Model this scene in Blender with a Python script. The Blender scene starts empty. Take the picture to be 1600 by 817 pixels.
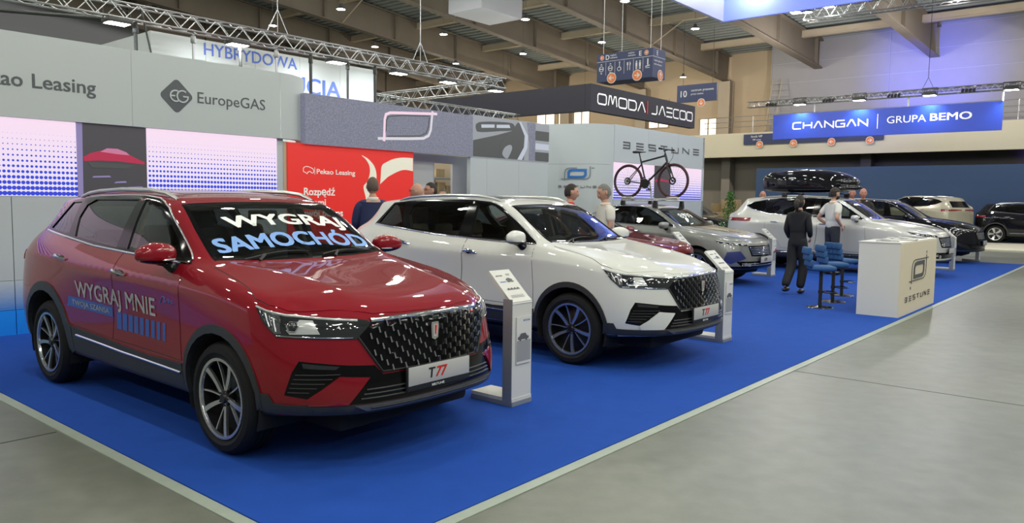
import bpy, bmesh, math, random
from mathutils import Vector, Matrix, Quaternion
from mathutils.bvhtree import BVHTree
from mathutils.geometry import delaunay_2d_cdt
from mathutils.interpolate import poly_3d_calc
random.seed(7)
PI = math.pi
SC = bpy.context.scene
COL = SC.collection

# ------------------------------------------------------------------ camera
CF, CP, CR, CH = 1193.58, 0.0799271963, 0.0126855820, 1.57566575     # focal px (1600 wide), pitch, roll, height
cam_d = bpy.data.cameras.new('camera')
cam_d.sensor_fit = 'HORIZONTAL'
cam_d.sensor_width = 36.0
cam_d.lens = CF / 1600.0 * 36.0
cam_d.clip_start = 0.05
cam_d.clip_end = 400
cam = bpy.data.objects.new('camera', cam_d)
COL.objects.link(cam)
_r = Vector((math.cos(CR), math.sin(CR) * math.sin(CP), math.sin(CR) * math.cos(CP)))
_u = Vector((-math.sin(CR), math.cos(CR) * math.sin(CP), math.cos(CR) * math.cos(CP)))
_b = _r.cross(_u)
cam.matrix_world = Matrix(((_r.x, _u.x, _b.x, 0), (_r.y, _u.y, _b.y, 0), (_r.z, _u.z, _b.z, CH), (0, 0, 0, 1)))
SC.camera = cam

# ------------------------------------------------------------------ stand frame: a runs along the aisle, b into the stand
OX, OY = -0.72350053, 3.17245288
EA = Vector((0.64186497, 0.76681769, 0.0))
EB = Vector((-0.76681769, 0.64186497, 0.0))
ANG = math.atan2(EA.y, EA.x)
def W(a, b, z=0.0):
    return Vector((OX, OY, z)) + EA * a + EB * b

# ------------------------------------------------------------------ world, exposure, general light
world = bpy.data.worlds.new('hall_air')
SC.world = world
world.use_nodes = True
world.node_tree.nodes['Background'].inputs[0].default_value = (0.80, 0.84, 0.80, 1)
world.node_tree.nodes['Background'].inputs[1].default_value = 0.18
SC.view_settings.view_transform = 'Standard'
SC.view_settings.look = 'None'
SC.view_settings.gamma = 1.0
SC.view_settings.use_curve_mapping = False
SC.view_settings.exposure = 0.0
SC.cycles.max_bounces = 6
SC.cycles.diffuse_bounces = 3
SC.cycles.glossy_bounces = 3
SC.cycles.transparent_max_bounces = 12
SC.cycles.sample_clamp_indirect = 4.0
SC.cycles.caustics_reflective = False
SC.cycles.caustics_refractive = False

def lamp(name, kind, loc, energy, color=(1, 1, 1), size=0.3, target=None, spot=None, size_y=None, blend=0.5):
    d = bpy.data.lights.new(name, kind)
    d.energy = energy
    d.color = color
    if kind == 'AREA':
        d.size = size
        if size_y:
            d.shape = 'RECTANGLE'
            d.size_y = size_y
    else:
        d.shadow_soft_size = size
    if kind == 'SPOT':
        d.spot_size = spot or 1.6
        d.spot_blend = blend
    o = bpy.data.objects.new(name, d)
    COL.objects.link(o)
    o.location = loc
    if target is not None:
        o.rotation_euler = (Vector(target) - Vector(loc)).to_track_quat('-Z', 'Y').to_euler()
    return o
# ------------------------------------------------------------------ materials
M = {}
def mat(name, col, rough=0.5, metal=0.0, coat=0.0, emit=None, estr=0.0, spec=None, noise=0.0, nscale=20.0, bump=0.0, bscale=60.0, coatr=0.03):
    m = bpy.data.materials.new(name)
    m.use_nodes = True
    nt = m.node_tree
    p = nt.nodes['Principled BSDF']
    p.inputs['Base Color'].default_value = (*col, 1)
    p.inputs['Roughness'].default_value = rough
    p.inputs['Metallic'].default_value = metal
    if coat:
        p.inputs['Coat Weight'].default_value = coat
        p.inputs['Coat Roughness'].default_value = coatr
    if spec is not None:
        p.inputs['Specular IOR Level'].default_value = spec
    if emit is not None:
        p.inputs['Emission Color'].default_value = (*emit, 1)
        p.inputs['Emission Strength'].default_value = estr
    if noise or bump:
        tc = nt.nodes.new('ShaderNodeTexCoord')
    if noise:
        n = nt.nodes.new('ShaderNodeTexNoise')
        n.inputs['Scale'].default_value = nscale
        n.inputs['Detail'].default_value = 5
        nt.links.new(tc.outputs['Object'], n.inputs['Vector'])
        r = nt.nodes.new('ShaderNodeMapRange')
        r.inputs['To Min'].default_value = 1 - noise
        r.inputs['To Max'].default_value = 1 + noise
        nt.links.new(n.outputs['Fac'], r.inputs['Value'])
        mx = nt.nodes.new('ShaderNodeVectorMath')
        mx.operation = 'SCALE'
        mx.inputs[0].default_value = col
        nt.links.new(r.outputs[0], mx.inputs['Scale'])
        nt.links.new(mx.outputs[0], p.inputs['Base Color'])
    if bump:
        n2 = nt.nodes.new('ShaderNodeTexNoise')
        n2.inputs['Scale'].default_value = bscale
        n2.inputs['Detail'].default_value = 4
        nt.links.new(tc.outputs['Object'], n2.inputs['Vector'])
        b = nt.nodes.new('ShaderNodeBump')
        b.inputs['Strength'].default_value = bump
        b.inputs['Distance'].default_value = 0.01
        nt.links.new(n2.outputs['Fac'], b.inputs['Height'])
        nt.links.new(b.outputs[0], p.inputs['Normal'])
    M[name] = m
    return m

def glassmat(name, tint, gloss=0.06, rough=0.0):
    m = bpy.data.materials.new(name)
    m.use_nodes = True
    nt = m.node_tree
    nt.nodes.clear()
    out = nt.nodes.new('ShaderNodeOutputMaterial')
    tr = nt.nodes.new('ShaderNodeBsdfTransparent')
    tr.inputs[0].default_value = (*tint, 1)
    gl = nt.nodes.new('ShaderNodeBsdfGlossy')
    gl.inputs['Roughness'].default_value = rough
    lw = nt.nodes.new('ShaderNodeLayerWeight')
    lw.inputs['Blend'].default_value = 0.5
    fr = nt.nodes.new('ShaderNodeMath')
    fr.operation = 'POWER'
    fr.inputs[1].default_value = 4.5
    nt.links.new(lw.outputs['Facing'], fr.inputs[0])
    ad = nt.nodes.new('ShaderNodeMath')
    ad.operation = 'ADD'
    ad.use_clamp = True
    ad.inputs[1].default_value = gloss
    nt.links.new(fr.outputs[0], ad.inputs[0])
    mx = nt.nodes.new('ShaderNodeMixShader')
    nt.links.new(ad.outputs[0], mx.inputs[0])
    nt.links.new(tr.outputs[0], mx.inputs[1])
    nt.links.new(gl.outputs[0], mx.inputs[2])
    nt.links.new(mx.outputs[0], out.inputs[0])
    M[name] = m
    return m

mat('deep_red_paint', (0.14, 0.003, 0.008), 0.6, 0.0, 1.0, spec=0.1)
mat('lamp_chrome', (0.30, 0.31, 0.33), 0.12, 0.9)
mat('red_paint', (0.22, 0.0015, 0.010), 0.6, 0.0, 1.0, spec=0.1)
mat('white_paint', (0.66, 0.67, 0.63), 0.5, 0.0, 1.0, spec=0.2)
mat('silver_paint', (0.23, 0.24, 0.225), 0.38, 0.5, 1.0)
mat('pale_silver_paint', (0.60, 0.60, 0.57), 0.32, 0.35, 1.0)
mat('black_paint', (0.004, 0.004, 0.007), 0.6, 0.0, 1.0, spec=0.05, coatr=0.02)
mat('beige_paint', (0.45, 0.43, 0.33), 0.35, 0.3, 1.0)
mat('cladding', (0.026, 0.028, 0.030), 0.45, noise=0.15, nscale=300)
mat('gloss_black', (0.004, 0.004, 0.005), 0.12, spec=0.25)
mat('matte_black', (0.012, 0.012, 0.013), 0.6)
mat('well_black', (0.008, 0.008, 0.009), 0.9)
mat('chrome', (0.80, 0.81, 0.84), 0.08, 1.0)
mat('satin_metal', (0.55, 0.56, 0.56), 0.32, 1.0)
mat('rim_silver', (0.62, 0.63, 0.64), 0.20, 0.9)
mat('rim_black', (0.006, 0.006, 0.007), 0.35, 0.0)
mat('rubber', (0.010, 0.010, 0.011), 0.7, spec=0.25)
mat('plate_grey', (0.46, 0.46, 0.45), 0.5)
mat('text_black', (0.012, 0.012, 0.014), 0.5)
mat('text_red', (0.62, 0.015, 0.015), 0.5)
mat('text_white', (0.80, 0.82, 0.80), 0.5)
mat('decal_grey', (0.45, 0.44, 0.46), 0.4)
mat('decal_blue', (0.045, 0.11, 0.42), 0.4)
mat('decal_sky', (0.20, 0.38, 0.76), 0.6)
mat('lamp_lens_white', (0.70, 0.72, 0.72), 0.15, 0.4)
mat('lamp_lens_dark', (0.02, 0.022, 0.025), 0.08, 0.0, 1.0)
mat('tail_red', (0.22, 0.01, 0.012), 0.15, 0.0, 1.0)
mat('seat_dark', (0.018, 0.018, 0.028), 0.7)
mat('seat_beige', (0.30, 0.25, 0.19), 0.7)
mat('trim_beige', (0.50, 0.43, 0.28), 0.6)
mat('dash', (0.03, 0.03, 0.032), 0.6)
mat('light_interior', (0.35, 0.34, 0.31), 0.8)
glassmat('glass_clear', (0.52, 0.56, 0.54))
glassmat('glass_dark', (0.10, 0.11, 0.12))
glassmat('glass_windshield', (0.42, 0.46, 0.45), 0.05)
mat('carpet_blue', (0.012, 0.068, 0.37), 0.92, noise=0.12, nscale=6, bump=0.25, bscale=900, spec=0.2)

# ------------------------------------------------------------------ objects
def tag(o, label=None, cat=None, group=None, kind=None):
    if label: o['label'] = label
    if cat: o['category'] = cat
    if group: o['group'] = group
    if kind: o['kind'] = kind
    return o

def thing(name, loc=(0, 0, 0), rz=0.0, label=None, cat=None, group=None, kind=None):
    o = bpy.data.objects.new(name, None)
    o.empty_display_size = 0.1
    COL.objects.link(o)
    o.location = loc
    o.rotation_euler = (0, 0, rz)
    return tag(o, label, cat, group, kind)

def kids(o):
    return [c for c in COL.objects if c.parent == o]
CH_ = {}
def setpar(o, p):
    if p is not None:
        o.parent = p
        CH_.setdefault(p.name, []).append(o)

def copy_tree(o, parent=None, swap=None):
    c = o.copy()
    if o.data is not None and swap and o.data.materials and any(m and m.name in swap for m in o.data.materials):
        c.data = o.data.copy()
        for i, m in enumerate(c.data.materials):
            if m.name in swap:
                c.data.materials[i] = M[swap[m.name]]
    COL.objects.link(c)
    setpar(c, parent)
    for ch in list(CH_.get(o.name, [])):
        copy_tree(ch, c, swap)
    return c

class MB:
    def __init__(s):
        s.v = []; s.f = []; s.sm = []
    def add(s, vs, fs, smooth=False):
        n = len(s.v)
        s.v += [tuple(v) for v in vs]
        s.f += [tuple(i + n for i in f) for f in fs]
        s.sm += [smooth] * len(fs)
        return s
    def box(s, c, d, rz=0.0, m=None):
        x, y, z = d[0] / 2, d[1] / 2, d[2] / 2
        vs = [Vector((sx * x, sy * y, sz * z)) for sz in (-1, 1) for sy in (-1, 1) for sx in (-1, 1)]
        R = m if m is not None else Matrix.Rotation(rz, 3, 'Z')
        vs = [R @ v + Vector(c) for v in vs]
        return s.add(vs, [(0, 2, 3, 1), (4, 5, 7, 6), (0, 1, 5, 4), (2, 6, 7, 3), (0, 4, 6, 2), (1, 3, 7, 5)])
    def rbox(s, c, d, r=0.02, m=None, seg=2):
        bm = bmesh.new()
        bmesh.ops.create_cube(bm, size=1.0)
        for v in bm.verts:
            v.co = Vector((v.co.x * d[0], v.co.y * d[1], v.co.z * d[2]))
        bmesh.ops.bevel(bm, geom=bm.edges[:], offset=min(r, min(d) * 0.45), segments=seg, profile=0.5, affect='EDGES')
        R = m if m is not None else Matrix.Identity(3)
        s.add([R @ v.co + Vector(c) for v in bm.verts], [[v.index for v in f.verts] for f in bm.faces], True)
        bm.free()
        return s
    def bar(s, p, q, w, h=None, up=(0, 0, 1)):
        p = Vector(p); q = Vector(q); h = h or w
        d = (q - p).normalized(); u = Vector(up)
        if abs(d.dot(u)) > 0.98: u = Vector((1, 0, 0))
        sd = d.cross(u).normalized(); u2 = sd.cross(d)
        vs = [b + sd * (i * w / 2) + u2 * (j * h / 2) for b in (p, q) for i, j in ((-1, -1), (1, -1), (1, 1), (-1, 1))]
        return s.add(vs, [(3, 2, 1, 0), (4, 5, 6, 7), (0, 1, 5, 4), (1, 2, 6, 5), (2, 3, 7, 6), (3, 0, 4, 7)])
    def tube(s, pts, r, n=8, caps=True, closed=False):
        pts = [Vector(p) for p in pts]
        m = len(pts)
        rr = r if isinstance(r, (list, tuple)) else [r] * m
        vs = []; prev = None
        for i, p in enumerate(pts):
            if closed: d = pts[(i + 1) % m] - pts[i - 1]
            else: d = pts[min(i + 1, m - 1)] - pts[max(i - 1, 0)]
            d.normalize()
            if prev is None:
                u = Vector((0, 0, 1)) if abs(d.z) < 0.9 else Vector((1, 0, 0))
                sd = d.cross(u).normalized()
            else:
                sd = (prev - d * prev.dot(d)).normalized()
            prev = sd
            u2 = sd.cross(d)
            for k in range(n):
                t = 2 * PI * k / n
                vs.append(p + (sd * math.cos(t) + u2 * math.sin(t)) * rr[i])
        fs = []
        for i in range(m if closed else m - 1):
            j = (i + 1) % m
            for k in range(n):
                k2 = (k + 1) % n
                fs.append((i * n + k, i * n + k2, j * n + k2, j * n + k))
        if caps and not closed:
            fs.append(tuple(range(n))[::-1]); fs.append(tuple((m - 1) * n + k for k in range(n)))
        return s.add(vs, fs, True)
    def lathe(s, prof, c=(0, 0, 0), axis='Z', n=24, a0=0, a1=2 * PI, caps=False):
        vs = []; full = abs(a1 - a0 - 2 * PI) < 1e-6
        m = n if full else n + 1
        for i in range(m):
            t = a0 + (a1 - a0) * i / n
            for (r, h) in prof:
                if axis == 'Z': v = (r * math.cos(t), r * math.sin(t), h)
                elif axis == 'Y': v = (r * math.cos(t), h, r * math.sin(t))
                else: v = (h, r * math.cos(t), r * math.sin(t))
                vs.append(Vector(v) + Vector(c))
        k = len(prof); fs = []
        for i in range(n):
            j = (i + 1) % m
            for q in range(k - 1):
                fs.append((i * k + q, j * k + q, j * k + q + 1, i * k + q + 1))
        if caps:
            fs.append(tuple(i * k for i in range(m))[::-1]); fs.append(tuple(i * k + k - 1 for i in range(m)))
        return s.add(vs, fs, True)
    def cyl(s, p, q, r, n=12, r2=None):
        return s.tube([p, q], [r, r if r2 is None else r2], n)
    def ball(s, c, r, n=12, m=8, R=None):
        r = r if isinstance(r, (list, tuple)) else (r, r, r)
        vs = []
        for i in range(m + 1):
            ph = PI * i / m
            for k in range(n):
                t = 2 * PI * k / n
                v = Vector((r[0] * math.sin(ph) * math.cos(t), r[1] * math.sin(ph) * math.sin(t), r[2] * math.cos(ph)))
                if R is not None: v = R @ v
                vs.append(v + Vector(c))
        fs = [(i * n + k, (i + 1) * n + k, (i + 1) * n + (k + 1) % n, i * n + (k + 1) % n) for i in range(m) for k in range(n)]
        return s.add(vs, fs, True)
    def prism(s, poly, f0, f1, smooth=False):
        """poly: list of 2D points, f0/f1: functions (u,v)->3D for the two ends"""
        n = len(poly)
        vs = [f0(*p) for p in poly] + [f1(*p) for p in poly]
        fs = [tuple(range(n))[::-1], tuple(range(n, 2 * n))] + [(i, (i + 1) % n, n + (i + 1) % n, n + i) for i in range(n)]
        return s.add(vs, fs, smooth)
    def mesh(s, name='m'):
        me = bpy.data.meshes.new(name)
        me.from_pydata(s.v, [], s.f)
        me.polygons.foreach_set('use_smooth', s.sm)
        me.update()
        return me
    def build(s, name, m, parent=None, loc=None, sharp=0.6, fixn=True):
        me = s.mesh(name)
        if fixn:
            bm = bmesh.new(); bm.from_mesh(me)
            bmesh.ops.recalc_face_normals(bm, faces=bm.faces[:])
            bm.to_mesh(me); bm.free()
        if any(s.sm) and sharp:
            me.set_sharp_from_angle(angle=sharp)
        return link(name, me, m, parent, loc)

def link(name, me, m, parent=None, loc=None):
    if m is not None:
        me.materials.clear()
        for q in (m if isinstance(m, (list, tuple)) else [m]):
            me.materials.append(M[q] if isinstance(q, str) else q)
    o = bpy.data.objects.new(name, me)
    COL.objects.link(o)
    if loc is not None: o.location = loc
    setpar(o, parent)
    return o

def eval_mesh(o):
    bpy.context.view_layer.update()
    dg = bpy.context.evaluated_depsgraph_get()
    return bpy.data.meshes.new_from_object(o.evaluated_get(dg), depsgraph=dg)

def text_mesh(s, size=1.0, bold=0.0, shear=0.0, sx=1.0, align='LEFT', extrude=0.0, res=3, spacing=1.0):
    c = bpy.data.curves.new('t', 'FONT')
    c.body = s; c.size = size; c.shear = shear; c.align_x = align; c.extrude = extrude
    c.resolution_u = res; c.space_character = spacing
    o = bpy.data.objects.new('t', c)
    COL.objects.link(o)
    me = eval_mesh(o)
    bpy.data.objects.remove(o)
    bpy.data.curves.remove(c)
    if bold > 0:
        d = bold * size; bm = bmesh.new()
        for dx, dy in ((-1, -1), (-1, 1), (1, -1), (1, 1), (0, 0)):
            m2 = me.copy()
            for v in m2.vertices: v.co.x += dx * d; v.co.y += dy * d * .7; v.co.z += (0 if dx == 0 else -.0002)
            bm.from_mesh(m2); bpy.data.meshes.remove(m2)
        me = bpy.data.meshes.new('t'); bm.to_mesh(me); bm.free()
    for v in me.vertices: v.co.x *= sx
    return me

def text_obj(name, s, m, parent, org, ux, uz, size, bold=0.0, shear=0.0, sx=1.0, align='LEFT', ext=0.002, width=None, spacing=1.0):
    """writing on a flat face: org 3D, ux/uz unit vectors of reading direction and up. width: fit to this width"""
    me = text_mesh(s, size, bold, shear, sx, align, ext, spacing=spacing)
    ux = Vector(ux); uz = Vector(uz); un = ux.cross(uz).normalized() * 1.0
    k = 1.0
    if width:
        xs = [v.co.x for v in me.vertices]
        k = width / (max(xs) - min(xs)) if xs else 1.0
    for v in me.vertices:
        x, y, z = v.co
        v.co = Vector(org) + ux * (x * k) + uz * y + un * z
    me.update()
    return link(name, me, m, parent)

def flat_poly(poly, f, thick=0.004, holes=()):
    """filled outline (with holes) as a thin plate; f(u,v,w)->3D"""
    cu = bpy.data.curves.new('p', 'CURVE'); cu.dimensions = '2D'; cu.fill_mode = 'BOTH'; cu.extrude = thick / 2
    for lp in [poly] + list(holes):
        sp = cu.splines.new('POLY'); sp.points.add(len(lp) - 1)
        for i, (x, y) in enumerate(lp): sp.points[i].co = (x, y, 0, 1)
        sp.use_cyclic_u = True
    o = bpy.data.objects.new('p', cu); COL.objects.link(o)
    me = eval_mesh(o)
    bpy.data.objects.remove(o); bpy.data.curves.remove(cu)
    for v in me.vertices: v.co = f(v.co.x, v.co.y, v.co.z)
    me.update()
    return me

def arc(cx, cy, r, a0, a1, n=8, ry=None):
    ry = r if ry is None else ry
    return [(cx + r * math.cos(math.radians(a0 + (a1 - a0) * i / n)), cy + ry * math.sin(math.radians(a0 + (a1 - a0) * i / n))) for i in range(n + 1)]
def circle(cx, cy, r, n=20):
    return arc(cx, cy, r, 0, 360, n)[:-1]
def rrect(cx, cy, w, h, r, n=4):
    return (arc(cx + w / 2 - r, cy + h / 2 - r, r, 0, 90, n) + arc(cx - w / 2 + r, cy + h / 2 - r, r, 90, 180, n) +
            arc(cx - w / 2 + r, cy - h / 2 + r, r, 180, 270, n) + arc(cx + w / 2 - r, cy - h / 2 + r, r, 270, 360, n))
def inpoly(p, poly):
    x, y = p; c = False; j = len(poly) - 1
    for i in range(len(poly)):
        xi, yi = poly[i]; xj, yj = poly[j]
        if (yi > y) != (yj > y) and x < (xj - xi) * (y - yi) / (yj - yi) + xi: c = not c
        j = i
    return c
# ------------------------------------------------------------------ car bodies: a cage of rings and roof rows, smoothed, then cut
def car_cage(T):
    """T: front wraps FY, side stations, rear wraps, rings and top rows. Half (y>=0) mirrored."""
    bm = bmesh.new()
    crl = bm.edges.layers.float.new('crease_edge')
    nW = len(T['fy'])                      # wraps from centre outwards (first is y=0)
    rings = []
    for R in T['rings']:
        row = []
        for j, y in enumerate(T['fy']):
            row.append(bm.verts.new((R['xf'] + T['fdx'][j] * R.get('fs', 1), y * R.get('fw', 1), R['zf'][j] if isinstance(R['zf'], (list, tuple)) else R['zf'])))
        for i, x in enumerate(T['sx']):
            xx = x + (R['dx'][i] if 'dx' in R else 0)
            if i == len(T['sx']) - 1: xx += R.get('xrc', 0)
            row.append(bm.verts.new((xx, R['y'][i], R['z'][i])))
        for j in range(nW - 1, -1, -1):
            row.append(bm.verts.new((R['xr'] + T['rdx'][j], T['ry'][j], R['zr'])))
        rings.append(row)
    n = len(rings[0])
    for a, b in zip(rings[:-1], rings[1:]):
        for i in range(n - 1):
            bm.faces.new((a[i], b[i], b[i + 1], a[i + 1]))
    bm.faces.new(rings[0])                 # floor pan
    top = rings[-1]
    ns = len(T['sx'])
    c0 = nW                                # index of the front corner
    rows = [[top[c0]] + [top[k] for k in range(nW - 1, -1, -1)]]
    for i in range(1, ns - 1):
        rows.append([top[c0 + i]] + [bm.verts.new(p) for p in T['top'][i - 1]])
    rows.append([top[c0 + ns - 1]] + [top[c0 + ns + k] for k in range(nW)])
    for a, b in zip(rows[:-1], rows[1:]):
        for k in range(len(a) - 1):
            bm.faces.new((a[k], b[k], b[k + 1], a[k + 1]))
    def cr(u, v, w):
        e = bm.edges.get((u, v))
        if e: e[crl] = w
    for ri, w in T.get('ringcrease', {}).items():
        for i in range(n - 1): cr(rings[ri][i], rings[ri][i + 1], w)
    for (k, i0, i1, w) in T.get('linecrease', []):
        for i in range(i0, i1): cr(rows[i][k], rows[i + 1][k], w)
    for (i, w) in T.get('rowcrease', []):
        for k in range(len(rows[i]) - 1): cr(rows[i][k], rows[i][k + 1], w)
    # mirror
    geom = bm.verts[:] + bm.edges[:] + bm.faces[:]
    ret = bmesh.ops.duplicate(bm, geom=geom)
    nv = [g for g in ret['geom'] if isinstance(g, bmesh.types.BMVert)]
    nf = [g for g in ret['geom'] if isinstance(g, bmesh.types.BMFace)]
    for v in nv: v.co.y = -v.co.y
    bmesh.ops.reverse_faces(bm, faces=nf)
    bmesh.ops.remove_doubles(bm, verts=bm.verts[:], dist=1e-5)
    # floor pan n-gons meet on the centre line
    bmesh.ops.recalc_face_normals(bm, faces=bm.faces[:])
    me = bpy.data.meshes.new('cage')
    bm.to_mesh(me); bm.free()
    return me

class Surf:
    """smooth outer skin with ray casting and smooth normals"""
    def __init__(s, T, level):
        me = car_cage(T)
        o = bpy.data.objects.new('cage', me); COL.objects.link(o)
        md = o.modifiers.new('s', 'SUBSURF'); md.levels = level; md.render_levels = level
        md.boundary_smooth = 'PRESERVE_CORNERS'
        s.me = eval_mesh(o)
        bpy.data.objects.remove(o)
        s.v = [v.co.copy() for v in s.me.vertices]
        s.n = [v.normal.copy() for v in s.me.vertices]
        s.p = [tuple(p.vertices) for p in s.me.polygons]
        s.bvh = BVHTree.FromPolygons(s.v, s.p)
    def normal(s, loc, idx):
        vs = s.p[idx]
        w = poly_3d_calc([s.v[i] for i in vs], loc)
        n = Vector((0, 0, 0))
        for i, q in zip(vs, w): n += s.n[i] * q
        return n.normalized()
    def cast(s, o, d):
        loc, nr, idx, dist = s.bvh.ray_cast(Vector(o), Vector(d))
        if loc is None:
            loc, nr, idx, dist = s.bvh.find_nearest(Vector(o) + Vector(d) * 2.0)
        return loc, s.normal(loc, idx)
    def at(s, mode, u, v):
        if mode == 'R': return s.cast((u, -3, v), (0, 1, 0))        # right side, (x, z)
        if mode == 'L': return s.cast((u, 3, v), (0, -1, 0))
        if mode == 'F': return s.cast((4, u, v), (-1, 0, 0))        # (y, z)
        if mode == 'B': return s.cast((-7, u, v), (1, 0, 0))
        if mode == 'T': return s.cast((u, v, 4), (0, 0, -1))        # (x, y)
        if mode == 'A':                                             # around the nose: (degrees, z)
            a = math.radians(u); d = Vector((math.cos(a), math.sin(a), 0))
            return s.cast(Vector((-0.3, 0, v)) + d * 3, -d)
        if mode == 'Z':                                             # around the tail
            a = math.radians(u); d = Vector((-math.cos(a), math.sin(a), 0))
            return s.cast(Vector((-2.6, 0, v)) + d * 3, -d)

def densify(poly, step, su=1.0):
    out = []
    n = len(poly)
    for i in range(n):
        a = poly[i]; b = poly[(i + 1) % n]
        L = math.hypot((b[0] - a[0]) * su, b[1] - a[1]); k = max(1, int(math.ceil(L / step)))
        for j in range(k): out.append((a[0] + (b[0] - a[0]) * j / k, a[1] + (b[1] - a[1]) * j / k))
    return out

def panel_mesh(S, mode, poly, off=0.003, thick=0.012, step=0.05, holes=(), mirror=False):
    """a plate lying on the skin: outline poly in the projection 'mode', lifted by off along the normal, rim going inward by thick"""
    su = 0.018 if mode in 'AZ' else 1.0     # metres per unit of u
    step_u = step / su
    loops = [densify(poly, step, su)] + [densify(h, step, su) for h in holes]
    pts = []; edges = []
    for lp in loops:
        b = len(pts); pts += lp
        edges += [(b + i, b + (i + 1) % len(lp)) for i in range(len(lp))]
    x0 = min(p[0] for p in poly); x1 = max(p[0] for p in poly); y0 = min(p[1] for p in poly); y1 = max(p[1] for p in poly)
    nb = len(pts)
    i = 0; x = x0 + step_u * 0.5
    while x < x1:
        y = y0 + step * (0.5 if i % 2 else 0.25)
        while y < y1:
            if inpoly((x, y), poly) and not any(inpoly((x, y), h) for h in holes):
                dm = min(((x - p[0]) * su) ** 2 + (y - p[1]) ** 2 for p in pts[:nb])
                if dm > (0.35 * step) ** 2: pts.append((x, y))
            y += step
        x += step_u; i += 1
    # scale to equal units for the triangulation
    sp = [Vector((p[0] * su, p[1])) for p in pts]
    vo, eo, fo, ov, oe, of = delaunay_2d_cdt(sp, edges, [], 0, 1e-6)
    V = []; N = []
    for q in vo:
        loc, nr = S.at(mode, q[0] / su, q[1])
        V.append(loc + nr * off); N.append(nr)
    F = []
    for f in fo:
        c = (sum(vo[i][0] for i in f) / len(f) / su, sum(vo[i][1] for i in f) / len(f))
        if inpoly(c, poly) and not any(inpoly(c, h) for h in holes): F.append(tuple(f))
    # orient along the normals
    FF = []
    for f in F:
        nn = (V[f[1]] - V[f[0]]).cross(V[f[2]] - V[f[0]])
        FF.append(f if nn.dot(N[f[0]]) > 0 else f[::-1])
    F = FF
    nfront = len(F)
    custom = [N[i] for f in F for i in f]
    if thick:
        cnt = {}
        for f in F:
            for i in range(len(f)):
                e = (f[i], f[(i + 1) % len(f)]); cnt[e] = 1
        bd = [e for e in cnt if (e[1], e[0]) not in cnt]
        idx = {}
        top = {}
        for e in bd:
            for v in e:
                if v not in idx:
                    top[v] = len(V); V.append(V[v].copy())
                    idx[v] = len(V); V.append(V[v] - N[v] * thick)
        for a, b in bd:
            F.append((top[b], top[a], idx[a], idx[b]))
            nn = (V[a] - V[b]).cross(V[idx[a]] - V[b]).normalized()
            custom += [nn] * 4
    if mirror:
        V = [Vector((v.x, -v.y, v.z)) for v in V]
        F2 = []; cu2 = []; k = 0
        for f in F:
            cc = custom[k:k + len(f)]; k += len(f)
            F2.append(f[::-1]); cu2 += [Vector((c.x, -c.y, c.z)) for c in cc[::-1]]
        F = F2; custom = cu2
    me = bpy.data.meshes.new('panel')
    me.from_pydata([tuple(v) for v in V], [], F)
    me.polygons.foreach_set('use_smooth', [True] * len(F))
    me.update()
    me.normals_split_custom_set([tuple(c) for c in custom])
    return me

def strip_mesh(S, mode, path, w=0.012, h=0.008, closed=False, step=0.04, off=0.0, mirror=False, round_=False):
    """a bead laid on the skin along a path"""
    su = 0.018 if mode in 'AZ' else 1.0
    pts = densify(path, step, su) if closed else densify(path, step, su)[:]
    if not closed:
        out = []
        for a, b in zip(path[:-1], path[1:]):
            L = math.hypot((b[0] - a[0]) * su, b[1] - a[1]); k = max(1, int(math.ceil(L / step)))
            out += [(a[0] + (b[0] - a[0]) * j / k, a[1] + (b[1] - a[1]) * j / k) for j in range(k)]
        pts = out + [path[-1]]
    P = []
    for q in pts:
        loc, nr = S.at(mode, q[0], q[1]); P.append((loc, nr))
    n = len(P); vs = []
    for i in range(n):
        a = P[i - 1][0] if (closed or i > 0) else P[i][0]
        b = P[(i + 1) % n][0] if (closed or i < n - 1) else P[i][0]
        t = (b - a).normalized(); nr = P[i][1]; sd = t.cross(nr).normalized()
        c = P[i][0] + nr * off
        vs += [c - sd * w / 2 - nr * 0.004, c - sd * w * 0.35 + nr * h, c + sd * w * 0.35 + nr * h, c + sd * w / 2 - nr * 0.004]
    fs = []
    for i in range(n if closed else n - 1):
        j = (i + 1) % n
        for k in range(3): fs.append((i * 4 + k, j * 4 + k, j * 4 + k + 1, i * 4 + k + 1))
    if mirror: vs = [Vector((v.x, -v.y, v.z)) for v in vs]
    mb = MB(); mb.add(vs, fs, True)
    me = mb.mesh()
    bm = bmesh.new(); bm.from_mesh(me); bmesh.ops.recalc_face_normals(bm, faces=bm.faces[:]); bm.to_mesh(me); bm.free()
    return me

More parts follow.
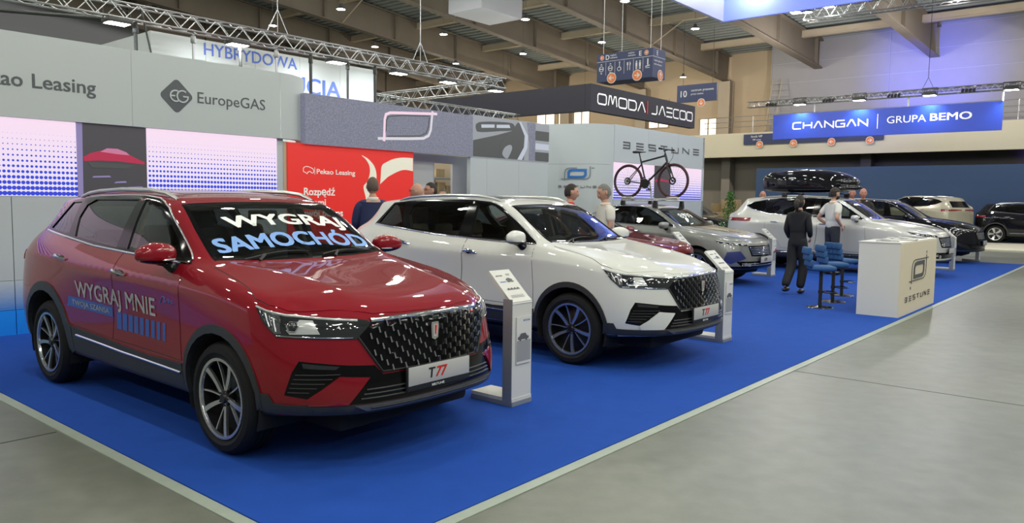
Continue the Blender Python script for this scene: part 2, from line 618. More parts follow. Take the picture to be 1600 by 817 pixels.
def wrap_text(S, s, mode, place, off=0.004, size=1.0, bold=0.0, shear=0.0, sx=1.0, cut=0.06, spacing=1.0):
    """writing wrapped on the skin; place(x, y) gives (u, v) of the projection"""
    me = text_mesh(s, size, 0.0, shear, sx, spacing=spacing)
    bm = bmesh.new()
    d = bold * size
    for dx, dy in (((-1, -1), (-1, 1), (1, -1), (1, 1), (0, 0)) if d else ((0, 0),)):
        m2 = me.copy()
        for v in m2.vertices: v.co.x += dx * d; v.co.y += dy * d * .8
        bm.from_mesh(m2)
    xs = [v.co.x for v in bm.verts]; ys = [v.co.y for v in bm.verts]
    x = min(xs) + cut
    while x < max(xs):
        bmesh.ops.bisect_plane(bm, geom=bm.verts[:] + bm.edges[:] + bm.faces[:], plane_co=(x, 0, 0), plane_no=(1, 0, 0)); x += cut
    y = min(ys) + cut
    while y < max(ys):
        bmesh.ops.bisect_plane(bm, geom=bm.verts[:] + bm.edges[:] + bm.faces[:], plane_co=(0, y, 0), plane_no=(0, 1, 0)); y += cut
    x0 = min(xs); x1 = max(xs)
    for v in bm.verts:
        u, w = place((v.co.x - x0) / (x1 - x0), v.co.y / size)
        loc, nr = S.at(mode, u, w)
        v.co = loc + nr * off
    bmesh.ops.recalc_face_normals(bm, faces=bm.faces[:])
    me2 = bpy.data.meshes.new('text'); bm.to_mesh(me2); bm.free()
    return me2

def prism_mesh(poly, f0, f1):
    mb = MB(); mb.prism(poly, f0, f1)
    me = mb.mesh()
    bm = bmesh.new(); bm.from_mesh(me)
    bmesh.ops.recalc_face_normals(bm, faces=bm.faces[:])
    bm.to_mesh(me); bm.free()
    return me

def cut_body(S, cutters, inner, name):
    """outer skin minus cabin minus cutters, with the smooth skin normals kept"""
    o = bpy.data.objects.new(name, S.me.copy()); COL.objects.link(o)
    tmp = []
    for me in [inner] + cutters:
        c = bpy.data.objects.new('cut', me); COL.objects.link(c); tmp.append(c)
        md = o.modifiers.new('b', 'BOOLEAN'); md.operation = 'DIFFERENCE'; md.object = c; md.solver = 'MANIFOLD'
    me = eval_mesh(o)
    for c in tmp: bpy.data.objects.remove(c)
    bpy.data.objects.remove(o)
    me.name = name
    me.materials.clear()
    nl = [None] * len(me.loops)
    vs = me.vertices
    skin = [False] * len(me.polygons)
    for p in me.polygons:
        l_, n_, i_, d_ = S.bvh.find_nearest(p.center)
        skin[p.index] = d_ < .004 and n_.dot(p.normal) > .5
    bm = bmesh.new(); bm.from_mesh(me)
    split = [e for e in bm.edges if len(e.link_faces) == 2 and skin[e.link_faces[0].index] != skin[e.link_faces[1].index]]
    bmesh.ops.split_edges(bm, edges=split)
    bm.to_mesh(me); bm.free()
    vs = me.vertices
    for p in me.polygons:
        pn = p.normal
        for li in p.loop_indices:
            co = vs[me.loops[li].vertex_index].co
            loc, nr, idx, d = S.bvh.find_nearest(co)
            if skin[p.index]:
                sn = S.normal(loc, idx)
                nl[li] = tuple(sn)
            else: nl[li] = tuple(pn)
    me.polygons.foreach_set('use_smooth', skin)
    me.normals_split_custom_set(nl)
    return me
# ------------------------------------------------------------------ the compact SUV (shared by the red and the white one)
SUV = dict(
    fy=[0, .22, .45, .66], fdx=[0, -.006, -.032, -.125], ry=[0, .22, .44, .64], rdx=[0, .005, .02, .07],
    #    C     SA    S0    S1    S2    S3    S4    S5    S6    S7    S8    S9    S10   RC
    sx=[.62, .50, .32, .00, -.42, -.80, -1.10, -1.55, -2.05, -2.45, -2.80, -3.10, -3.32, -3.46],
    rings=[
        dict(xf=.80, zf=.30, xr=-3.30, zr=.30, y=[.70] * 14, z=[.30, .29] + [.27] * 10 + [.29, .30], dx=[-.12, -.06] + [0] * 10 + [.0, .08], fw=.92),
        dict(xf=.945, zf=.345, xr=-3.52, zr=.35, y=[.79, .845, .87, .88, .87, .87, .87, .87, .87, .88, .885, .87, .845, .78],
             z=[.335, .325, .31, .30, .30, .30, .30, .30, .305, .31, .32, .33, .34, .34]),
        dict(xf=.965, zf=.44, xr=-3.57, zr=.50, y=[.83, .885, .915, .925, .915, .905, .90, .90, .905, .92, .93, .92, .885, .81],
             z=[.44, .45, .47, .50, .50, .50, .50, .50, .50, .51, .52, .52, .50, .50], dx=[.02] + [0] * 13),
        dict(xf=.93, zf=.655, xr=-3.55, zr=.76, y=[.83, .885, .912, .925, .915, .90, .893, .893, .90, .915, .93, .92, .885, .82],
             z=[.68, .70, .72, .75, .75, .74, .74, .74, .75, .77, .79, .79, .78, .77]),
        dict(xf=.895, zf=[.845, .845, .84, .835], xr=-3.54, zr=1.02, y=[.79, .85, .885, .905, .91, .915, .918, .92, .922, .922, .915, .89, .85, .79],
             z=[.845, .875, .915, .965, .985, .995, 1.00, 1.01, 1.025, 1.04, 1.055, 1.06, 1.06, 1.05], dx=[-.03, -.01] + [0] * 11 + [.01]),
        dict(xf=.855, zf=[.905, .905, .90, .895], xr=-3.50, zr=1.13, y=[.765, .82, .855, .872, .872, .872, .875, .878, .880, .878, .865, .825, .775, .73],
             z=[.90, .935, .975, 1.035, 1.075, 1.085, 1.09, 1.10, 1.115, 1.135, 1.16, 1.18, 1.18, 1.15], dx=[-.07, -.02] + [0] * 12, fw=.98),
        dict(xf=.78, zf=[.945, .945, .94, .935], xr=-3.44, zr=1.17, y=[.70, .755, .80, .825, .835, .825, .818, .818, .818, .812, .795, .75, .70, .67],
             z=[.935, .965, 1.005, 1.065, 1.118, 1.133, 1.145, 1.160, 1.182, 1.212, 1.245, 1.262, 1.25, 1.19], dx=[-.12, -.04] + [0] * 12, fs=.9, fw=.96),
    ],
    top=[
        [(.53, .61, .985), (.58, .44, 1.015), (.62, .22, .998), (.63, 0, .996)],
        [(.32, .65, 1.022), (.34, .47, 1.054), (.36, .23, 1.034), (.37, 0, 1.032)],
        [(.00, .71, 1.075), (.01, .54, 1.106), (.03, .27, 1.086), (.04, 0, 1.084)],
        [(-.43, .775, 1.135), (-.41, .715, 1.143), (-.35, .36, 1.132), (-.32, 0, 1.128)],
        [(-.78, .765, 1.255), (-.71, .705, 1.350), (-.655, .355, 1.355), (-.63, 0, 1.358)],
        [(-1.09, .745, 1.36), (-1.00, .655, 1.538), (-.965, .33, 1.552), (-.955, 0, 1.558)],
        [(-1.55, .735, 1.385), (-1.50, .625, 1.585), (-1.5, .33, 1.607), (-1.5, 0, 1.614)],
        [(-2.05, .730, 1.395), (-2.05, .606, 1.585), (-2.05, .33, 1.612), (-2.05, 0, 1.620)],
        [(-2.45, .715, 1.40), (-2.45, .60, 1.572), (-2.45, .33, 1.60), (-2.45, 0, 1.610)],
        [(-2.80, .695, 1.40), (-2.82, .592, 1.548), (-2.83, .33, 1.582), (-2.83, 0, 1.592)],
        [(-3.06, .665, 1.385), (-3.10, .575, 1.522), (-3.14, .32, 1.558), (-3.15, 0, 1.568)],
        [(-3.30, .62, 1.285), (-3.23, .545, 1.405), (-3.26, .30, 1.425), (-3.27, 0, 1.43)],
    ],
    ringcrease={4: .65, 5: .15, 6: .35, 1: .5},
    linecrease=[(2, 0, 4, .75), (2, 4, 11, .35)],
    rowcrease=[(4, .3), (11, .7), (6, .2)],
)

def shrink(S, x0=-3.25, x1=-.36, z0=.40, z1=1.57, ym=.80, d=.035):
    me = S.me.copy()
    for i, v in enumerate(me.vertices):
        c = S.v[i] - S.n[i] * d
        c.x = min(max(c.x, x0), x1); c.z = min(max(c.z, z0), z1); c.y = min(max(c.y, -ym), ym)
        v.co = c
    me.update()
    return me
def mirror_me(me):
    m2 = me.copy()
    nl = [tuple(l.vector) for l in me.corner_normals] if me.has_custom_normals else None
    bm = bmesh.new(); bm.from_mesh(m2)
    for v in bm.verts: v.co.y = -v.co.y
    bmesh.ops.reverse_faces(bm, faces=bm.faces[:])
    bm.to_mesh(m2); bm.free()
    if nl:
        m2.normals_split_custom_set([(0, 0, 0)] * len(m2.loops))
        # match by polygon: reversed winding keeps the first loop
        new = [None] * len(m2.loops)
        for p, q in zip(me.polygons, m2.polygons):
            src = {me.loops[i].vertex_index: nl[i] for i in p.loop_indices}
            for i in q.loop_indices:
                n = src[m2.loops[i].vertex_index]; new[i] = (n[0], -n[1], n[2])
        m2.normals_split_custom_set(new)
    return m2

def pair(name, me, m, parent, both=True):
    """right part and its mirrored left part"""
    a = link(name, me, m, parent)
    b = link(name, mirror_me(me), m, parent) if both else None
    return a, b

def wheel_parts(style='blade', R=.345, rr=.252, w=.225, seg=40):
    """meshes of one wheel about the origin, outer face towards -y"""
    h = w / 2
    t = MB()
    g = [(rr - .012, -h + .03), (rr, -h + .012), (rr + .03, -h - .004), (rr + .065, -h + .002), (R - .012, -h + .02), (R - .002, -h + .04)]
    y = -h + .05
    for k in range(4):
        g += [(R, y), (R, y + .026), (R - .008, y + .029), (R - .008, y + .036)]; y += .039
    g += [(R - .002, h - .03), (R - .012, h - .02), (rr + .03, h), (rr, h - .02)]
    t.lathe(g, (0, 0, 0), 'Y', seg)
    rim = MB()
    rim.lathe([(rr - .002, -h + .02), (rr - .004, -h + .004), (rr - .022, -h + .006), (rr - .026, -h + .022)], (0, 0, 0), 'Y', seg)
    bar = MB()
    bar.lathe([(rr - .026, -h + .022), (rr - .034, -h + .09), (rr - .03, h - .03)], (0, 0, 0), 'Y', seg)
    bar.lathe([(.0, -h + .075), (.10, -h + .075), (.155, -h + .095), (rr - .034, -h + .10)], (0, 0, 0), 'Y', seg)
    return t, rim, bar

def make_wheel(parent, loc, side, style='blade', R=.345, rr=.252, w=.225, seg=40, rot=0.0, cache={}):
    key = (style, R, rr, w, seg)
    if key not in cache:
        t, rim, bar = wheel_parts(style, R, rr, w, seg)
        h = w / 2; sp = MB(); sp2 = MB()
        r0 = .035; r1 = rr - .020
        # wide blade
        def blade(mb, w0, w1, y0, y1, bend, th=.016):
            n = 7; L = []; Rr = []
            for i in range(n):
                f = i / (n - 1); r = r0 + (r1 - r0) * f
                wd = (w0 + (w1 - w0) * f) / 2; off = bend * math.sin(f * PI * .5)
                yy = y0 + (y1 - y0) * f ** 1.5
                L.append((-wd + off, yy, r)); Rr.append((wd + off, yy, r))
            vs = L + Rr + [(x, y + th, z) for x, y, z in L] + [(x, y + th, z) for x, y, z in Rr]
            fs = []
            for i in range(n - 1):
                fs += [(i, i + 1, n + i + 1, n + i), (i, 2 * n + i, 2 * n + i + 1, i + 1), (n + i, n + i + 1, 3 * n + i + 1, 3 * n + i)]
            fs += [(0, n, 3 * n, 2 * n), (n - 1, 3 * n - 1, 4 * n - 1, 2 * n - 1)]
            mb.add(vs, fs)
        if style == 'blade':
            blade(sp, .024, .034, -h + .030, -h + .010, .045)
            blade(sp2, .009, .011, -h + .045, -h + .022, .030)
        elif style == 'star':
            blade(sp, .05, .075, -h + .030, -h + .010, .06)
            blade(sp2, .014, .020, -h + .045, -h + .022, -.02)
        else:
            blade(sp, .030, .055, -h + .030, -h + .010, .0)
            blade(sp2, .020, .03, -h + .035, -h + .015, .0)
        hub = MB()
        hub.lathe([(0.0, -h + .018), (.026, -h + .018), (.030, -h + .024), (.034, -h + .03), (.05, -h + .034), (.055, -h + .07)], (0, 0, 0), 'Y', 20)
        for i in range(5):
            a = 2 * PI * i / 5
            hub.cyl((.044 * math.cos(a), -h + .03, .044 * math.sin(a)), (.044 * math.cos(a), -h + .022, .044 * math.sin(a)), .007, 6)
        disc = MB(); disc.lathe([(.05, -h + .12), (.16, -h + .12), (.16, -h + .145), (.05, -h + .145)], (0, 0, 0), 'Y', 24)
        ms = []
        for mb, m in ((t, 'rubber'), (rim, 'rim_silver'), (bar, 'rim_black'), (sp, 'rim_silver'), (sp2, 'rim_silver'), (hub, 'rim_black'), (disc, 'satin_metal')):
            o = mb.build('x', m); ms.append(o.data); COL.objects.unlink(o)
        cache[key] = ms
    ms = cache[key]
    wn = thing('wheel', loc); setpar(wn, parent)
    wn.rotation_euler = (0, 0, 0) if side < 0 else (0, 0, PI)
    base = rot
    for nm, me in (('tyre', ms[0]), ('rim', ms[1]), ('rim_barrel', ms[2]), ('hub_cap', ms[5]), ('brake_disc', ms[6])):
        link_shared(nm, me, wn)
    for k in range(5):
        o = link_shared('spoke', ms[3], wn); o.rotation_euler = (0, base + 2 * PI * k / 5, 0)
        o = link_shared('thin_spoke', ms[4], wn); o.rotation_euler = (0, base + 2 * PI * (k + .5) / 5, 0)
    return wn

def link_shared(name, me, parent=None, loc=None):
    o = bpy.data.objects.new(name, me)
    COL.objects.link(o)
    if loc is not None: o.location = loc
    setpar(o, parent)
    return o

def seat_parts(parent, x, y, m, w=.50, h=.62, z=.42):
    """a front seat: cushion, back, headrest"""
    s = MB()
    s.rbox((x + .05, y, z + .10), (.52, w, .16), .05)
    R = Matrix.Rotation(-.28, 3, 'Y')
    s.rbox((x - .27, y, z + .10 + h / 2), (.13, w * .92, h), .05, m=R)
    s.rbox((x - .26, y + w * .40, z + .06 + h / 2), (.17, .07, h * .8), .03, m=R)
    s.rbox((x - .26, y - w * .40, z + .06 + h / 2), (.17, .07, h * .8), .03, m=R)
    s.rbox((x - .37, y, z + .12 + h + .09), (.10, .27, .17), .04, m=R)
    s.cyl((x - .36, y - .06, z + h), (x - .37, y - .06, z + h + .15), .008, 6)
    s.cyl((x - .36, y + .06, z + h), (x - .37, y + .06, z + h + .15), .008, 6)
    return s.build('seat', m, parent)

def build_suv(root, paint, wheelrot=(0, 0, 0, 0)):
    S = Surf(SUV, 3)
    # ---- cutters
    def ell(cx, cz, rx, rz, n=40):
        return [(cx + rx * math.cos(2 * PI * i / n), cz + rz * math.sin(2 * PI * i / n)) for i in range(n)]
    archF = ell(0, .352, .402, .400); archR = ell(-2.69, .362, .425, .425)
    cut = []
    for A in (archF, archR):
        for s in (-1, 1):
            cut.append(prism_mesh(A, lambda u, v, s=s: (u, s * .56, v), lambda u, v, s=s: (u, s * 1.2, v)))
    q_w = [(-2.93, 1.281), (-2.47, 1.243), (-2.60, 1.505), (-2.81, 1.497)]
    r_w = [(-2.33, 1.232), (-1.56, 1.183), (-1.53, 1.532), (-2.32, 1.525), (-2.44, 1.48), (-2.44, 1.38)]
    f_w = [(-1.385, 1.176), (-.60, 1.150), (-.76, 1.275), (-1.00, 1.425), (-1.16, 1.50), (-1.27, 1.525), (-1.42, 1.534)]
    for P in (q_w, r_w, f_w):
        cut.append(prism_mesh(P, lambda u, v: (u, -1.3, v), lambda u, v: (u, 1.3, v)))
    ws = [(-.405, -.675), (-.345, -.35), (-.325, 0), (-.345, .35), (-.405, .675), (-.70, .635), (-.955, .585), (-.935, .3), (-.925, 0), (-.935, -.3), (-.955, -.585), (-.70, -.635)]
    cut.append(prism_mesh(ws, lambda u, v: (u, v, 1.02), lambda u, v: (u, v, 2.0)))
    rg = [(-.50, 1.18), (.50, 1.18), (.47, 1.46), (-.47, 1.46)]
    cut.append(prism_mesh(rg, lambda u, v: (-3.15, u, v), lambda u, v: (-4.2, u, v)))
    me = cut_body(S, cut, shrink(S), 'body')
    me.materials.append(M[paint]); me.materials.append(M['dash'])
    idx = []
    for p in me.polygons:
        c = p.center; l, n, i, d = S.bvh.find_nearest(c)
        idx.append(0 if d < .004 and c.z > .335 else 1)
    me.polygons.foreach_set('material_index', idx)
    body = bpy.data.objects.new('body', me); COL.objects.link(body); setpar(body, root)
    # ---- underbody and wheel liners
    u = MB(); u.rbox((-1.35, 0, .27), (4.1, 1.10, .16), .04); u.build('underbody', 'well_black', root)
    for cx, cz, rx, rz in ((0, .352, .402, .400), (-2.69, .362, .425, .425)):
        for s in (-1, 1):
            w = MB(); n = 24
            vs = []
            for i in range(n + 1):
                a = -.35 + (PI + .7) * i / n
                for y in (.50, .885): vs.append((cx + (rx - .003) * math.cos(a), s * y, cz + (rz - .003) * math.sin(a)))
            fs = [(2 * i, 2 * i + 1, 2 * i + 3, 2 * i + 2) for i in range(n)]
            vs.append((cx, s * .50, cz)); fs += [(2 * i, 2 * i + 2, len(vs) - 1) for i in range(n)]
            w.add(vs, fs); w.build('wheel_liner', 'well_black', root)
    # ---- wheels
    for i, (x, s) in enumerate(((0, -1), (0, 1), (-2.7, -1), (-2.7, 1))):
        make_wheel(root, (x, s * .79, .345), s, 'blade', rot=wheelrot[i])
    # ---- bonnet and doors as plates on the skin
    hood = [(.02, -.785), (.18, -.808), (.31, -.838), (.42, -.822), (.52, -.767), (.66, -.637), (.775, -.475), (.82, -.395), (.852, -.22), (.864, 0), (.852, .22), (.82, .395), (.775, .475), (.66, .637), (.52, .767), (.42, .822), (.31, .838), (.18, .808), (.02, .785), (-.30, .755), (-.27, .35), (-.25, 0), (-.27, -.35), (-.30, -.755)]
    link('bonnet', panel_mesh(S, 'T', hood, .0035, .008, .05), paint, root)
    pair('bonnet_gap', strip_mesh(S, 'T', [(-.30, -.755), (.02, -.785), (.18, -.808), (.31, -.838), (.42, -.822)], .012, .0008, False, .04), 'matte_black', root)
    fd = [(-.478, 1.120), (-.455, .90), (-.437, .70), (-.437, .52), (-1.452, .53), (-1.425, .68), (-1.405, .85), (-1.40, 1.150), (-1.0, 1.128)]
    rd = [(-1.412, 1.150), (-1.417, .85), (-1.437, .68), (-1.464, .53), (-2.175, .555), (-2.24, .64), (-2.36, .75), (-2.46, .82), (-2.54, .95), (-2.50, 1.214), (-1.95, 1.170)]
    for P, hx, hz in ((fd, -1.30, 1.015), (rd, -2.34, 1.060)):
        dr, dl = pair('front_door' if P is fd else 'rear_door', panel_mesh(S, 'R', P, .0035, .007, .05), paint, root)
        g1, g2 = pair('door_gap', strip_mesh(S, 'R', P, .013, .0008, True), 'matte_black', root)
        hd = MB()
        loc, nr = S.at('R', hx, hz)
        n = 9
        pts = []; rad = []
        for i in range(n):
            f = i / (n - 1); pts.append(loc + nr * (.006 + .030 * math.sin(f * PI)) + Vector((.105 - .21 * f, 0, .008 * math.sin(f * PI) + .014 * f - .007))); rad.append(.006 + .010 * math.sin(f * PI) ** .5)
        hd.tube(pts, rad, 10)
        cup = MB(); cup.ball(loc - nr * .002, (.062, .008, .030), 16, 8)
        h1 = hd.build('door_handle', 'chrome', dr); tag(h1, 'chrome handle')
        cup.build('handle_recess', 'gloss_black', dr)
        h2 = link('door_handle', mirror_me(h1.data), 'chrome', dl); tag(h2, 'chrome handle')
    # ---- side glass
    dlo = [(-3.0, 1.268), (-2.435, 1.223), (-1.93, 1.180), (-1.38, 1.158), (-.475, 1.131), (-.60, 1.205), (-.796, 1.337), (-1.029, 1.473), (-1.15, 1.517), (-1.253, 1.541), (-1.509, 1.560), (-1.8, 1.562), (-2.3, 1.553), (-2.6, 1.535), (-2.83, 1.515)]
    grow = lambda P, d: [(x + d * (1 if x > sum(p[0] for p in P) / len(P) else -1), z + d * (1 if z > sum(p[1] for p in P) / len(P) else -1)) for x, z in P]
    pair('window_frame', panel_mesh(S, 'R', dlo, .005, .012, .05, holes=[q_w, r_w, f_w]), 'gloss_black', root)
    pair('quarter_window', panel_mesh(S, 'R', grow(q_w, .012), -.003, 0, .06), 'glass_dark', root)
    pair('rear_side_window', panel_mesh(S, 'R', grow(r_w, .012), -.003, 0, .06), 'glass_clear', root)
    pair('front_side_window', panel_mesh(S, 'R', grow(f_w, .012), -.003, 0, .06), 'glass_clear', root)
    pair('belt_moulding', strip_mesh(S, 'R', [(-3.0, 1.262), (-2.435, 1.220), (-1.93, 1.178), (-1.38, 1.156), (-.49, 1.130)], .018, .009), 'chrome', root)
    pair('roof_moulding', strip_mesh(S, 'R', [(-.50, 1.150), (-.796, 1.343), (-1.029, 1.480), (-1.15, 1.523), (-1.253, 1.546), (-1.509, 1.565), (-1.8, 1.567), (-2.3, 1.558), (-2.6, 1.540)], .012, .007), 'satin_metal', root)
    # ---- windshield
    wso = [(-.375, -.705), (-.315, -.35), (-.295, 0), (-.315, .35), (-.375, .705), (-.70, .665), (-.985, .610), (-.965, .3), (-.955, 0), (-.965, -.3), (-.985, -.610), (-.70, -.665)]
    glass = link('windshield', panel_mesh(S, 'T', wso, -.002, 0, .06), 'glass_windshield', root)
    link('windshield_border', panel_mesh(S, 'T', wso, .001, .0, .05, holes=[ws]), 'gloss_black', root)
    link('rear_window', panel_mesh(S, 'B', [(-.53, 1.16), (.53, 1.16), (.50, 1.475), (-.50, 1.475)], -.002, 0, .07), 'glass_dark', root)
    link('sunroof', panel_mesh(S, 'T', [(-1.30, -.42), (-1.30, .42), (-2.25, .42), (-2.25, -.42)], .002, .006, .09), 'gloss_black', root)
    cowl = MB(); cowl.rbox((-.335, 0, 1.105), (.12, 1.36, .03), .01); cowl.build('cowl', 'matte_black', root)
    for y0, y1 in ((-.52, .02), (.10, .60)):
        wp = MB()
        pts = []
        for i in range(7):
            f = i / 6; l, nr = S.at('T', -.33 - .035 * math.sin(f * PI) - (.05 * f), y0 + (y1 - y0) * f)
            pts.append(l + nr * .012)
        wp.tube(pts, [.006, .006, .006, .005, .005, .004, .003], 6)
        l, nr = S.at('T', -.31, y0 + .1); wp.tube([l + nr * .005, pts[2]], .010, 6)
        wp.build('wiper', 'matte_black', root)
    # ---- wheel arch and sill trim
    def circ_arc(cx, cz, rx, rz, a0, a1, n=14):
        return [(cx + rx * math.cos(math.radians(a0 + (a1 - a0) * i / n)), cz + rz * math.sin(math.radians(a0 + (a1 - a0) * i / n))) for i in range(n + 1)]
    aF = [(.415, .345)] + circ_arc(0, .352, .432, .448, 12, 168, 20) + [(-.427, .335)] + circ_arc(0, .352, .398, .396, 186, 0)
    pair('wheel_arch_trim', panel_mesh(S, 'R', aF, .012, .03, .05), 'cladding', root)
    aR = [(-2.17, .345), (-2.18, .535)] + circ_arc(-2.68, .36, .475, .494, 25, 176, 20) + [(-3.15, .36)] + circ_arc(-2.69, .362, .421, .421, 180, -8)
    pair('wheel_arch_trim', panel_mesh(S, 'R', aR, .012, .03, .05), 'cladding', root)
    sl = [(-.43, .330), (-.43, .50), (-.98, .485), (-2.165, .540), (-2.165, .345)]
    pair('sill_trim', panel_mesh(S, 'R', sl, .012, .03, .08), 'cladding', root)
    a, b = pair('sill_moulding', strip_mesh(S, 'R', [(-2.09, .480), (-1.3, .452), (-.45, .440)], .020, .020), 'chrome', root)
    tag(a, 'chrome strip along the sill'); tag(b, 'chrome strip along the sill')
    # ---- nose
    mask = [(-39.6, .652), (-34, .640), (-27.5, .624), (-20.5, .612), (-18.2, .556), (18.2, .556), (20.5, .612), (27.5, .624), (34, .640), (39.6, .652), (41.5, .585), (43.5, .458), (37.5, .440), (29.6, .565), (21.8, .548), (27.5, .402), (-27.5, .402), (-21.8, .548), (-29.6, .565), (-37.5, .440), (-43.5, .458), (-41.5, .585)]
    link('bumper_intake', panel_mesh(S, 'A', mask, .002, .006, .05), 'gloss_black', root)
    pair('bumper_fang', panel_mesh(S, 'A', [(-29.6, .561), (-22.2, .545), (-27.6, .404), (-37.0, .404), (-37.8, .437)], .014, .018, .05), paint, root)
    for z in (.43, .455, .48):
        link('intake_slat', strip_mesh(S, 'A', [(-24.5 + (z - .43) * 30, z), (24.5 - (z - .43) * 30, z)], .010, .012), 'cladding', root)
    for k in range(5):
        z = .475 + .025 * k
        pair('pocket_slat', strip_mesh(S, 'A', [(-42.5 + k * .5, z), (-37.0 + k * 1.9, z)], .008, .007), 'matte_black', root)
    pair('fog_lamp_bar', panel_mesh(S, 'A', [(-38.8, .640), (-29.5, .620), (-30.5, .603), (-38.5, .612)], .005, .01, .04), 'lamp_lens_dark', root)
    skid = [(-52.5, .450), (-48.2, .452), (-46.8, .402), (-27.5, .400), (27.5, .400), (46.8, .402), (48.2, .452), (52.5, .450), (52.5, .345), (30, .350), (0, .350), (-30, .350), (-52.5, .345)]
    link('bumper_skirt', panel_mesh(S, 'A', skid, .010, .03, .06), 'cladding', root)
    skg = [(-26, .395), (26, .395), (23, .362), (-23, .362)]
    link('skid_plate', panel_mesh(S, 'A', skg, .016, .01, .06), 'satin_dark', root)
    for z in (.378,): link('skid_slot', strip_mesh(S, 'A', [(-22, z), (22, z)], .009, .012, off=.012), 'matte_black', root)
    # grille
    gr = [(-20.6, .860), (-10, .862), (0, .863), (10, .862), (20.6, .860), (24.6, .776), (18.4, .574), (0, .572), (-18.4, .574), (-24.6, .776)]
    grille = link('grille', panel_mesh(S, 'A', gr, .005, .012, .05), 'gloss_black', root)
    link('grille_surround', strip_mesh(S, 'A', [(-24.6, .776), (-18.4, .572), (0, .568), (18.4, .572), (24.6, .776)], .014, .010), 'matte_black', grille)
    link('grille_top_bar', strip_mesh(S, 'A', [(-20.8, .862), (-10, .866), (0, .867), (10, .866), (20.8, .862)], .026, .018), 'chrome', grille)
    st = MB()
    st.add([(-.0, -.006, -.018), (0, .006, -.018), (0, .006, .014), (0, -.006, .014), (.018, -.005, -.016), (.018, .005, -.016), (.010, .004, .018), (.010, -.004, .018)],
           [(4, 5, 6, 7), (0, 4, 7, 3), (1, 2, 6, 5), (3, 7, 6, 2), (0, 1, 5, 4)])
    sm = st.mesh('grille_stud'); sm.materials.append(M['chrome'])
    row = 0; z = .842
    while z > .585:
        sp = 4.1
        a = -32.8 + sp * ((row * .4) % 1)
        while a < 26:
            if inpoly((a, z), [(x * .955, (y - .72) * .93 + .72) for x, y in gr]) and not (abs(a) < 3.0 and .70 < z < .82):
                l, nr = S.at('A', a, z)
                o = link_shared('grille_stud', sm, grille, l + nr * .006)
                o.rotation_euler = (0, 0, math.atan2(nr.y, nr.x))
                o.rotation_euler.rotate_axis('X', .18 if a < 0 else -.18)
            a += sp
        z -= .0315; row += 1
    l, nr = S.at('A', 0, .765)
    bx = l.x + .012
    bd = MB(); sh = [(-.028, .052), (.028, .052), (.032, .03), (.026, -.045), (0, -.058), (-.026, -.045), (-.032, .03)]
    bd.prism(sh, lambda u, v: (bx - .02, u, .765 + v), lambda u, v: (bx + .012, u, .765 + v))
    b = bd.build('badge', 'chrome', root)
    b2 = MB(); b2.prism([(x * .62, y * .72) for x, y in sh], lambda u, v: (bx + .010, u, .765 + v), lambda u, v: (bx + .015, u, .765 + v)); b2.build('badge_field', 'plate_grey', b)
    b3 = MB(); b3.prism([(-.004, .034), (.010, .030), (.004, -.028), (-.004, -.020)], lambda u, v: (bx + .012, u, .765 + v), lambda u, v: (bx + .017, u, .765 + v)); b3.build('badge_flash', 'text_red', b)
    # number plate
    px_ = .965
    ph = MB(); ph.rbox((px_, 0, .505), (.02, .535, .150), .006); plate = ph.build('plate_holder', 'matte_black', root)
    pp = MB(); pp.rbox((px_ + .010, 0, .520), (.008, .52, .112), .003); pf = pp.build('number_plate', 'plate_grey', plate)
    text_obj('plate_writing', 'T', 'text_black', plate, (px_ + .016, -.105, .492), (0, 1, 0), (0, 0, 1), .088, .018, .12, ext=.001)
    text_obj('plate_writing', '77', 'text_red', plate, (px_ + .016, -.045, .492), (0, 1, 0), (0, 0, 1), .088, .018, .25, ext=.001)
    text_obj('holder_writing', 'BESTUNE', 'text_white', plate, (px_ + .0115, -.07, .4375), (0, 1, 0), (0, 0, 1), .020, .0, .0, sx=1.3, ext=.001)
    # headlamps
    hl = [(-53.2, .942), (-49, .923), (-43.5, .903), (-33.7, .889), (-24.5, .875), (-20.5, .857), (-25.0, .768), (-45.7, .781), (-49.6, .850)]
    for s in (1, -1):
        def part(nm, me, m, par): return link(nm, me if s == 1 else mirror_me(me), m, par)
        H = part('headlamp', panel_mesh(S, 'A', hl, .006, .012, .04), 'lamp_lens_dark', root)
        part('lamp_reflector', panel_mesh(S, 'A', [(-51.8, .925), (-45.0, .895), (-44.5, .800), (-46.0, .795), (-49.0, .850)], .009, .004, .03), 'lamp_chrome', H)
        for k in range(4): part('reflector_rib', strip_mesh(S, 'A', [(-50.6 + 1.3 * k, .915 - .012 * k), (-48.4 + .9 * k, .845 - .012 * k)], .010, .010, off=.006), 'satin_metal' if k % 2 else 'lamp_lens_dark', H)
        part('lamp_reflector', panel_mesh(S, 'A', [(-39.5, .872), (-36.0, .870), (-34.2, .800), (-42.0, .797), (-43.0, .82), (-41, .84)], .0095, .004, .03), 'lamp_lens_white', H)
        part('running_light', strip_mesh(S, 'A', [(-52.8, .938), (-49, .917), (-43.5, .896), (-33.7, .881), (-24.5, .866)], .014, .012), 'lamp_lens_white', H)
        part('lamp_lower_trim', strip_mesh(S, 'A', [(-45.5, .788), (-26, .775)], .008, .008), 'chrome', H)
        ring = MB(); l, nr = S.at('A', -41.2, .838)
        q = nr.to_track_quat('Z', 'Y').to_matrix()
        ring.tube([l + nr * .012 + q @ Vector((.034 * math.cos(t), .030 * math.sin(t), 0)) for t in [2 * PI * i / 6 for i in range(6)]], .006, 6, closed=True)
        r = ring.build('projector_ring', 'chrome', None); r.data = r.data if s == 1 else mirror_me(r.data); setpar(r, H)
        lens = MB(); lens.ball(l + nr * .004, (.027, .027, .027), 12, 8); o = lens.build('projector_lens', 'lamp_lens_dark', None); o.data = o.data if s == 1 else mirror_me(o.data); setpar(o, H)
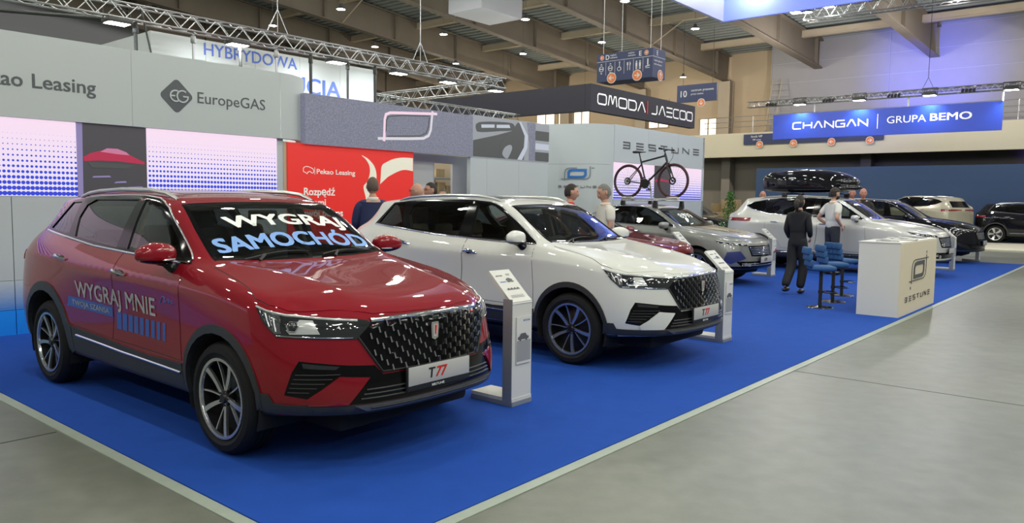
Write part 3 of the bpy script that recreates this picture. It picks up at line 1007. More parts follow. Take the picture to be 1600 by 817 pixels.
        for k in range(3):
            a = -32.5 + 2.7 * k
            part('led_module', strip_mesh(S, 'A', [(a, .858), (a + .5, .828), (a + 1.5, .806)], .010, .005), 'satin_metal', H)
    # ---- tail lamps
    pair('tail_lamp', panel_mesh(S, 'Z', [(-50, 1.08), (-30, 1.10), (-8, 1.09), (-8, 1.06), (-32, 1.03), (-50, 1.0)], .006, .02, .05), 'tail_red', root)
    rl = MB()
    rp = MB(); rp.rbox((-3.60, 0, .98), (.02, .54, .13), .01); rp.build('rear_plate', 'plate_grey', root)
    # ---- roof rails
    for s in (-1, 1):
        r = MB(); pts = []
        for x, dz in ((-1.10, -.006), (-1.17, .006), (-1.26, .020), (-1.5, .025), (-2.0, .027), (-2.4, .025), (-2.60, .018), (-2.70, .006), (-2.76, -.006)):
            l, nr = S.at('T', x, s * .575); pts.append(l + Vector((0, 0, dz + .004)))
        r.tube(pts, [.012, .016, .017, .017, .017, .017, .017, .016, .012], 8); r.build('roof_rail', 'satin_metal', root)
    # ---- door mirrors
    for s in (-1, 1):
        mh = thing('door_mirror', (0, 0, 0)); setpar(mh, root)
        bm = bmesh.new(); bmesh.ops.create_icosphere(bm, subdivisions=4, radius=1)
        for v in bm.verts:
            x, y, z = [math.copysign(abs(q) ** .72, q) for q in v.co]
            f = 1 - .22 * max(0, y)
            v.co = Vector((x * .078 * (1.25 if x > 0 else .45) * f, y * .135, (z * (.082 if z > 0 else .062)) * (1 - .28 * max(0, y)) * (1 - .1 * max(0, -y))))
            v.co = Matrix.Rotation(-.18, 3, 'Z') @ v.co
            v.co = Vector((v.co.x - .635, s * (v.co.y + .975), v.co.z + 1.185))
        if s < 0: bmesh.ops.reverse_faces(bm, faces=bm.faces[:])
        bm2 = bm.copy()
        bmesh.ops.bisect_plane(bm, geom=bm.verts[:] + bm.edges[:] + bm.faces[:], plane_co=(0, 0, 1.155), plane_no=(0, 0, 1), clear_inner=True)
        bmesh.ops.bisect_plane(bm2, geom=bm2.verts[:] + bm2.edges[:] + bm2.faces[:], plane_co=(0, 0, 1.155), plane_no=(0, 0, 1), clear_outer=True)
        for b_, nm, m in ((bm, 'mirror_cap', paint), (bm2, 'mirror_base', 'gloss_black')):
            m_ = bpy.data.meshes.new(nm); b_.to_mesh(m_); b_.free()
            m_.polygons.foreach_set('use_smooth', [True] * len(m_.polygons)); link(nm, m_, m, mh)
        arm = MB(); arm.tube([(-.60, s * .83, 1.085), (-.615, s * .875, 1.10), (-.63, s * .91, 1.135), (-.635, s * .95, 1.15)], [.040, .034, .030, .034], 10); arm.build('mirror_arm', 'gloss_black', mh)
        mg = MB(); mg.ball((-.672, s * .975, 1.188), (.004, .115, .058), 20, 10, Matrix.Rotation(-.18 * s, 3, 'Z')); mg.build('mirror_glass', 'chrome', mh)
        ind = MB(); ind.tube([(-.575, s * .87, 1.157), (-.545, s * .93, 1.157), (-.56, s * 1.02, 1.157), (-.60, s * 1.09, 1.157)], .006, 6); ind.build('mirror_indicator', 'lamp_lens_white', mh)
    # ---- cabin
    fl = MB(); fl.box((-1.9, 0, .42), (2.9, 1.5, .04)); fl.build('cabin_floor', 'dash', root)
    ds = MB(); ds.rbox((-.62, 0, .99), (.42, 1.42, .20), .07); ds.rbox((-.84, 0, .78), (.5, .24, .30), .04)
    ds.rbox((-.84, .0, 1.10), (.03, .30, .14), .01); ds.build('dashboard', 'dash', root)
    sw = MB(); q = Matrix.Rotation(1.2, 3, 'Y')
    sw.tube([Vector((-1.02, .36, .99)) + q @ Vector((.18 * math.cos(t), .18 * math.sin(t), 0)) for t in [2 * PI * i / 24 for i in range(24)]], .015, 8, closed=True)
    sw.rbox((-1.01, .36, .99), (.05, .14, .10), .02); sw.bar((-1.01, .20, .99), (-1.01, .52, .99), .03); sw.build('steering_wheel', 'matte_black', root)
    seat_parts(root, -1.38, .38, 'seat_dark'); seat_parts(root, -1.38, -.38, 'seat_dark')
    rs = MB(); rs.rbox((-2.25, 0, .56), (.5, 1.3, .16), .05); rs.rbox((-2.52, 0, .88), (.14, 1.3, .60), .05, m=Matrix.Rotation(-.3, 3, 'Y'))
    for y in (-.42, 0, .42): rs.rbox((-2.60, y, 1.20), (.10, .26, .14), .04)
    rs.build('rear_bench', 'seat_dark', root)
    for s in (-1, 1):
        bp = MB(); bp.bar((-1.47, s * .80, 1.05), (-1.50, s * .615, 1.52), .10, .03); bp.build('pillar_trim', 'trim_beige', root)
    rm = MB(); rm.rbox((-.93, 0, 1.43), (.03, .24, .07), .012); rm.build('rear_view_mirror', 'matte_black', root)
    return S
mat('satin_dark', (0.16, 0.16, 0.16), 0.4, 0.6)

def suv_decals(S, root):
    """window and door writing of the red car"""
    def put(nm, s, m, mode, place, **k):
        me = wrap_text(S, s, mode, place, **k); link(nm, me, m, root)
    put('windshield_writing', 'WYGRAJ', 'text_white', 'T', lambda f, y: (-.660 - .110 * y / .69, -.44 + 1.0 * f), size=.16, bold=.030, off=.004)
    put('windshield_writing', 'SAMOCHÓD', 'decal_sky', 'T', lambda f, y: (-.455 - .125 * y / .69, -.625 + 1.275 * f), size=.16, bold=.030, off=.004)
    put('door_writing', 'WYGRAJ MNIE', 'decal_grey', 'R', lambda f, y: (-2.06 + 1.29 * f, .790 - .022 * f + .118 * y / .69), size=.16, bold=.016, off=.0075)
    link('door_banner', panel_mesh(S, 'R', [(-2.22, .700), (-1.44, .690), (-1.44, .762), (-2.20, .778)], .006, .001, .08), 'decal_blue', root)
    put('banner_writing', 'TWOJA SZANSA', 'decal_grey', 'R', lambda f, y: (-2.13 + .64 * f, .718 - .010 * f + .040 * y / .69), size=.06, bold=.010, off=.0095)
    x = -1.38
    for k in range(9):
        w = .075 - .0045 * k
        sk = .0
        link('door_bar', panel_mesh(S, 'R', [(x, .615), (x + w, .613), (x + w + .008, .735), (x + .008, .735)], .006, .001, .08), 'decal_blue', root)
        x += w + .018 + .003 * k
    link('door_signature', strip_mesh(S, 'R', [(-.70, .865), (-.66, .91), (-.635, .905), (-.645, .87), (-.60, .885), (-.58, .90), (-.585, .875), (-.555, .885), (-.53, .895), (-.545, .875), (-.52, .872)], .006, .002, off=.006), 'decal_blue', root)
# ------------------------------------------------------------------ the other cars: the same skin warped to their proportions
class Warped(Surf):
    def __init__(s, T, level, wf):
        Surf.__init__(s, T, level)
        for v in s.me.vertices: v.co = wf(v.co)
        s.me.update()
        s.v = [v.co.copy() for v in s.me.vertices]
        s.n = [v.normal.copy() for v in s.me.vertices]
        s.bvh = BVHTree.FromPolygons(s.v, s.p)

def build_generic(root, paint, wf, kx, kz, R=.345, style='star', cladding=True, dlo='suv', bars=5, near=-1, rails=True, lampstyle='slim', seats='seat_beige', tail='tail_red', level=2, chrome_grille='chrome', vents=False, seg=24, wtext=None, wx=None):
    S = Warped(SUV, level, wf)
    def RX(P): return [(lambda q: (q[0], q[2]))(wf(Vector((x, 0, z)))) for x, z in P]
    def TX(P): return [(wf(Vector((x, 0, 1)))[0], y) for x, y in P]
    def AX(P): return [(a, z * kz) for a, z in P]
    wx = -2.7 * kx if wx is None else wx
    def ell(cx, cz, rx, rz, n=28): return [(cx + rx * math.cos(2 * PI * i / n), cz + rz * math.sin(2 * PI * i / n)) for i in range(n)]
    rw = R + .055
    cut = []
    for cx in (0, wx):
        for s in (-1, 1):
            cut.append(prism_mesh(ell(cx, R + .01, rw, rw), lambda u, v, s=s: (u, s * .56, v), lambda u, v, s=s: (u, s * 1.3, v)))
    if dlo == 'suv':
        q_w = [(-2.93, 1.281), (-2.47, 1.243), (-2.60, 1.505), (-2.81, 1.497)]
        r_w = [(-2.33, 1.232), (-1.56, 1.183), (-1.53, 1.532), (-2.32, 1.525), (-2.44, 1.38)]
        dl = [(-3.0, 1.268), (-2.435, 1.223), (-1.93, 1.180), (-1.38, 1.158), (-.475, 1.131), (-.60, 1.205), (-.796, 1.337), (-1.029, 1.473), (-1.15, 1.517), (-1.253, 1.541), (-1.509, 1.560), (-1.8, 1.562), (-2.3, 1.553), (-2.6, 1.535), (-2.83, 1.515)]
    elif dlo == 'wagon':
        q_w = [(-3.00, 1.375), (-2.80, 1.30), (-2.50, 1.235), (-2.60, 1.49), (-2.85, 1.46)]
        r_w = [(-2.33, 1.215), (-1.56, 1.183), (-1.53, 1.532), (-2.32, 1.525), (-2.44, 1.40)]
        dl = [(-3.06, 1.38), (-2.84, 1.285), (-2.5, 1.215), (-1.93, 1.185), (-1.38, 1.163), (-.475, 1.131), (-.60, 1.205), (-.796, 1.337), (-1.029, 1.473), (-1.15, 1.517), (-1.253, 1.541), (-1.509, 1.560), (-1.8, 1.562), (-2.3, 1.553), (-2.6, 1.515), (-2.88, 1.465)]
    else:
        q_w = [(-2.80, 1.30), (-2.50, 1.245), (-2.55, 1.42), (-2.62, 1.40)]
        r_w = [(-2.30, 1.225), (-1.56, 1.183), (-1.53, 1.532), (-2.15, 1.52), (-2.42, 1.42)]
        dl = [(-2.92, 1.30), (-2.435, 1.223), (-1.93, 1.180), (-1.38, 1.158), (-.475, 1.131), (-.60, 1.205), (-.796, 1.337), (-1.029, 1.473), (-1.15, 1.517), (-1.253, 1.541), (-1.509, 1.560), (-1.8, 1.562), (-2.2, 1.545), (-2.5, 1.47)]
    f_w = [(-1.385, 1.176), (-.60, 1.150), (-.76, 1.275), (-1.00, 1.425), (-1.16, 1.50), (-1.27, 1.525), (-1.42, 1.534)]
    q_w, r_w, f_w, dl = RX(q_w), RX(r_w), RX(f_w), RX(dl)
    for P in (q_w, r_w, f_w):
        cut.append(prism_mesh(P, lambda u, v: (u, -1.4, v), lambda u, v: (u, 1.4, v)))
    ws = TX([(-.405, -.675), (-.345, -.35), (-.325, 0), (-.345, .35), (-.405, .675), (-.70, .635), (-.955, .585), (-.935, .3), (-.925, 0), (-.935, -.3), (-.955, -.585), (-.70, -.635)])
    cut.append(prism_mesh(ws, lambda u, v: (u, v, 1.00 * kz), lambda u, v: (u, v, 2.2)))
    ztop = wf(Vector((-1.5, 0, 1.57)))[2]
    me = cut_body(S, cut, shrink(S, wf(Vector((-3.2, 0, 1)))[0], -.36 * kx, .40, ztop, .80), 'body')
    me.materials.append(M[paint]); me.materials.append(M['dash'])
    idx = []
    for p in me.polygons:
        c = p.center; l, n, i, d = S.bvh.find_nearest(c); idx.append(0 if d < .004 and c.z > .335 else 1)
    me.polygons.foreach_set('material_index', idx)
    body = bpy.data.objects.new('body', me); COL.objects.link(body); setpar(body, root)
    u = MB(); u.rbox((wx / 2, 0, .30), (-wx + 1.3, 1.10, .18), .04)
    for cx in (0, wx):
        for s in (-1, 1): u.box((cx, s * .53, R + .1), (rw * 2, .04, rw * 1.4))
    u.build('underbody', 'well_black', root)
    for i, (x, s) in enumerate(((0, -1), (0, 1), (wx, -1), (wx, 1))):
        make_wheel(root, (x, s * .79, R), s, style, R=R, rr=R * .72, w=.225, seg=seg, rot=.3 * i)
    # plates on the skin
    hood = TX([(.05, -.765), (.33, -.735), (.55, -.665), (.745, -.50), (.80, -.30), (.815, 0), (.80, .30), (.745, .50), (.55, .665), (.33, .735), (.05, .765), (-.30, .74), (-.27, .35), (-.25, 0), (-.27, -.35), (-.30, -.74)])
    link('bonnet', panel_mesh(S, 'T', hood, .0035, .008, .08), paint, root)
    link('bonnet_gap', strip_mesh(S, 'T', hood, .014, .0008, True, .1), 'matte_black', root)
    fd = [(-.478, 1.120), (-.455, .90), (-.437, .70), (-.437, .48), (-1.452, .49), (-1.425, .68), (-1.405, .85), (-1.40, 1.150), (-1.0, 1.128)]
    rd = [(-1.412, 1.150), (-1.417, .85), (-1.437, .68), (-1.464, .49), (-2.175, .50), (-2.24, .64), (-2.36, .75), (-2.46, .82), (-2.54, .95), (-2.50, 1.20), (-1.95, 1.165)]
    for P, hx, hz in ((fd, -1.28, 1.015), (rd, -2.32, 1.040)):
        dr, dl_ = pair('front_door' if P is fd else 'rear_door', panel_mesh(S, 'R', RX(P), .0035, .007, .09), paint, root)
        pair('door_gap', strip_mesh(S, 'R', RX(P), .013, .0008, True, .1), 'matte_black', root)
        (hx2, hz2), = RX([(hx, hz)])
        for s, D in ((-1, dr), (1, dl_)):
            l, nr = S.at('R' if s < 0 else 'L', hx2, hz2)
            hd = MB(); hd.tube([l + nr * .004 + Vector((.10, 0, 0)), l + nr * .032 + Vector((.06, 0, .002)), l + nr * .032 + Vector((-.06, 0, .006)), l + nr * .004 + Vector((-.10, 0, .008))], [.008, .013, .013, .008], 8)
            hd.build('door_handle', 'chrome', D)
    pair('window_frame', panel_mesh(S, 'R', dl, .005, .012, .08, holes=[q_w, r_w, f_w]), 'gloss_black', root)
    pair('quarter_window', panel_mesh(S, 'R', q_w, -.003, 0, .1), 'glass_dark', root)
    pair('rear_side_window', panel_mesh(S, 'R', r_w, -.003, 0, .1), 'glass_dark', root)
    pair('front_side_window', panel_mesh(S, 'R', f_w, -.003, 0, .1), 'glass_clear', root)
    pair('window_moulding', strip_mesh(S, 'R', dl, .016, .009, True, .08), 'chrome', root)
    wso = TX([(-.375, -.705), (-.315, -.35), (-.295, 0), (-.315, .35), (-.375, .705), (-.70, .665), (-.985, .610), (-.965, .3), (-.955, 0), (-.965, -.3), (-.985, -.610), (-.70, -.665)])
    link('windshield', panel_mesh(S, 'T', wso, -.002, 0, .1), 'glass_windshield', root)
    link('windshield_border', panel_mesh(S, 'T', wso, .001, 0, .08, holes=[ws]), 'gloss_black', root)
    link('rear_window', panel_mesh(S, 'B', [(-.53, 1.17 * kz), (.53, 1.17 * kz), (.50, 1.42 * kz), (-.50, 1.42 * kz)], .003, .004, .12), 'gloss_black', root)
    link('sunroof', panel_mesh(S, 'T', TX([(-1.25, -.42), (-1.25, .42), (-2.25, .42), (-2.25, -.42)]), .002, .006, .15), 'gloss_black', root)
    def carc(cx, cz, r, a0, a1, n=14): return arc(cx, cz, r, a0, a1, n)
    if cladding:
        for cx in (0, wx):
            pair('wheel_arch_trim', panel_mesh(S, 'R', carc(cx, R + .01, rw + .045, -8, 188, 20) + carc(cx, R + .01, rw - .003, 188, -8, 20), .010, .03, .08), 'cladding', root)
        pair('sill_trim', panel_mesh(S, 'R', [(-rw - .03, .335), (-rw - .03, .455), (wx + rw + .03, .455), (wx + rw + .03, .335)], .010, .03, .12), 'cladding', root)
        pair('sill_moulding', strip_mesh(S, 'R', [(-rw - .06, .42), (wx + rw + .08, .42)], .022, .016, step=.2), 'chrome', root)
    else:
        pair('sill_trim', panel_mesh(S, 'R', [(-rw - .01, .335), (-rw - .01, .385), (wx + rw + .01, .385), (wx + rw + .01, .335)], .008, .02, .12), 'gloss_black', root)
    # nose
    gr = AX([(-24, .800), (24, .800), (21, .60), (0, .58), (-21, .60)])
    g = link('grille', panel_mesh(S, 'A', gr, .004, .01, .08), 'gloss_black', root)
    for i in range(bars):
        z = (.615 + .165 * (i + .5) / bars) * kz; w = 20.5 + 3 * i / bars
        link('grille_bar', strip_mesh(S, 'A', [(-w, z), (w, z)], .016, .014, step=.1), chrome_grille, g)
    link('bumper_intake', panel_mesh(S, 'A', AX([(-36, .50), (36, .50), (30, .385), (-30, .385)]), .003, .006, .08), 'gloss_black', root)
    for z in (.42, .455): link('intake_slat', strip_mesh(S, 'A', AX([(-31, z), (31, z)]), .010, .012, step=.1), 'satin_metal' if not cladding else 'cladding', root)
    link('bumper_skirt', panel_mesh(S, 'A', [(-50, .385), (50, .385), (50, .345), (0, .35), (-50, .345)], .010, .03, .1), 'cladding' if cladding else 'gloss_black', root)
    if vents: pair('side_vent', panel_mesh(S, 'A', AX([(-43, .68), (-32, .70), (-27, .56), (-40, .45), (-46, .50)]), .004, .01, .06), 'vent_blue', root)
    l, nr = S.at('A', 0, .47 * kz)
    px_ = l.x + .02
    ph = MB(); ph.rbox((px_, 0, .52 * kz), (.02, .535, .13), .006); pl = ph.build('plate_holder', 'matte_black', root)
    pp = MB(); pp.rbox((px_ + .010, 0, .525 * kz), (.008, .52, .112), .003); pp.build('number_plate', 'plate_grey', pl)
    if wtext: text_obj('plate_writing', wtext, 'text_black', pl, (px_ + .016, -.10, .495 * kz), (0, 1, 0), (0, 0, 1), .085, .015, ext=.001)
    for s in (1, -1):
        def part(nm, me, m, par): return link(nm, me if s == 1 else mirror_me(me), m, par)
        if lampstyle == 'slim':
            H = part('headlamp', panel_mesh(S, 'A', AX([(-53, .905), (-44, .880), (-26, .845), (-24.6, .80), (-38, .815), (-50, .855)]), .005, .01, .06), 'lamp_lens_dark', root)
            part('running_light', strip_mesh(S, 'A', AX([(-52, .898), (-44, .872), (-26, .835)]), .012, .010, step=.1), 'lamp_lens_white', H)
            for k in range(4): part('led_module', strip_mesh(S, 'A', AX([(-46 + 5 * k, .852 - .008 * k), (-43.5 + 5 * k, .845 - .008 * k)]), .022, .008), 'satin_metal', H)
        T_ = part('tail_lamp', panel_mesh(S, 'Z', [(-58, 1.10 * kz), (-30, 1.10 * kz), (-6, 1.09 * kz), (-6, 1.05 * kz), (-34, 1.03 * kz), (-58, 1.02 * kz)], .006, .02, .08), tail, root)
        if rails:
            r = MB(); pts = []
            for x, dz in ((-1.10, -.006), (-1.17, .010), (-1.26, .026), (-2.0, .032), (-2.60, .024), (-2.70, .010), (-2.76, -.006)):
                l2, n2 = S.at('T', x * kx, s * .575); pts.append(l2 + Vector((0, 0, dz + .004)))
            r.tube(pts, .016, 6); r.build('roof_rail', 'satin_metal', root)
        (mx, mz), = RX([(-.635, 1.165)])
        mh = thing('door_mirror'); setpar(mh, root)
        cap = MB(); cap.rbox((mx, s * .98, mz), (.14, .25, .13), .055, seg=3); cap.build('mirror_cap', paint, mh)
        arm = MB(); arm.tube([(mx + .03, s * .82, mz - .09), (mx, s * .90, mz - .07), (mx, s * .95, mz - .045)], [.03, .028, .03], 8); arm.build('mirror_arm', 'gloss_black', mh)
    fl = MB(); fl.box((wx * .68, 0, .44), (-wx * .9, 1.5, .04)); fl.rbox((-.62 * kx, 0, .99 * kz), (.42, 1.42, .18), .06); fl.build('dashboard', 'dash', root)
    seat_parts(root, -1.38 * kx, .38, seats, h=.56); seat_parts(root, -1.38 * kx, -.38, seats, h=.56)
    xr_ = wf(Vector((-2.25, 0, 1)))[0]; rs = MB(); rs.rbox((xr_, 0, .56), (.5, 1.3, .16), .05); rs.rbox((xr_ - .22, 0, .86), (.14, 1.3, .56), .05, m=Matrix.Rotation(-.3, 3, 'Y')); rs.build('rear_bench', seats, root)
    sw = MB(); q = Matrix.Rotation(1.2, 3, 'Y')
    sw.tube([Vector((-1.02 * kx, .36, .97)) + q @ Vector((.18 * math.cos(t), .18 * math.sin(t), 0)) for t in [2 * PI * i / 16 for i in range(16)]], .015, 6, closed=True); sw.build('steering_wheel', 'matte_black', root)
    return S
mat('vent_blue', (0.03, 0.04, 0.16), 0.3, 0.2)

def warp_suv(kx, kz):
    return lambda c: Vector((c[0] * kx, c[1], .345 + (c[2] - .345) * kz))
def warp_sedan(c):
    x, y, z = c
    z2 = z * .97 if z < .90 else .873 + (z - .90) * .84
    if x < -2.2 and z > 1.0: z2 -= .13 * min(1, (-2.2 - x) / 1.2) * (z - 1.0) / .5
    if z < .36: z2 = z * .97
    return Vector((x * 1.04 if x > -1.6 else -1.664 + (x + 1.6) * .62, y, z2))
# ------------------------------------------------------------------ the hall
RS = Matrix.Rotation(ANG, 3, 'Z')            # stand frame -> world
def sbox(mb, a0, a1, b0, b1, z0, z1):
    return mb.box(W((a0 + a1) / 2, (b0 + b1) / 2, (z0 + z1) / 2), (a1 - a0, b1 - b0, z1 - z0), m=RS)
def fB(b, th=1):   # flat things on a wall b=const seen from -b: (u along a, v up, w towards the viewer)
    return lambda u, v, w: W(u, b - w, v)
def fA(a):         # on a wall a=const seen from -a: reading direction is -b
    return lambda u, v, w: W(a - w, u, v)
def plateB(name, poly, b, m, parent=None, th=.006, holes=()):
    return link(name, flat_poly(poly, fB(b), th, holes), m, parent)
def plateA(name, poly, a, m, parent=None, th=.006, holes=()):
    return link(name, flat_poly(poly, fA(a), th, holes), m, parent)
def textB(name, s, m, parent, a, b, z, size, **k):
    return text_obj(name, s, m, parent, W(a, b, z), EA, (0, 0, 1), size, **k)
def textA(name, s, m, parent, a, b, z, size, **k):
    return text_obj(name, s, m, parent, W(a, b, z), -EB, (0, 0, 1), size, **k)

# floor: concrete with seams, stains and polish
def floor_material():
    m = bpy.data.materials.new('concrete'); m.use_nodes = True; nt = m.node_tree; p = nt.nodes['Principled BSDF']
    tc = nt.nodes.new('ShaderNodeTexCoord')
    n1 = nt.nodes.new('ShaderNodeTexNoise'); n1.inputs['Scale'].default_value = .35; n1.inputs['Detail'].default_value = 8; n1.inputs['Roughness'].default_value = .65
    n2 = nt.nodes.new('ShaderNodeTexNoise'); n2.inputs['Scale'].default_value = 6; n2.inputs['Detail'].default_value = 6
    n3 = nt.nodes.new('ShaderNodeTexNoise'); n3.inputs['Scale'].default_value = 90; n3.inputs['Detail'].default_value = 3
    for n in (n1, n2, n3): nt.links.new(tc.outputs['Object'], n.inputs['Vector'])
    r = nt.nodes.new('ShaderNodeValToRGB')
    r.color_ramp.elements[0].position = .30; r.color_ramp.elements[0].color = (.100, .112, .085, 1)
    r.color_ramp.elements[1].position = .72; r.color_ramp.elements[1].color = (.205, .218, .178, 1)
    mx = nt.nodes.new('ShaderNodeMath'); mx.operation = 'MULTIPLY_ADD'; mx.inputs[1].default_value = .35
    nt.links.new(n2.outputs['Fac'], mx.inputs[0])
    sc = nt.nodes.new('ShaderNodeMath'); sc.operation = 'MULTIPLY'; sc.inputs[1].default_value = .65
    nt.links.new(n1.outputs['Fac'], sc.inputs[0]); nt.links.new(sc.outputs[0], mx.inputs[2])
    nt.links.new(mx.outputs[0], r.inputs[0]); nt.links.new(r.outputs[0], p.inputs['Base Color'])
    rr = nt.nodes.new('ShaderNodeMapRange'); rr.inputs['To Min'].default_value = .28; rr.inputs['To Max'].default_value = .55
    nt.links.new(n1.outputs['Fac'], rr.inputs['Value']); nt.links.new(rr.outputs[0], p.inputs['Roughness'])
    b = nt.nodes.new('ShaderNodeBump'); b.inputs['Strength'].default_value = .12; b.inputs['Distance'].default_value = .004
    nt.links.new(n3.outputs['Fac'], b.inputs['Height']); nt.links.new(b.outputs[0], p.inputs['Normal'])
    M['concrete'] = m
floor_material()
mat('seam', (.03, .03, .03), .8)
mat('edge_tape', (.34, .39, .33), .45, noise=.12, nscale=9)
mat('wall_white', (.48, .52, .53), .55)
mat('panel_white', (.50, .555, .59), .45)
mat('fascia_white', (.46, .505, .50), .5)
mat('hall_white', (.30, .29, .30), .8, noise=.06, nscale=1.5)
mat('hall_tan', (.52, .41, .28), .8, noise=.08, nscale=1.0)
mat('hall_grey', (.40, .41, .46), .8)
mat('steel_brown', (.165, .138, .108), .7, noise=.15, nscale=1.2)
mat('steel_tan', (.42, .35, .26), .65, noise=.12, nscale=1.2)
mat('deck_grey', (.26, .285, .28), .6)
mat('pipe_dark', (.11, .10, .09), .6)
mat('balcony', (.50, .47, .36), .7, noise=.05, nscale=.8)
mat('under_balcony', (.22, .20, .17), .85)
mat('booth_blue', (.028, .065, .150), .7, noise=.05, nscale=.6)
mat('platform', (.62, .60, .48), .6)
mat('alu', (.40, .41, .42), .38, .7)
mat('rod_dark', (.05, .055, .055), .5, .4)
mat('dark_text', (.075, .085, .095), .5)
mat('sign_navy', (.012, .022, .085), .5)
mat('fascia_navy', (.018, .017, .032), .6)
mat('sign_white', (.62, .62, .62), .5)
mat('logo_white', (.85, .85, .85), .4, emit=(1, 1, 1), estr=.35)
mat('orange', (.62, .17, .04), .5)
mat('lamp_case', (.05, .05, .05), .5)
mat('lamp_glow', (1, 1, 1), .5, emit=(1, .97, .90), estr=30)
mat('wash_glow', (1, 1, 1), .5, emit=(.95, 1, .97), estr=22)
mat('window_glow', (1, 1, 1), .5, emit=(1, .86, .62), estr=1.3)
mat('red_panel', (.62, .018, .014), .45, emit=(1, .03, .02), estr=.28)
mat('cream_print', (.80, .78, .66), .5, emit=(1, .95, .75), estr=.18)
mat('cream_text', (.82, .80, .76), .5, emit=(1, 1, .9), estr=.15)
mat('led_black', (.02, .02, .022), .4, emit=(.12, .11, .13), estr=.35)
mat('led_red', (.3, .01, .05), .4, emit=(1, .05, .15), estr=.22)
mat('led_pink', (.3, .1, .2), .4, emit=(1, .30, .50), estr=.35)
mat('led_violet', (.1, .08, .2), .4, emit=(.35, .30, .55), estr=.5)
mat('led_chrome', (.3, .3, .3), .4, emit=(.62, .58, .68), estr=.7)
mat('led_pinkchrome', (.3, .3, .3), .4, emit=(.85, .52, .70), estr=.75)
mat('led_dark', (.02, .02, .02), .4, emit=(.08, .09, .09), estr=.6)
mat('led_mid', (.05, .05, .05), .4, emit=(.35, .38, .42), estr=.7)
mat('led_light', (.05, .05, .05), .4, emit=(.62, .68, .80), estr=.7)

def led_dots_material(name, a0, z0, z1, strength=.9):
    """pinkish screen with rows of blue dots that grow towards the bottom"""
    m = bpy.data.materials.new(name); m.use_nodes = True; nt = m.node_tree; p = nt.nodes['Principled BSDF']
    L = nt.links.new
    def math_(op, a, b=None, clamp=False):
        n = nt.nodes.new('ShaderNodeMath'); n.operation = op; n.use_clamp = clamp
        for i, v in enumerate((a, b)):
            if v is None: continue
            if isinstance(v, (int, float)): n.inputs[i].default_value = v
            else: L(v, n.inputs[i])
        return n.outputs[0]
    tc = nt.nodes.new('ShaderNodeTexCoord'); sx = nt.nodes.new('ShaderNodeSeparateXYZ'); L(tc.outputs['Object'], sx.inputs[0])
    u = math_('MULTIPLY', math_('SUBTRACT', math_('FRACT', math_('DIVIDE', sx.outputs[0], .0455)), .5), .0455)
    v = math_('MULTIPLY', math_('SUBTRACT', math_('FRACT', math_('DIVIDE', sx.outputs[2], .060)), .5), .060)
    d = math_('SQRT', math_('ADD', math_('MULTIPLY', u, u), math_('MULTIPLY', v, v)))
    row = math_('MULTIPLY', math_('FLOOR', math_('DIVIDE', sx.outputs[2], .060)), .060)
    h = z1 - z0
    rad = math_('SUBTRACT', .0245, math_('MULTIPLY', row, .0245 / (h * .86)))
    inside = math_('GREATER_THAN', rad, d)
    grad = math_('DIVIDE', sx.outputs[2], h)
    mx0 = nt.nodes.new('ShaderNodeMix'); mx0.data_type = 'RGBA'
    mx0.inputs[6].default_value = (.86, .80, 1.0, 1); mx0.inputs[7].default_value = (1.0, .76, .93, 1); L(grad, mx0.inputs[0])
    mx = nt.nodes.new('ShaderNodeMix'); mx.data_type = 'RGBA'
    L(inside, mx.inputs[0]); L(mx0.outputs[2], mx.inputs[6]); mx.inputs[7].default_value = (.0, .03, .70, 1)
    L(mx.outputs[2], p.inputs['Emission Color']); p.inputs['Emission Strength'].default_value = strength
    p.inputs['Base Color'].default_value = (.04, .04, .04, 1); p.inputs['Roughness'].default_value = .4
    M[name] = m
led_dots_material('led_dots', 0, 1.555, 2.41)

def leather_material():
    m = bpy.data.materials.new('led_leather'); m.use_nodes = True; nt = m.node_tree; p = nt.nodes['Principled BSDF']
    tc = nt.nodes.new('ShaderNodeTexCoord')
    n = nt.nodes.new('ShaderNodeTexNoise'); n.inputs['Scale'].default_value = 52; n.inputs['Detail'].default_value = 3; n.inputs['Distortion'].default_value = .8
    nt.links.new(tc.outputs['Object'], n.inputs['Vector'])
    r = nt.nodes.new('ShaderNodeValToRGB'); r.color_ramp.elements[0].position = .40; r.color_ramp.elements[0].color = (.15, .16, .22, 1)
    r.color_ramp.elements[1].position = .62; r.color_ramp.elements[1].color = (.25, .26, .36, 1)
    nt.links.new(n.outputs['Fac'], r.inputs[0]); nt.links.new(r.outputs[0], p.inputs['Emission Color'])
    p.inputs['Emission Strength'].default_value = .8; p.inputs['Base Color'].default_value = (.03, .03, .03, 1)
    M['led_leather'] = m
leather_material()

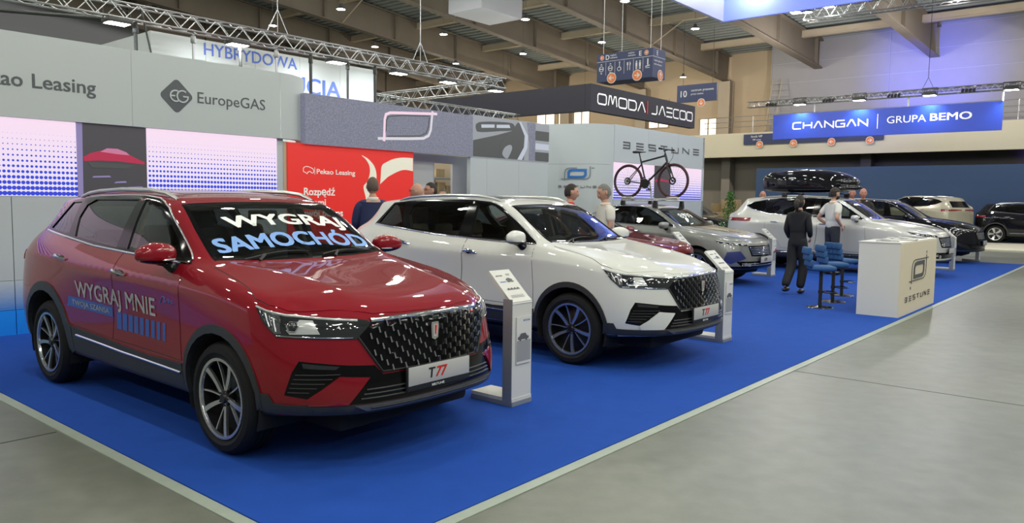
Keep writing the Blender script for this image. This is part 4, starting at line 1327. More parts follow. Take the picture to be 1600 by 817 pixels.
def gradient_material(name, c0, c1, z0, z1, bump=0):
    """printed gradient between two heights"""
    m = bpy.data.materials.new(name); m.use_nodes = True; nt = m.node_tree; p = nt.nodes['Principled BSDF']
    tc = nt.nodes.new('ShaderNodeTexCoord'); sx = nt.nodes.new('ShaderNodeSeparateXYZ'); nt.links.new(tc.outputs['Object'], sx.inputs[0])
    n = nt.nodes.new('ShaderNodeTexNoise'); n.inputs['Scale'].default_value = 14
    mp = nt.nodes.new('ShaderNodeMapping'); mp.inputs['Scale'].default_value = (1, 1, 8)
    nt.links.new(tc.outputs['Object'], mp.inputs[0]); nt.links.new(mp.outputs[0], n.inputs['Vector'])
    a = nt.nodes.new('ShaderNodeMath'); a.operation = 'MULTIPLY_ADD'; a.inputs[1].default_value = .10; nt.links.new(n.outputs['Fac'], a.inputs[0]); nt.links.new(sx.outputs[2], a.inputs[2])
    r = nt.nodes.new('ShaderNodeMapRange'); r.inputs['From Min'].default_value = z0 + .05; r.inputs['From Max'].default_value = z1 + .05; nt.links.new(a.outputs[0], r.inputs['Value'])
    mx = nt.nodes.new('ShaderNodeMix'); mx.data_type = 'RGBA'; mx.inputs[6].default_value = (*c0, 1); mx.inputs[7].default_value = (*c1, 1)
    nt.links.new(r.outputs[0], mx.inputs[0]); nt.links.new(mx.outputs[2], p.inputs['Base Color']); p.inputs['Roughness'].default_value = .45
    M[name] = m
gradient_material('wall_print', (.03, .20, .60), (.50, .56, .60), .28, .60)
mat('base_print', (.012, .28, .92), .4)

f = MB(); sbox(f, -40, 70, -40, 60, -.1, 0); tag(f.build('floor', 'concrete'), kind='structure')
fl_seam = MB()
for b in (2.916 - .0,): sbox(fl_seam, -30, -.09, b - .006, b + .006, 0, .0015)
sbox(fl_seam, 5.22 - .004, 5.22 + .004, -30, -.07, 0, .0015)
sbox(fl_seam, 21.5, 21.508, -30, -.07, 0, .0015)
tag(fl_seam.build('trim_1', 'seam'), kind='structure')
# carpet and its edge tape
c = MB(); sbox(c, 0, 22.9, 0, 7.06, 0, .012)
tag(c.build('carpet', 'carpet_blue'), 'bright blue carpet laid under the row of cars', 'carpet')
for nm, ar, lb in (('edge_tape', (-.07, 22.9, -.075, 0), 'pale tape along the aisle edge of the blue carpet'), ('edge_tape', (-.075, -.002, .002, 7.06), 'pale tape along the left end of the blue carpet')):
    e = MB(); sbox(e, ar[0], ar[1], ar[2], ar[3], 0, .006); tag(e.build(nm, 'edge_tape'), lb, 'tape', 'carpet edge tapes')

# ------------------------------------------------------------------ stand back wall: fascia, screens, panels
WB = 7.06
w = MB(); sbox(w, -6, 4.30, WB + .01, WB + .16, .0, 2.42)
bw = thing('back_wall', W(0, WB + .1), ANG, 'long white stand back wall below the screens behind the red car', 'wall panel')
def built(mb, name, m, par, **k):
    """build in world coordinates, then hang on a parent that is rotated"""
    o = mb.build(name, m, None, **k)
    return hang(o, par)
def hang(o, par):
    bpy.context.view_layer.update()
    inv = par_matrix(par).inverted()
    o.data.transform(inv)
    setpar(o, par)
    return o
def par_matrix(p):
    m = Matrix.Identity(4); q = p
    while q is not None:
        m = (Matrix.Translation(q.location) @ q.rotation_euler.to_matrix().to_4x4()) @ m
        q = q.parent
    return m
core = MB(); sbox(core, -6, 4.42, WB + .03, WB + .20, 0, 2.42); hang(core.build('wall_core', 'wall_white'), bw)
for i in range(6):
    a0 = -6 + 1.74 * i; a1 = a0 + 1.732
    p1 = MB(); sbox(p1, a0, a1, WB, WB + .03, .62, 1.545); hang(p1.build('panel', 'wall_white'), bw)
    p2 = MB(); sbox(p2, a0, a1, WB, WB + .03, .29, .616)
    o = hang(p2.build('panel', 'wall_print'), bw); tag(o, 'lower panel printed from white to blue')
    p3 = MB(); sbox(p3, a0, a1, WB - .01, WB + .03, .0, .286); o = hang(p3.build('panel', 'base_print'), bw); tag(o, 'bright blue base panel')
# fascia
fz0, fz1 = 2.415, 3.335
fs = thing('fascia_board', W(0, WB), ANG, 'long white fascia board with dark sponsor names above the dotted screens', 'sign')
for i in range(5):
    a0 = -6 + 2.067 * i; p = MB(); sbox(p, a0, a0 + 2.064, WB - .05, WB + .10, fz0, fz1); hang(p.build('fascia_panel', 'fascia_white'), fs)
cv = MB(); pts = [(4.335 + .75 * math.sin(t), WB - .05 + .75 * (1 - math.cos(t)) + .0) for t in [PI / 2 * i / 12 for i in range(13)]]
vs = [W(a, b, z) for a, b in pts for z in (fz0, fz1)] + [W(a - .1, b + .06, z) for a, b in pts for z in (fz0, fz1)]
n = len(pts); fc = [(2 * i, 2 * i + 2, 2 * i + 3, 2 * i + 1) for i in range(n - 1)] + [(2 * i + 1, 2 * i + 3, 2 * n + 2 * i + 3, 2 * n + 2 * i + 1) for i in range(n - 1)] + [(2 * i, 2 * n + 2 * i, 2 * n + 2 * i + 2, 2 * i + 2) for i in range(n - 1)]
cv.add(vs, fc, True); hang(cv.build('curved_corner', 'fascia_white'), fs)
FB = WB - .053
hang(textB('fascia_writing', 'Pekao', 'dark_text', None, 1.10, FB, 2.752, .222, bold=.012, align='RIGHT'), fs)
hang(textB('fascia_writing', 'Leasing', 'dark_text', None, 1.172, FB, 2.752, .222, bold=.010, width=.665), fs)
hang(textB('fascia_writing', 'EuropeGAS', 'dark_text', None, 3.085, FB, 2.785, .205, bold=-.002, width=.985), fs)
dm = [(x * math.cos(PI / 4) - y * math.sin(PI / 4), x * math.sin(PI / 4) + y * math.cos(PI / 4)) for x, y in rrect(0, 0, .318, .318, .05)]
o = hang(plateB('logo_diamond', [(2.823 + x, 2.842 + y) for x, y in dm], FB, 'dark_text', None, .006), fs)
lg = MB()
def stroke(mb, pts, b, w=.02, th=.006, closed=False, f=None):
    f = f or (lambda u, v, w_: W(u, b - w_, v))
    n = len(pts); P = [Vector(p) for p in pts]; L = []; R_ = []
    for i in range(n):
        a = P[i - 1] if (i > 0 or closed) else P[i]; c = P[(i + 1) % n] if (i < n - 1 or closed) else P[i]
        d1 = (P[i] - a).normalized() if (P[i] - a).length > 1e-9 else None; d2 = (c - P[i]).normalized() if (c - P[i]).length > 1e-9 else None
        if d1 is None: d1 = d2
        if d2 is None: d2 = d1
        t = (d1 + d2); t = t.normalized() if t.length > 1e-6 else d1
        nn = Vector((-t.y, t.x)); k = 1 / max(.35, abs(nn.dot(Vector((-d1.y, d1.x)))))
        L.append(P[i] + nn * w / 2 * k); R_.append(P[i] - nn * w / 2 * k)
    vs = [f(p.x, p.y, th) for p in L] + [f(p.x, p.y, th) for p in R_] + [f(p.x, p.y, 0) for p in L] + [f(p.x, p.y, 0) for p in R_]
    fs_ = []
    m = n if closed else n - 1
    for i in range(m):
        j = (i + 1) % n
        fs_ += [(i, n + i, n + j, j), (i, j, 2 * n + j, 2 * n + i), (n + i, 3 * n + i, 3 * n + j, n + j)]
    if not closed: fs_ += [(0, 2 * n, 3 * n, n), (n - 1, 2 * n - 1, 4 * n - 1, 3 * n - 1)]
    mb.add(vs, fs_)
e1 = arc(2.805, 2.842, .068, 60, 300, 14)
stroke(lg, e1, FB - .006, .018); stroke(lg, [(2.745, 2.842), (2.80, 2.842)], FB - .006, .018)
stroke(lg, arc(2.895, 2.842, .072, 50, 360, 16) + [(2.90, 2.842)], FB - .006, .018)
hang(lg.build('logo_letters', 'fascia_white'), fs)
# dotted screens and the picture between them
def screen(name, a0, a1, z0, z1, m, label, group=None, b=WB - .012, th=.05):
    o = MB(); o.box(((a1 - a0) / 2, th / 2, (z1 - z0) / 2), (a1 - a0, th, z1 - z0))
    ob = o.build(name, m); ob.location = W(a0, b, z0); ob.rotation_euler = (0, 0, ANG)
    return tag(ob, label, 'screen', group)
screen('led_screen', -6.0, 1.635, 1.555, 2.41, 'led_dots', 'pink screen with blue dots at the far left above the red car', 'dotted screens')
screen('led_screen', 2.455, 4.29, 1.555, 2.41, 'led_dots', 'pink screen with blue dots between dark picture and red panel', 'dotted screens')
ps = thing('picture_screen', W(2.04, WB), ANG, 'dark screen showing a red sports car between the two dotted screens', 'screen')
q = MB(); sbox(q, 1.64, 2.45, WB + .005, WB + .03, 1.555, 2.41); hang(q.build('screen_field', 'led_black'), ps)
hang(plateB('screen_column', [(1.645, 1.555), (1.70, 1.555), (1.71, 2.41), (1.64, 2.41)], WB + .003, 'led_violet'), ps)
hang(plateB('pictured_car', [(1.71, 2.02), (1.80, 2.07), (1.90, 2.10), (2.05, 2.12), (2.18, 2.10), (2.30, 2.04), (2.42, 1.99), (2.42, 1.96), (2.1, 1.985), (1.9, 1.985), (1.72, 1.97)], WB + .002, 'led_red'), ps)
hang(plateB('pictured_roof', [(1.90, 2.09), (1.98, 2.135), (2.10, 2.135), (2.20, 2.10), (2.24, 2.065), (2.1, 2.07)], WB - .002, 'led_pink'), ps)
hang(plateB('pictured_shadow', [(1.76, 1.96), (2.3, 1.95), (2.2, 1.90), (1.80, 1.90)], WB - .001, 'led_dark'), ps)
for a, z, w_ in ((1.80, 1.78, .22), (2.05, 1.72, .15), (2.2, 1.66, .2), (1.95, 1.60, .26)):
    hang(plateB('pictured_glint', [(a, z), (a + w_, z + .01), (a + w_ * .9, z + .03), (a + .02, z + .02)], WB - .001, 'led_violet'), ps)
# recess between screens and red panel
rc = MB(); sbox(rc, 4.42, 4.47, WB + .02, WB + .4, 0, 2.38); tag(rc.build('trim_2', 'hall_tan'), kind='structure')
rc = MB(); sbox(rc, 4.30, 4.42, WB + .30, WB + .4, 0, 2.42); tag(rc.build('trim_3', 'orange_glow'), kind='structure') if 'orange_glow' in M else tag(rc.build('trim_3', 'orange'), kind='structure')
# red panel
rp = thing('red_panel', W(5.7, WB), ANG, 'red leasing advert panel with cream horn shapes behind the navy suited man', 'advert')
q = MB(); sbox(q, 4.47, 6.93, WB, WB + .08, 0, 2.375); hang(q.build('panel_board', 'red_panel'), rp)
def smooth(P, n=5, closed=True):
    out = []; m = len(P)
    for i in range(m if closed else m - 1):
        p0, p1, p2, p3 = [Vector(P[(i + k) % m] if closed else P[min(max(i + k, 0), m - 1)]) for k in (-1, 0, 1, 2)]
        for j in range(n):
            t = j / n
            v = .5 * ((2 * p1) + (-p0 + p2) * t + (2 * p0 - 5 * p1 + 4 * p2 - p3) * t * t + (-p0 + 3 * p1 - 3 * p2 + p3) * t ** 3)
            out.append((v.x, v.y))
    if not closed: out.append(tuple(P[-1]))
    return out
hang(plateB('print_shape', smooth([(5.82, 2.255), (5.96, 2.20), (6.08, 2.09), (6.125, 1.95), (6.10, 1.80), (6.06, 1.66), (6.00, 1.50), (5.93, 1.45), (5.90, 1.60), (5.86, 1.76), (5.93, 1.84), (5.985, 1.96), (5.98, 2.09), (5.91, 2.19)], 4), WB - .001, 'cream_print'), rp)
hang(plateB('print_shape', [(6.20, 1.81)] + smooth([(6.215, 1.95), (6.24, 2.11), (6.36, 2.18), (6.50, 2.232), (6.70, 2.262), (6.915, 2.262)], 4, False) + smooth([(6.915, 2.045), (6.72, 2.06), (6.55, 2.015), (6.36, 1.93)], 4, False), WB - .001, 'cream_print'), rp)
hang(textB('panel_writing', 'Pekao Leasing', 'cream_text', None, 4.965, WB - .003, 1.935, .105, bold=.012, width=.72), rp)
bis = MB(); stroke(bis, smooth([(4.74, 2.01), (4.78, 2.035), (4.84, 2.03), (4.91, 2.00), (4.915, 1.95), (4.88, 1.945), (4.86, 1.965), (4.82, 1.955), (4.80, 1.93), (4.77, 1.95), (4.74, 1.96)], 3), WB - .001, .010, .004, True)
stroke(bis, [(4.938, 2.03), (4.938, 1.92)], WB - .001, .006, .004); hang(bis.build('panel_emblem', 'cream_text'), rp)
for s_, z in (('Rozpędź', 1.615), ('z nami', 1.455), ('swój biznes', 1.295)):
    hang(textB('panel_writing', s_, 'cream_text', None, 4.735, WB - .003, z, .155, bold=.02), rp)
# storage room front
sr = thing('storage_front', W(7.6, 7.5), ANG, 'grey storage room front with an open hatch beside the red panel', 'wall panel')
q = MB()
sbox(q, 6.93, 7.80, 7.45, 7.50, 0, 2.38); sbox(q, 8.27, 8.75, 7.45, 7.50, 0, 2.38); sbox(q, 7.80, 8.27, 7.45, 7.50, 2.235, 2.38); sbox(q, 7.80, 8.27, 7.45, 7.50, 0, .9)
hang(q.build('storage_wall', 'storage_grey') if 'storage_grey' in M else q.build('storage_wall', 'hall_grey'), sr)
q = MB(); sbox(q, 7.15, 7.75, 7.43, 7.45, 0, 2.24); hang(q.build('storage_door', 'wall_white'), sr)
q = MB(); sbox(q, 6.9, 10.2, 8.8, 8.85, 0, 2.38); hang(q.build('storage_back', 'hall_tan'), sr)
q = MB(); sbox(q, 8.1, 9.5, 8.2, 8.6, 1.62, 1.65); sbox(q, 8.1, 9.5, 8.2, 8.6, 1.98, 2.01); hang(q.build('storage_shelf', 'alu'), sr)
mat('box_brown', (.34, .25, .13), .8, noise=.15, nscale=8)
for k, (a, z, w_, h_, d_) in enumerate(((7.92, 1.65, .26, .17, .3), (8.22, 1.65, .2, .26, .3), (7.95, 1.82, .22, .14, .26), (8.42, 1.65, .16, .2, .3), (8.15, 2.01, .3, .16, .3))):
    q = MB(); q.box((0, 0, h_ / 2), (w_, d_, h_)); q.box((0, 0, h_ + .001), (w_, .05, .002)); o = q.build('cardboard_box', 'box_brown'); o.location = W(a + .55, 8.38, z); o.rotation_euler = (0, 0, ANG + .05 * k)
    tag(o, ['wide low cardboard box on the lower storage shelf at left', 'tall cardboard box on the lower storage shelf in the middle', 'small cardboard box topmost of its stack on the lower storage shelf', 'narrow cardboard box at the right end of the lower storage shelf', 'cardboard box on the upper storage shelf'][k], 'box', 'boxes in the storage room')
# big picture screen
bs = thing('picture_screen', W(7.7, WB), ANG, 'wide screen showing grey leather, a chrome emblem and a car lamp above red panel', 'screen')
q = MB(); sbox(q, 4.74, 8.33, WB - .06, WB + .06, 2.365, 3.10)
o = q.build('screen_leather', 'led_leather'); hang(o, bs)
BB = WB - .062
def chromebar(pts, w, m, off=0.0, closed=False):
    k = MB(); stroke(k, pts, BB - off, w, .004, closed); return hang(k.build('emblem_stroke', m), bs)
chromebar([(6.235, 2.62), (6.245, 2.85), (6.27, 2.93), (6.36, 2.965), (6.60, 2.985), (7.42, 3.045)], .045, 'led_pinkchrome')
chromebar([(6.10, 2.535), (6.75, 2.575), (7.10, 2.605), (7.22, 2.66), (7.27, 2.76), (7.31, 3.08)], .045, 'led_chrome')
chromebar([(6.225, 2.50), (6.235, 2.63)], .05, 'led_pinkchrome', .004)
chromebar([(6.27, 2.66), (6.28, 2.84), (6.32, 2.90), (6.60, 2.945), (7.24, 2.99)], .018, 'led_dark', .004)
chromebar([(6.30, 2.585), (7.02, 2.64), (7.16, 2.70), (7.21, 2.80), (7.24, 2.97)], .018, 'led_dark', .004)
q = MB(); sbox(q, 8.335, 10.62, WB - .06, WB + .06, 2.365, 3.12); hang(q.build('screen_lamp_picture', 'led_mid'), bs)
def pic(poly, m, k): return hang(plateB('picture_shape', poly, BB - .002 * k, m), bs)
pic([(8.34, 2.37), (9.15, 2.37), (9.22, 2.62), (9.60, 2.95), (9.0, 2.80), (8.34, 2.66)], 'led_dark', 1)
pic(smooth([(8.42, 2.86), (8.50, 3.00), (9.3, 3.06), (9.50, 3.02), (9.45, 2.92), (9.1, 2.88), (8.55, 2.82)], 3), 'led_dark', 1)
pic([(8.55, 2.96), (8.92, 2.99), (8.92, 2.93), (8.56, 2.90)], 'led_light', 2); pic([(8.98, 2.99), (9.35, 3.02), (9.38, 2.96), (8.98, 2.93)], 'led_light', 2)
pic([(9.05, 2.37), (9.10, 2.66), (9.45, 2.93), (9.60, 3.08), (9.72, 3.08), (9.86, 2.80), (9.80, 2.37)], 'led_dark', 2)
pic(smooth([(9.15, 2.45), (9.22, 2.58), (9.38, 2.64), (9.44, 2.58), (9.36, 2.44), (9.28, 2.37)], 3), 'led_mid', 3)
pic([(9.64, 3.10), (9.70, 3.10), (9.92, 2.85), (9.90, 2.60), (9.74, 2.37), (9.60, 2.37), (9.80, 2.62), (9.82, 2.84)], 'led_light', 4)
q = plateB('picture_shape', [(9.96, 2.37), (9.98, 2.7), (9.90, 3.11), (10.16, 3.12), (10.16, 2.37)], BB - .004, 'led_leather'); hang(q, bs)
for z0, z1, m in ((2.37, 2.55, 'led_dark'), (2.60, 2.72, 'led_light'), (2.78, 2.97, 'led_dark'), (2.99, 3.10, 'led_mid')):
    pic([(10.17, z0), (10.61, z0), (10.61, z1), (10.17, z1)], m, 2)
# white wall under it
q = thing('white_partition', W(9.7, WB), ANG, 'plain white partition under the right half of the wide screen', 'wall panel')
for k in range(2):
    p = MB(); sbox(p, 8.75 + .94 * k, 8.75 + .94 * (k + 1) - .004, WB - .04, WB + .05, 0, 2.36); hang(p.build('panel', 'panel_white'), q)
p = MB(); sbox(p, 8.30, 8.746, WB - .04, WB + .05, 0, 2.36); hang(p.build('panel', 'panel_white'), q)
# curved white wall and the brand wall
cw = thing('curved_wall', W(12.3, 7.6), ANG, 'tall white curved corner wall with blue outlined emblem behind two men', 'wall panel')
path = [(10.66, 8.32), (12.10, 8.30), (12.30, 7.98), (12.42, 7.65), (12.58, 7.30), (12.82, 7.12), (13.16, 7.05)]
sp = smooth(path[1:], 4, False)
ZT = 3.335
def curved(z0, z1, m, path_, name, par, off=0.0):
    mb = MB(); vs = []
    for a, b in path_:
        vs += [W(a, b - off, z0), W(a, b - off, z1)]
    for a, b in path_: vs += [W(a + .05, b + .05, z0), W(a + .05, b + .05, z1)]
    n = len(path_); fc = []
    for i in range(n - 1):
        fc += [(2 * i, 2 * i + 2, 2 * i + 3, 2 * i + 1), (2 * i + 1, 2 * i + 3, 2 * n + 2 * i + 3, 2 * n + 2 * i + 1)]
    mb.add(vs, fc, True); return hang(mb.build(name, m), par)
curved(0, 2.42, 'panel_white', [path[0], path[1]], 'panel', cw); curved(2.425, ZT, 'panel_white', [path[0], path[1]], 'panel', cw)
curved(0, 2.42, 'panel_white', sp[:5], 'panel', cw); curved(2.425, ZT, 'panel_white', sp[:5], 'panel', cw)
curved(0, 2.42, 'panel_white', sp[4:], 'panel', cw); curved(2.425, ZT, 'panel_white', sp[4:], 'panel', cw)
# emblem on the curved wall
def on_path(P, t):
    L = [0]
    for p, q in zip(P[:-1], P[1:]): L.append(L[-1] + math.dist(p, q))
    s = t * L[-1]
    for i in range(len(P) - 1):
        if s <= L[i + 1] or i == len(P) - 2:
            k = (s - L[i]) / (L[i + 1] - L[i]); a = P[i][0] + (P[i + 1][0] - P[i][0]) * k; b = P[i][1] + (P[i + 1][1] - P[i][1]) * k
            d = Vector((P[i + 1][0] - P[i][0], P[i + 1][1] - P[i][1])).normalized(); return a, b, d
def fP(u, v, w):
    a, b, d = on_path(sp, u); n = Vector((-d.y, d.x)) * -1
    if n.y > 0: n = -n
    return W(a - .012 * 0 + n.x * (w + .012), b + n.y * (w + .012), v)
emblem_pts = [(.00, .0), (.16, .0), (.94, .06), (.98, .12), (1.0, .22), (1.0, 1.0)]
def emblem(f, u0, u1, z0, z1, par, m_out, m_in, w_out, w_in, k=1.0):
    U = lambda u: u0 + (u1 - u0) * u
    V = lambda v: z0 + (z1 - z0) * v
    for pts, w, m in (([(.02, .12), (.72, .12), (.80, .16), (.85, .26), (.87, .45), (.87, 1.0)], w_out, m_out),
                      ([(.13, .02), (.13, .55), (.15, .74), (.20, .84), (.28, .88), (.98, .88)], w_out, m_out),
                      ):
        mb = MB(); stroke(mb, [(U(a), V(b)) for a, b in pts], 0, w, .006, f=f); hang(mb.build('emblem_frame', m), par)
    mb = MB(); stroke(mb, [(U(a), V(b)) for a, b in ((.25, .26), (.64, .26), (.71, .30), (.74, .42), (.74, .74), (.36, .74), (.28, .70), (.25, .58))], 0, w_in, .008, True, f=f); hang(mb.build('emblem_core', m_in), par)
mat('emblem_grey', (.20, .25, .30), .4, .3)
mat('emblem_blue', (.02, .16, .50), .4)
# u runs along the path (1.95 m long); widths are in mixed units, so keep the strokes thin
plen = sum(math.dist(p, q) for p, q in zip(sp[:-1], sp[1:]))
def emblem_curved():
    f = lambda u, v, w: fP(u / plen, v, w)
    s0 = .42; s1 = 1.22
    emblem(f, s0, s1, 2.04, 2.37, cw, 'emblem_grey', 'emblem_blue', .022, .055)
    stx = s0 - .05
    for k, ch in enumerate('BESTUNE'):
        mb = MB(); letter(mb, ch, stx + k * .135, 1.885, .085, .042, .009, f); hang(mb.build('wall_letter', 'dark_text'), cw)
def letter(mb, ch, x, z, w, h, t, f):
    S = {'B': [[(0, 1), (.86, 1), (.86, .0), (0, 0)], [(.0, .5), (.8, .5)]],
         'E': [[(0, 1), (1, 1)], [(0, .5), (1, .5)], [(0, 0), (1, 0)]],
         'S': [[(1, 1), (0, 1), (0, .60)], [(.0, .5), (1, .5)], [(1, .40), (1, 0), (0, 0)]],
         'T': [[(0, 1), (1, 1)], [(.5, 1), (.5, 0)]],
         'U': [[(0, 1), (0, .0), (1, .0), (1, 1)]],
         'N': [[(0, 0), (0, 1), (1, 0), (1, 1)]],
         'O': [[(.12, 0), (.0, .16), (0, .84), (.12, 1), (.88, 1), (1, .84), (1, .16), (.88, 0), (.12, 0)]],
         'M': [[(0, 0), (.12, 1), (.30, 1), (.48, .25), (.52, .25), (.70, 1), (.88, 1), (1, 0)]],
         'D': [[(0, 0), (0, 1), (.8, 1), (1, .8), (1, .2), (.8, 0), (0.1, 0)]],
         'A': [[(0, 0), (.42, 1), (.58, 1), (1, 0)]],
         'J': [[(0, 0), (.7, 0), (.85, .15), (.85, 1)]],
         'C': [[(1, 1), (.15, 1), (0, .85), (0, .15), (.15, 0), (1, 0)]],
         'H': [[(0, 0), (0, 1)], [(0, .5), (1, .5)], [(1, 0), (1, 1)]],
         'G': [[(1, 1), (.15, 1), (0, .85), (0, .15), (.15, 0), (1, 0), (1, .48), (.55, .48)]]}
    for pl in S[ch]: stroke(mb, [(x + w * a, z + h * b) for a, b in pl], 0, t, .006, f=f)
emblem_curved()
# brand wall
bwl = thing('brand_wall', W(15.5, 7.1), ANG, 'white wall with wide spaced dark letters above a pink dotted screen behind bicycle', 'wall panel')
for k in range(3):
    a0 = 13.18 + 1.54 * k
    for z0, z1 in ((0, 1.62), (2.50, ZT + .02)):
        p = MB(); sbox(p, a0, a0 + 1.536, 7.05, 7.15, z0, z1); hang(p.build('panel', 'panel_white'), bwl)
p = MB(); sbox(p, 17.70, 17.80, 7.05, 7.65, 0, ZT + .02); sbox(p, 13.2, 17.7, 7.12, 7.2, 1.6, 2.52); hang(p.build('wall_core', 'panel_white'), bwl)
for k, ch in enumerate('BESTUNE'):
    mb = MB(); letter(mb, ch, 13.56 + k * .592, 2.835 + .006 * k, .34, .135, .035, lambda u, v, w: W(u, 7.048 - w, v)); o = hang(mb.build('wall_letter', 'dark_text'), bwl)
screen('led_screen', 13.20, 17.68, 1.635, 2.49, 'led_dots', 'pink dotted screen behind the bicycle on the silver saloon', 'dotted screens', b=7.06)
p = thing('picture_screen', W(15.45, 7.04), ANG, 'narrow black screen with red streak behind the bicycle frame', 'screen')
q = MB(); sbox(q, 15.05, 15.86, 7.025, 7.045, 1.64, 2.485); hang(q.build('screen_field', 'led_black'), p)
hang(plateB('pictured_streak', [(15.05, 2.13), (15.3, 2.17), (15.86, 2.12), (15.86, 2.08), (15.3, 2.11), (15.05, 2.08)], 7.02, 'led_red'), p)

# ------------------------------------------------------------------ truss above the wall, lamps, rods
def truss(mb, p0, p1, s=.22, tube=.022, bay=.32, n=5):
    """box truss with round chords and zigzag bracing"""
    p0 = Vector(p0); p1 = Vector(p1); d = (p1 - p0); L = d.length; d.normalize()
    sd = d.cross(Vector((0, 0, 1))).normalized(); up = Vector((0, 0, 1))
    C = [(-1, -1), (1, -1), (1, 1), (-1, 1)]
    ch = [lambda t, c=c: p0 + d * t + sd * (c[0] * s / 2) + up * (c[1] * s / 2) for c in C]
    for c in ch: mb.tube([c(0), c(L)], tube, 6)
    k = int(L / bay)
    for f in range(4):
        A, B_ = ch[f], ch[(f + 1) % 4]
        for i in range(k):
            t0 = L * i / k; t1 = L * (i + .5) / k; t2 = L * (i + 1) / k
            mb.bar(A(t0), B_(t1), tube * .8); mb.bar(B_(t1), A(t2), tube * .8)
    return mb
def truss_thing(name, p0, p1, label, s=.22, bay=.32, tube=.020):
    mb = MB(); truss(mb, p0, p1, s, tube, bay); return tag(mb.build(name, 'alu', fixn=False), label, 'truss')
truss_thing('lighting_truss', W(-5, 9.0, 4.22), W(11.45, 9.0, 4.22), 'long silver lighting truss running above the white fascia board', .22, .40, .015)
truss_thing('lighting_truss', W(11.45, 9.1, 4.20), W(11.45, 16.5, 4.20), 'silver truss turning back from the long truss towards black fascia', .24, .42, .018)
truss_thing('lighting_truss', W(9.0, 12.5, 4.05), W(16.2, 12.5, 4.05), 'rear silver truss between white banner and black fascia', .24, .42, .018)
truss_thing('lighting_truss', W(-2.2, 13.6, 5.05), W(2.6, 13.6, 4.95), 'far left silver truss above the white fascia with blue haze behind', .26, .42, .018)
def wash(name, loc, label, group, cat='lamp', gmat='wash_glow', s=1.0, rz=None, target=None, energy=0):
    t = thing(name, loc, ANG if rz is None else rz, label, cat, group)
    m = MB(); m.rbox((0, 0, 0), (.34 * s, .26 * s, .07 * s), .02 * s); m.box((0, 0, .06 * s), (.30 * s, .03, .05 * s)); m.build('lamp_housing', 'lamp_case', t)
    m = MB(); m.tube([(-.19 * s, 0, 0), (-.19 * s, 0, .17 * s), (.19 * s, 0, .17 * s), (.19 * s, 0, 0)], .008 * s, 6); m.build('lamp_bracket', 'rod_dark', t)
    m = MB(); m.box((0, 0, -.038 * s), (.29 * s, .20 * s, .006)); m.build('lamp_face', gmat, t)
    if energy:
        lamp(name + '_light', 'SPOT', Vector(loc) - Vector((0, 0, .06)), energy, (.96, 1, .97), .12, target, 2.2, blend=.8)
    return t
desc = ['first wash lamp under the long truss, beside the crossed rods', 'wash lamp on the truss above the H of the blue banner writing', 'wash lamp on the truss above the right end of blue banner writing', 'wash lamp on the truss right of the white banner', 'second wash lamp on truss right of the white banner', 'last wash lamp at the right end of the long truss']
for i, a in enumerate((2.94, 4.82, 6.78, 8.27, 9.64, 11.17)):
    wash('wash_lamp', W(a, 8.95, 4.06), desc[i], 'wash lamps on the long truss', energy=130, target=W(a, 10.6, 2.5))
for a in (0.2, -2.6):
    wash('wash_lamp', W(a, 8.95, 4.06), 'wash lamp on the long truss outside the left edge, %s' % ('nearer' if a > 0 else 'farther'), 'wash lamps on the long truss', energy=130, target=W(a, 10.6, 2.5))
rods = [3.22, 4.10, 4.90, 5.57, 6.26, 7.07, 7.72]
for i, a in enumerate(rods):
    m = MB(); m.cyl(W(a, 9.0, 4.1), W(a, 9.0, 0), .022 if i % 2 else .028, 8); m.rbox(W(a, 9.0, 4.0), (.07, .07, .12), .015)
    tag(m.build('support_rod', 'rod_dark' if i % 2 == 0 or i == 5 else 'alu'), 'thin upright rod under the long truss, %s of seven from the left' % ('first second third fourth fifth sixth last'.split()[i]), 'rod', 'rods behind the fascia')
m = MB(); m.cyl(W(3.30, 9.0, 4.35), W(3.52, 8.9, 3.1), .014, 6); tag(m.build('support_rod', 'rod_dark'), 'thin slanting rod crossing the truss beside the first wash lamp', 'rod', 'rods behind the fascia')
m = MB(); m.cyl(W(1.55, 11.5, 4.38), W(3.3, 9.2, 4.16), .03, 8); m.rbox(W(1.55, 11.5, 4.3), (.09, .09, .3), .02); m.rbox(W(1.75, 11.3, 4.26), (.06, .06, .2), .02)
tag(m.build('boom_pole', 'rod_dark'), 'black boom pole reaching from far left to the truss', 'pole')
# white banner with blue words
hy = thing('banner_wall', W(6.5, 10.2), ANG, 'tall white wall with blue words rising behind the white fascia board', 'wall panel')
zt = 4.235
for k in range(5):
    a0 = 3.905 + .94 * k
    p = MB(); sbox(p, a0, min(a0 + .936, 8.515), 10.0, 10.08, 0, zt); hang(p.build('panel', 'banner_white'), hy) if 'banner_white' in M else hang(p.build('panel', 'wall_white'), hy)
for k in range(6):
    p = MB(); sbox(p, 3.905, 3.98, 10.08 + 1.2 * k, 10.08 + 1.2 * k + 1.196, 0, zt - .005); hang(p.build('panel', 'wall_white'), hy)
mat('banner_blue', (.06, .13, .52), .5)
hang(textB('banner_writing', 'HYBRYDOWA', 'banner_blue', None, 4.79, 9.995, 3.985, .295, bold=.006, width=1.85), hy)
hang(textB('banner_writing', 'REWOLUCJA', 'banner_blue', None, 4.80, 9.995, 3.56, .44, bold=.016, width=2.84), hy)

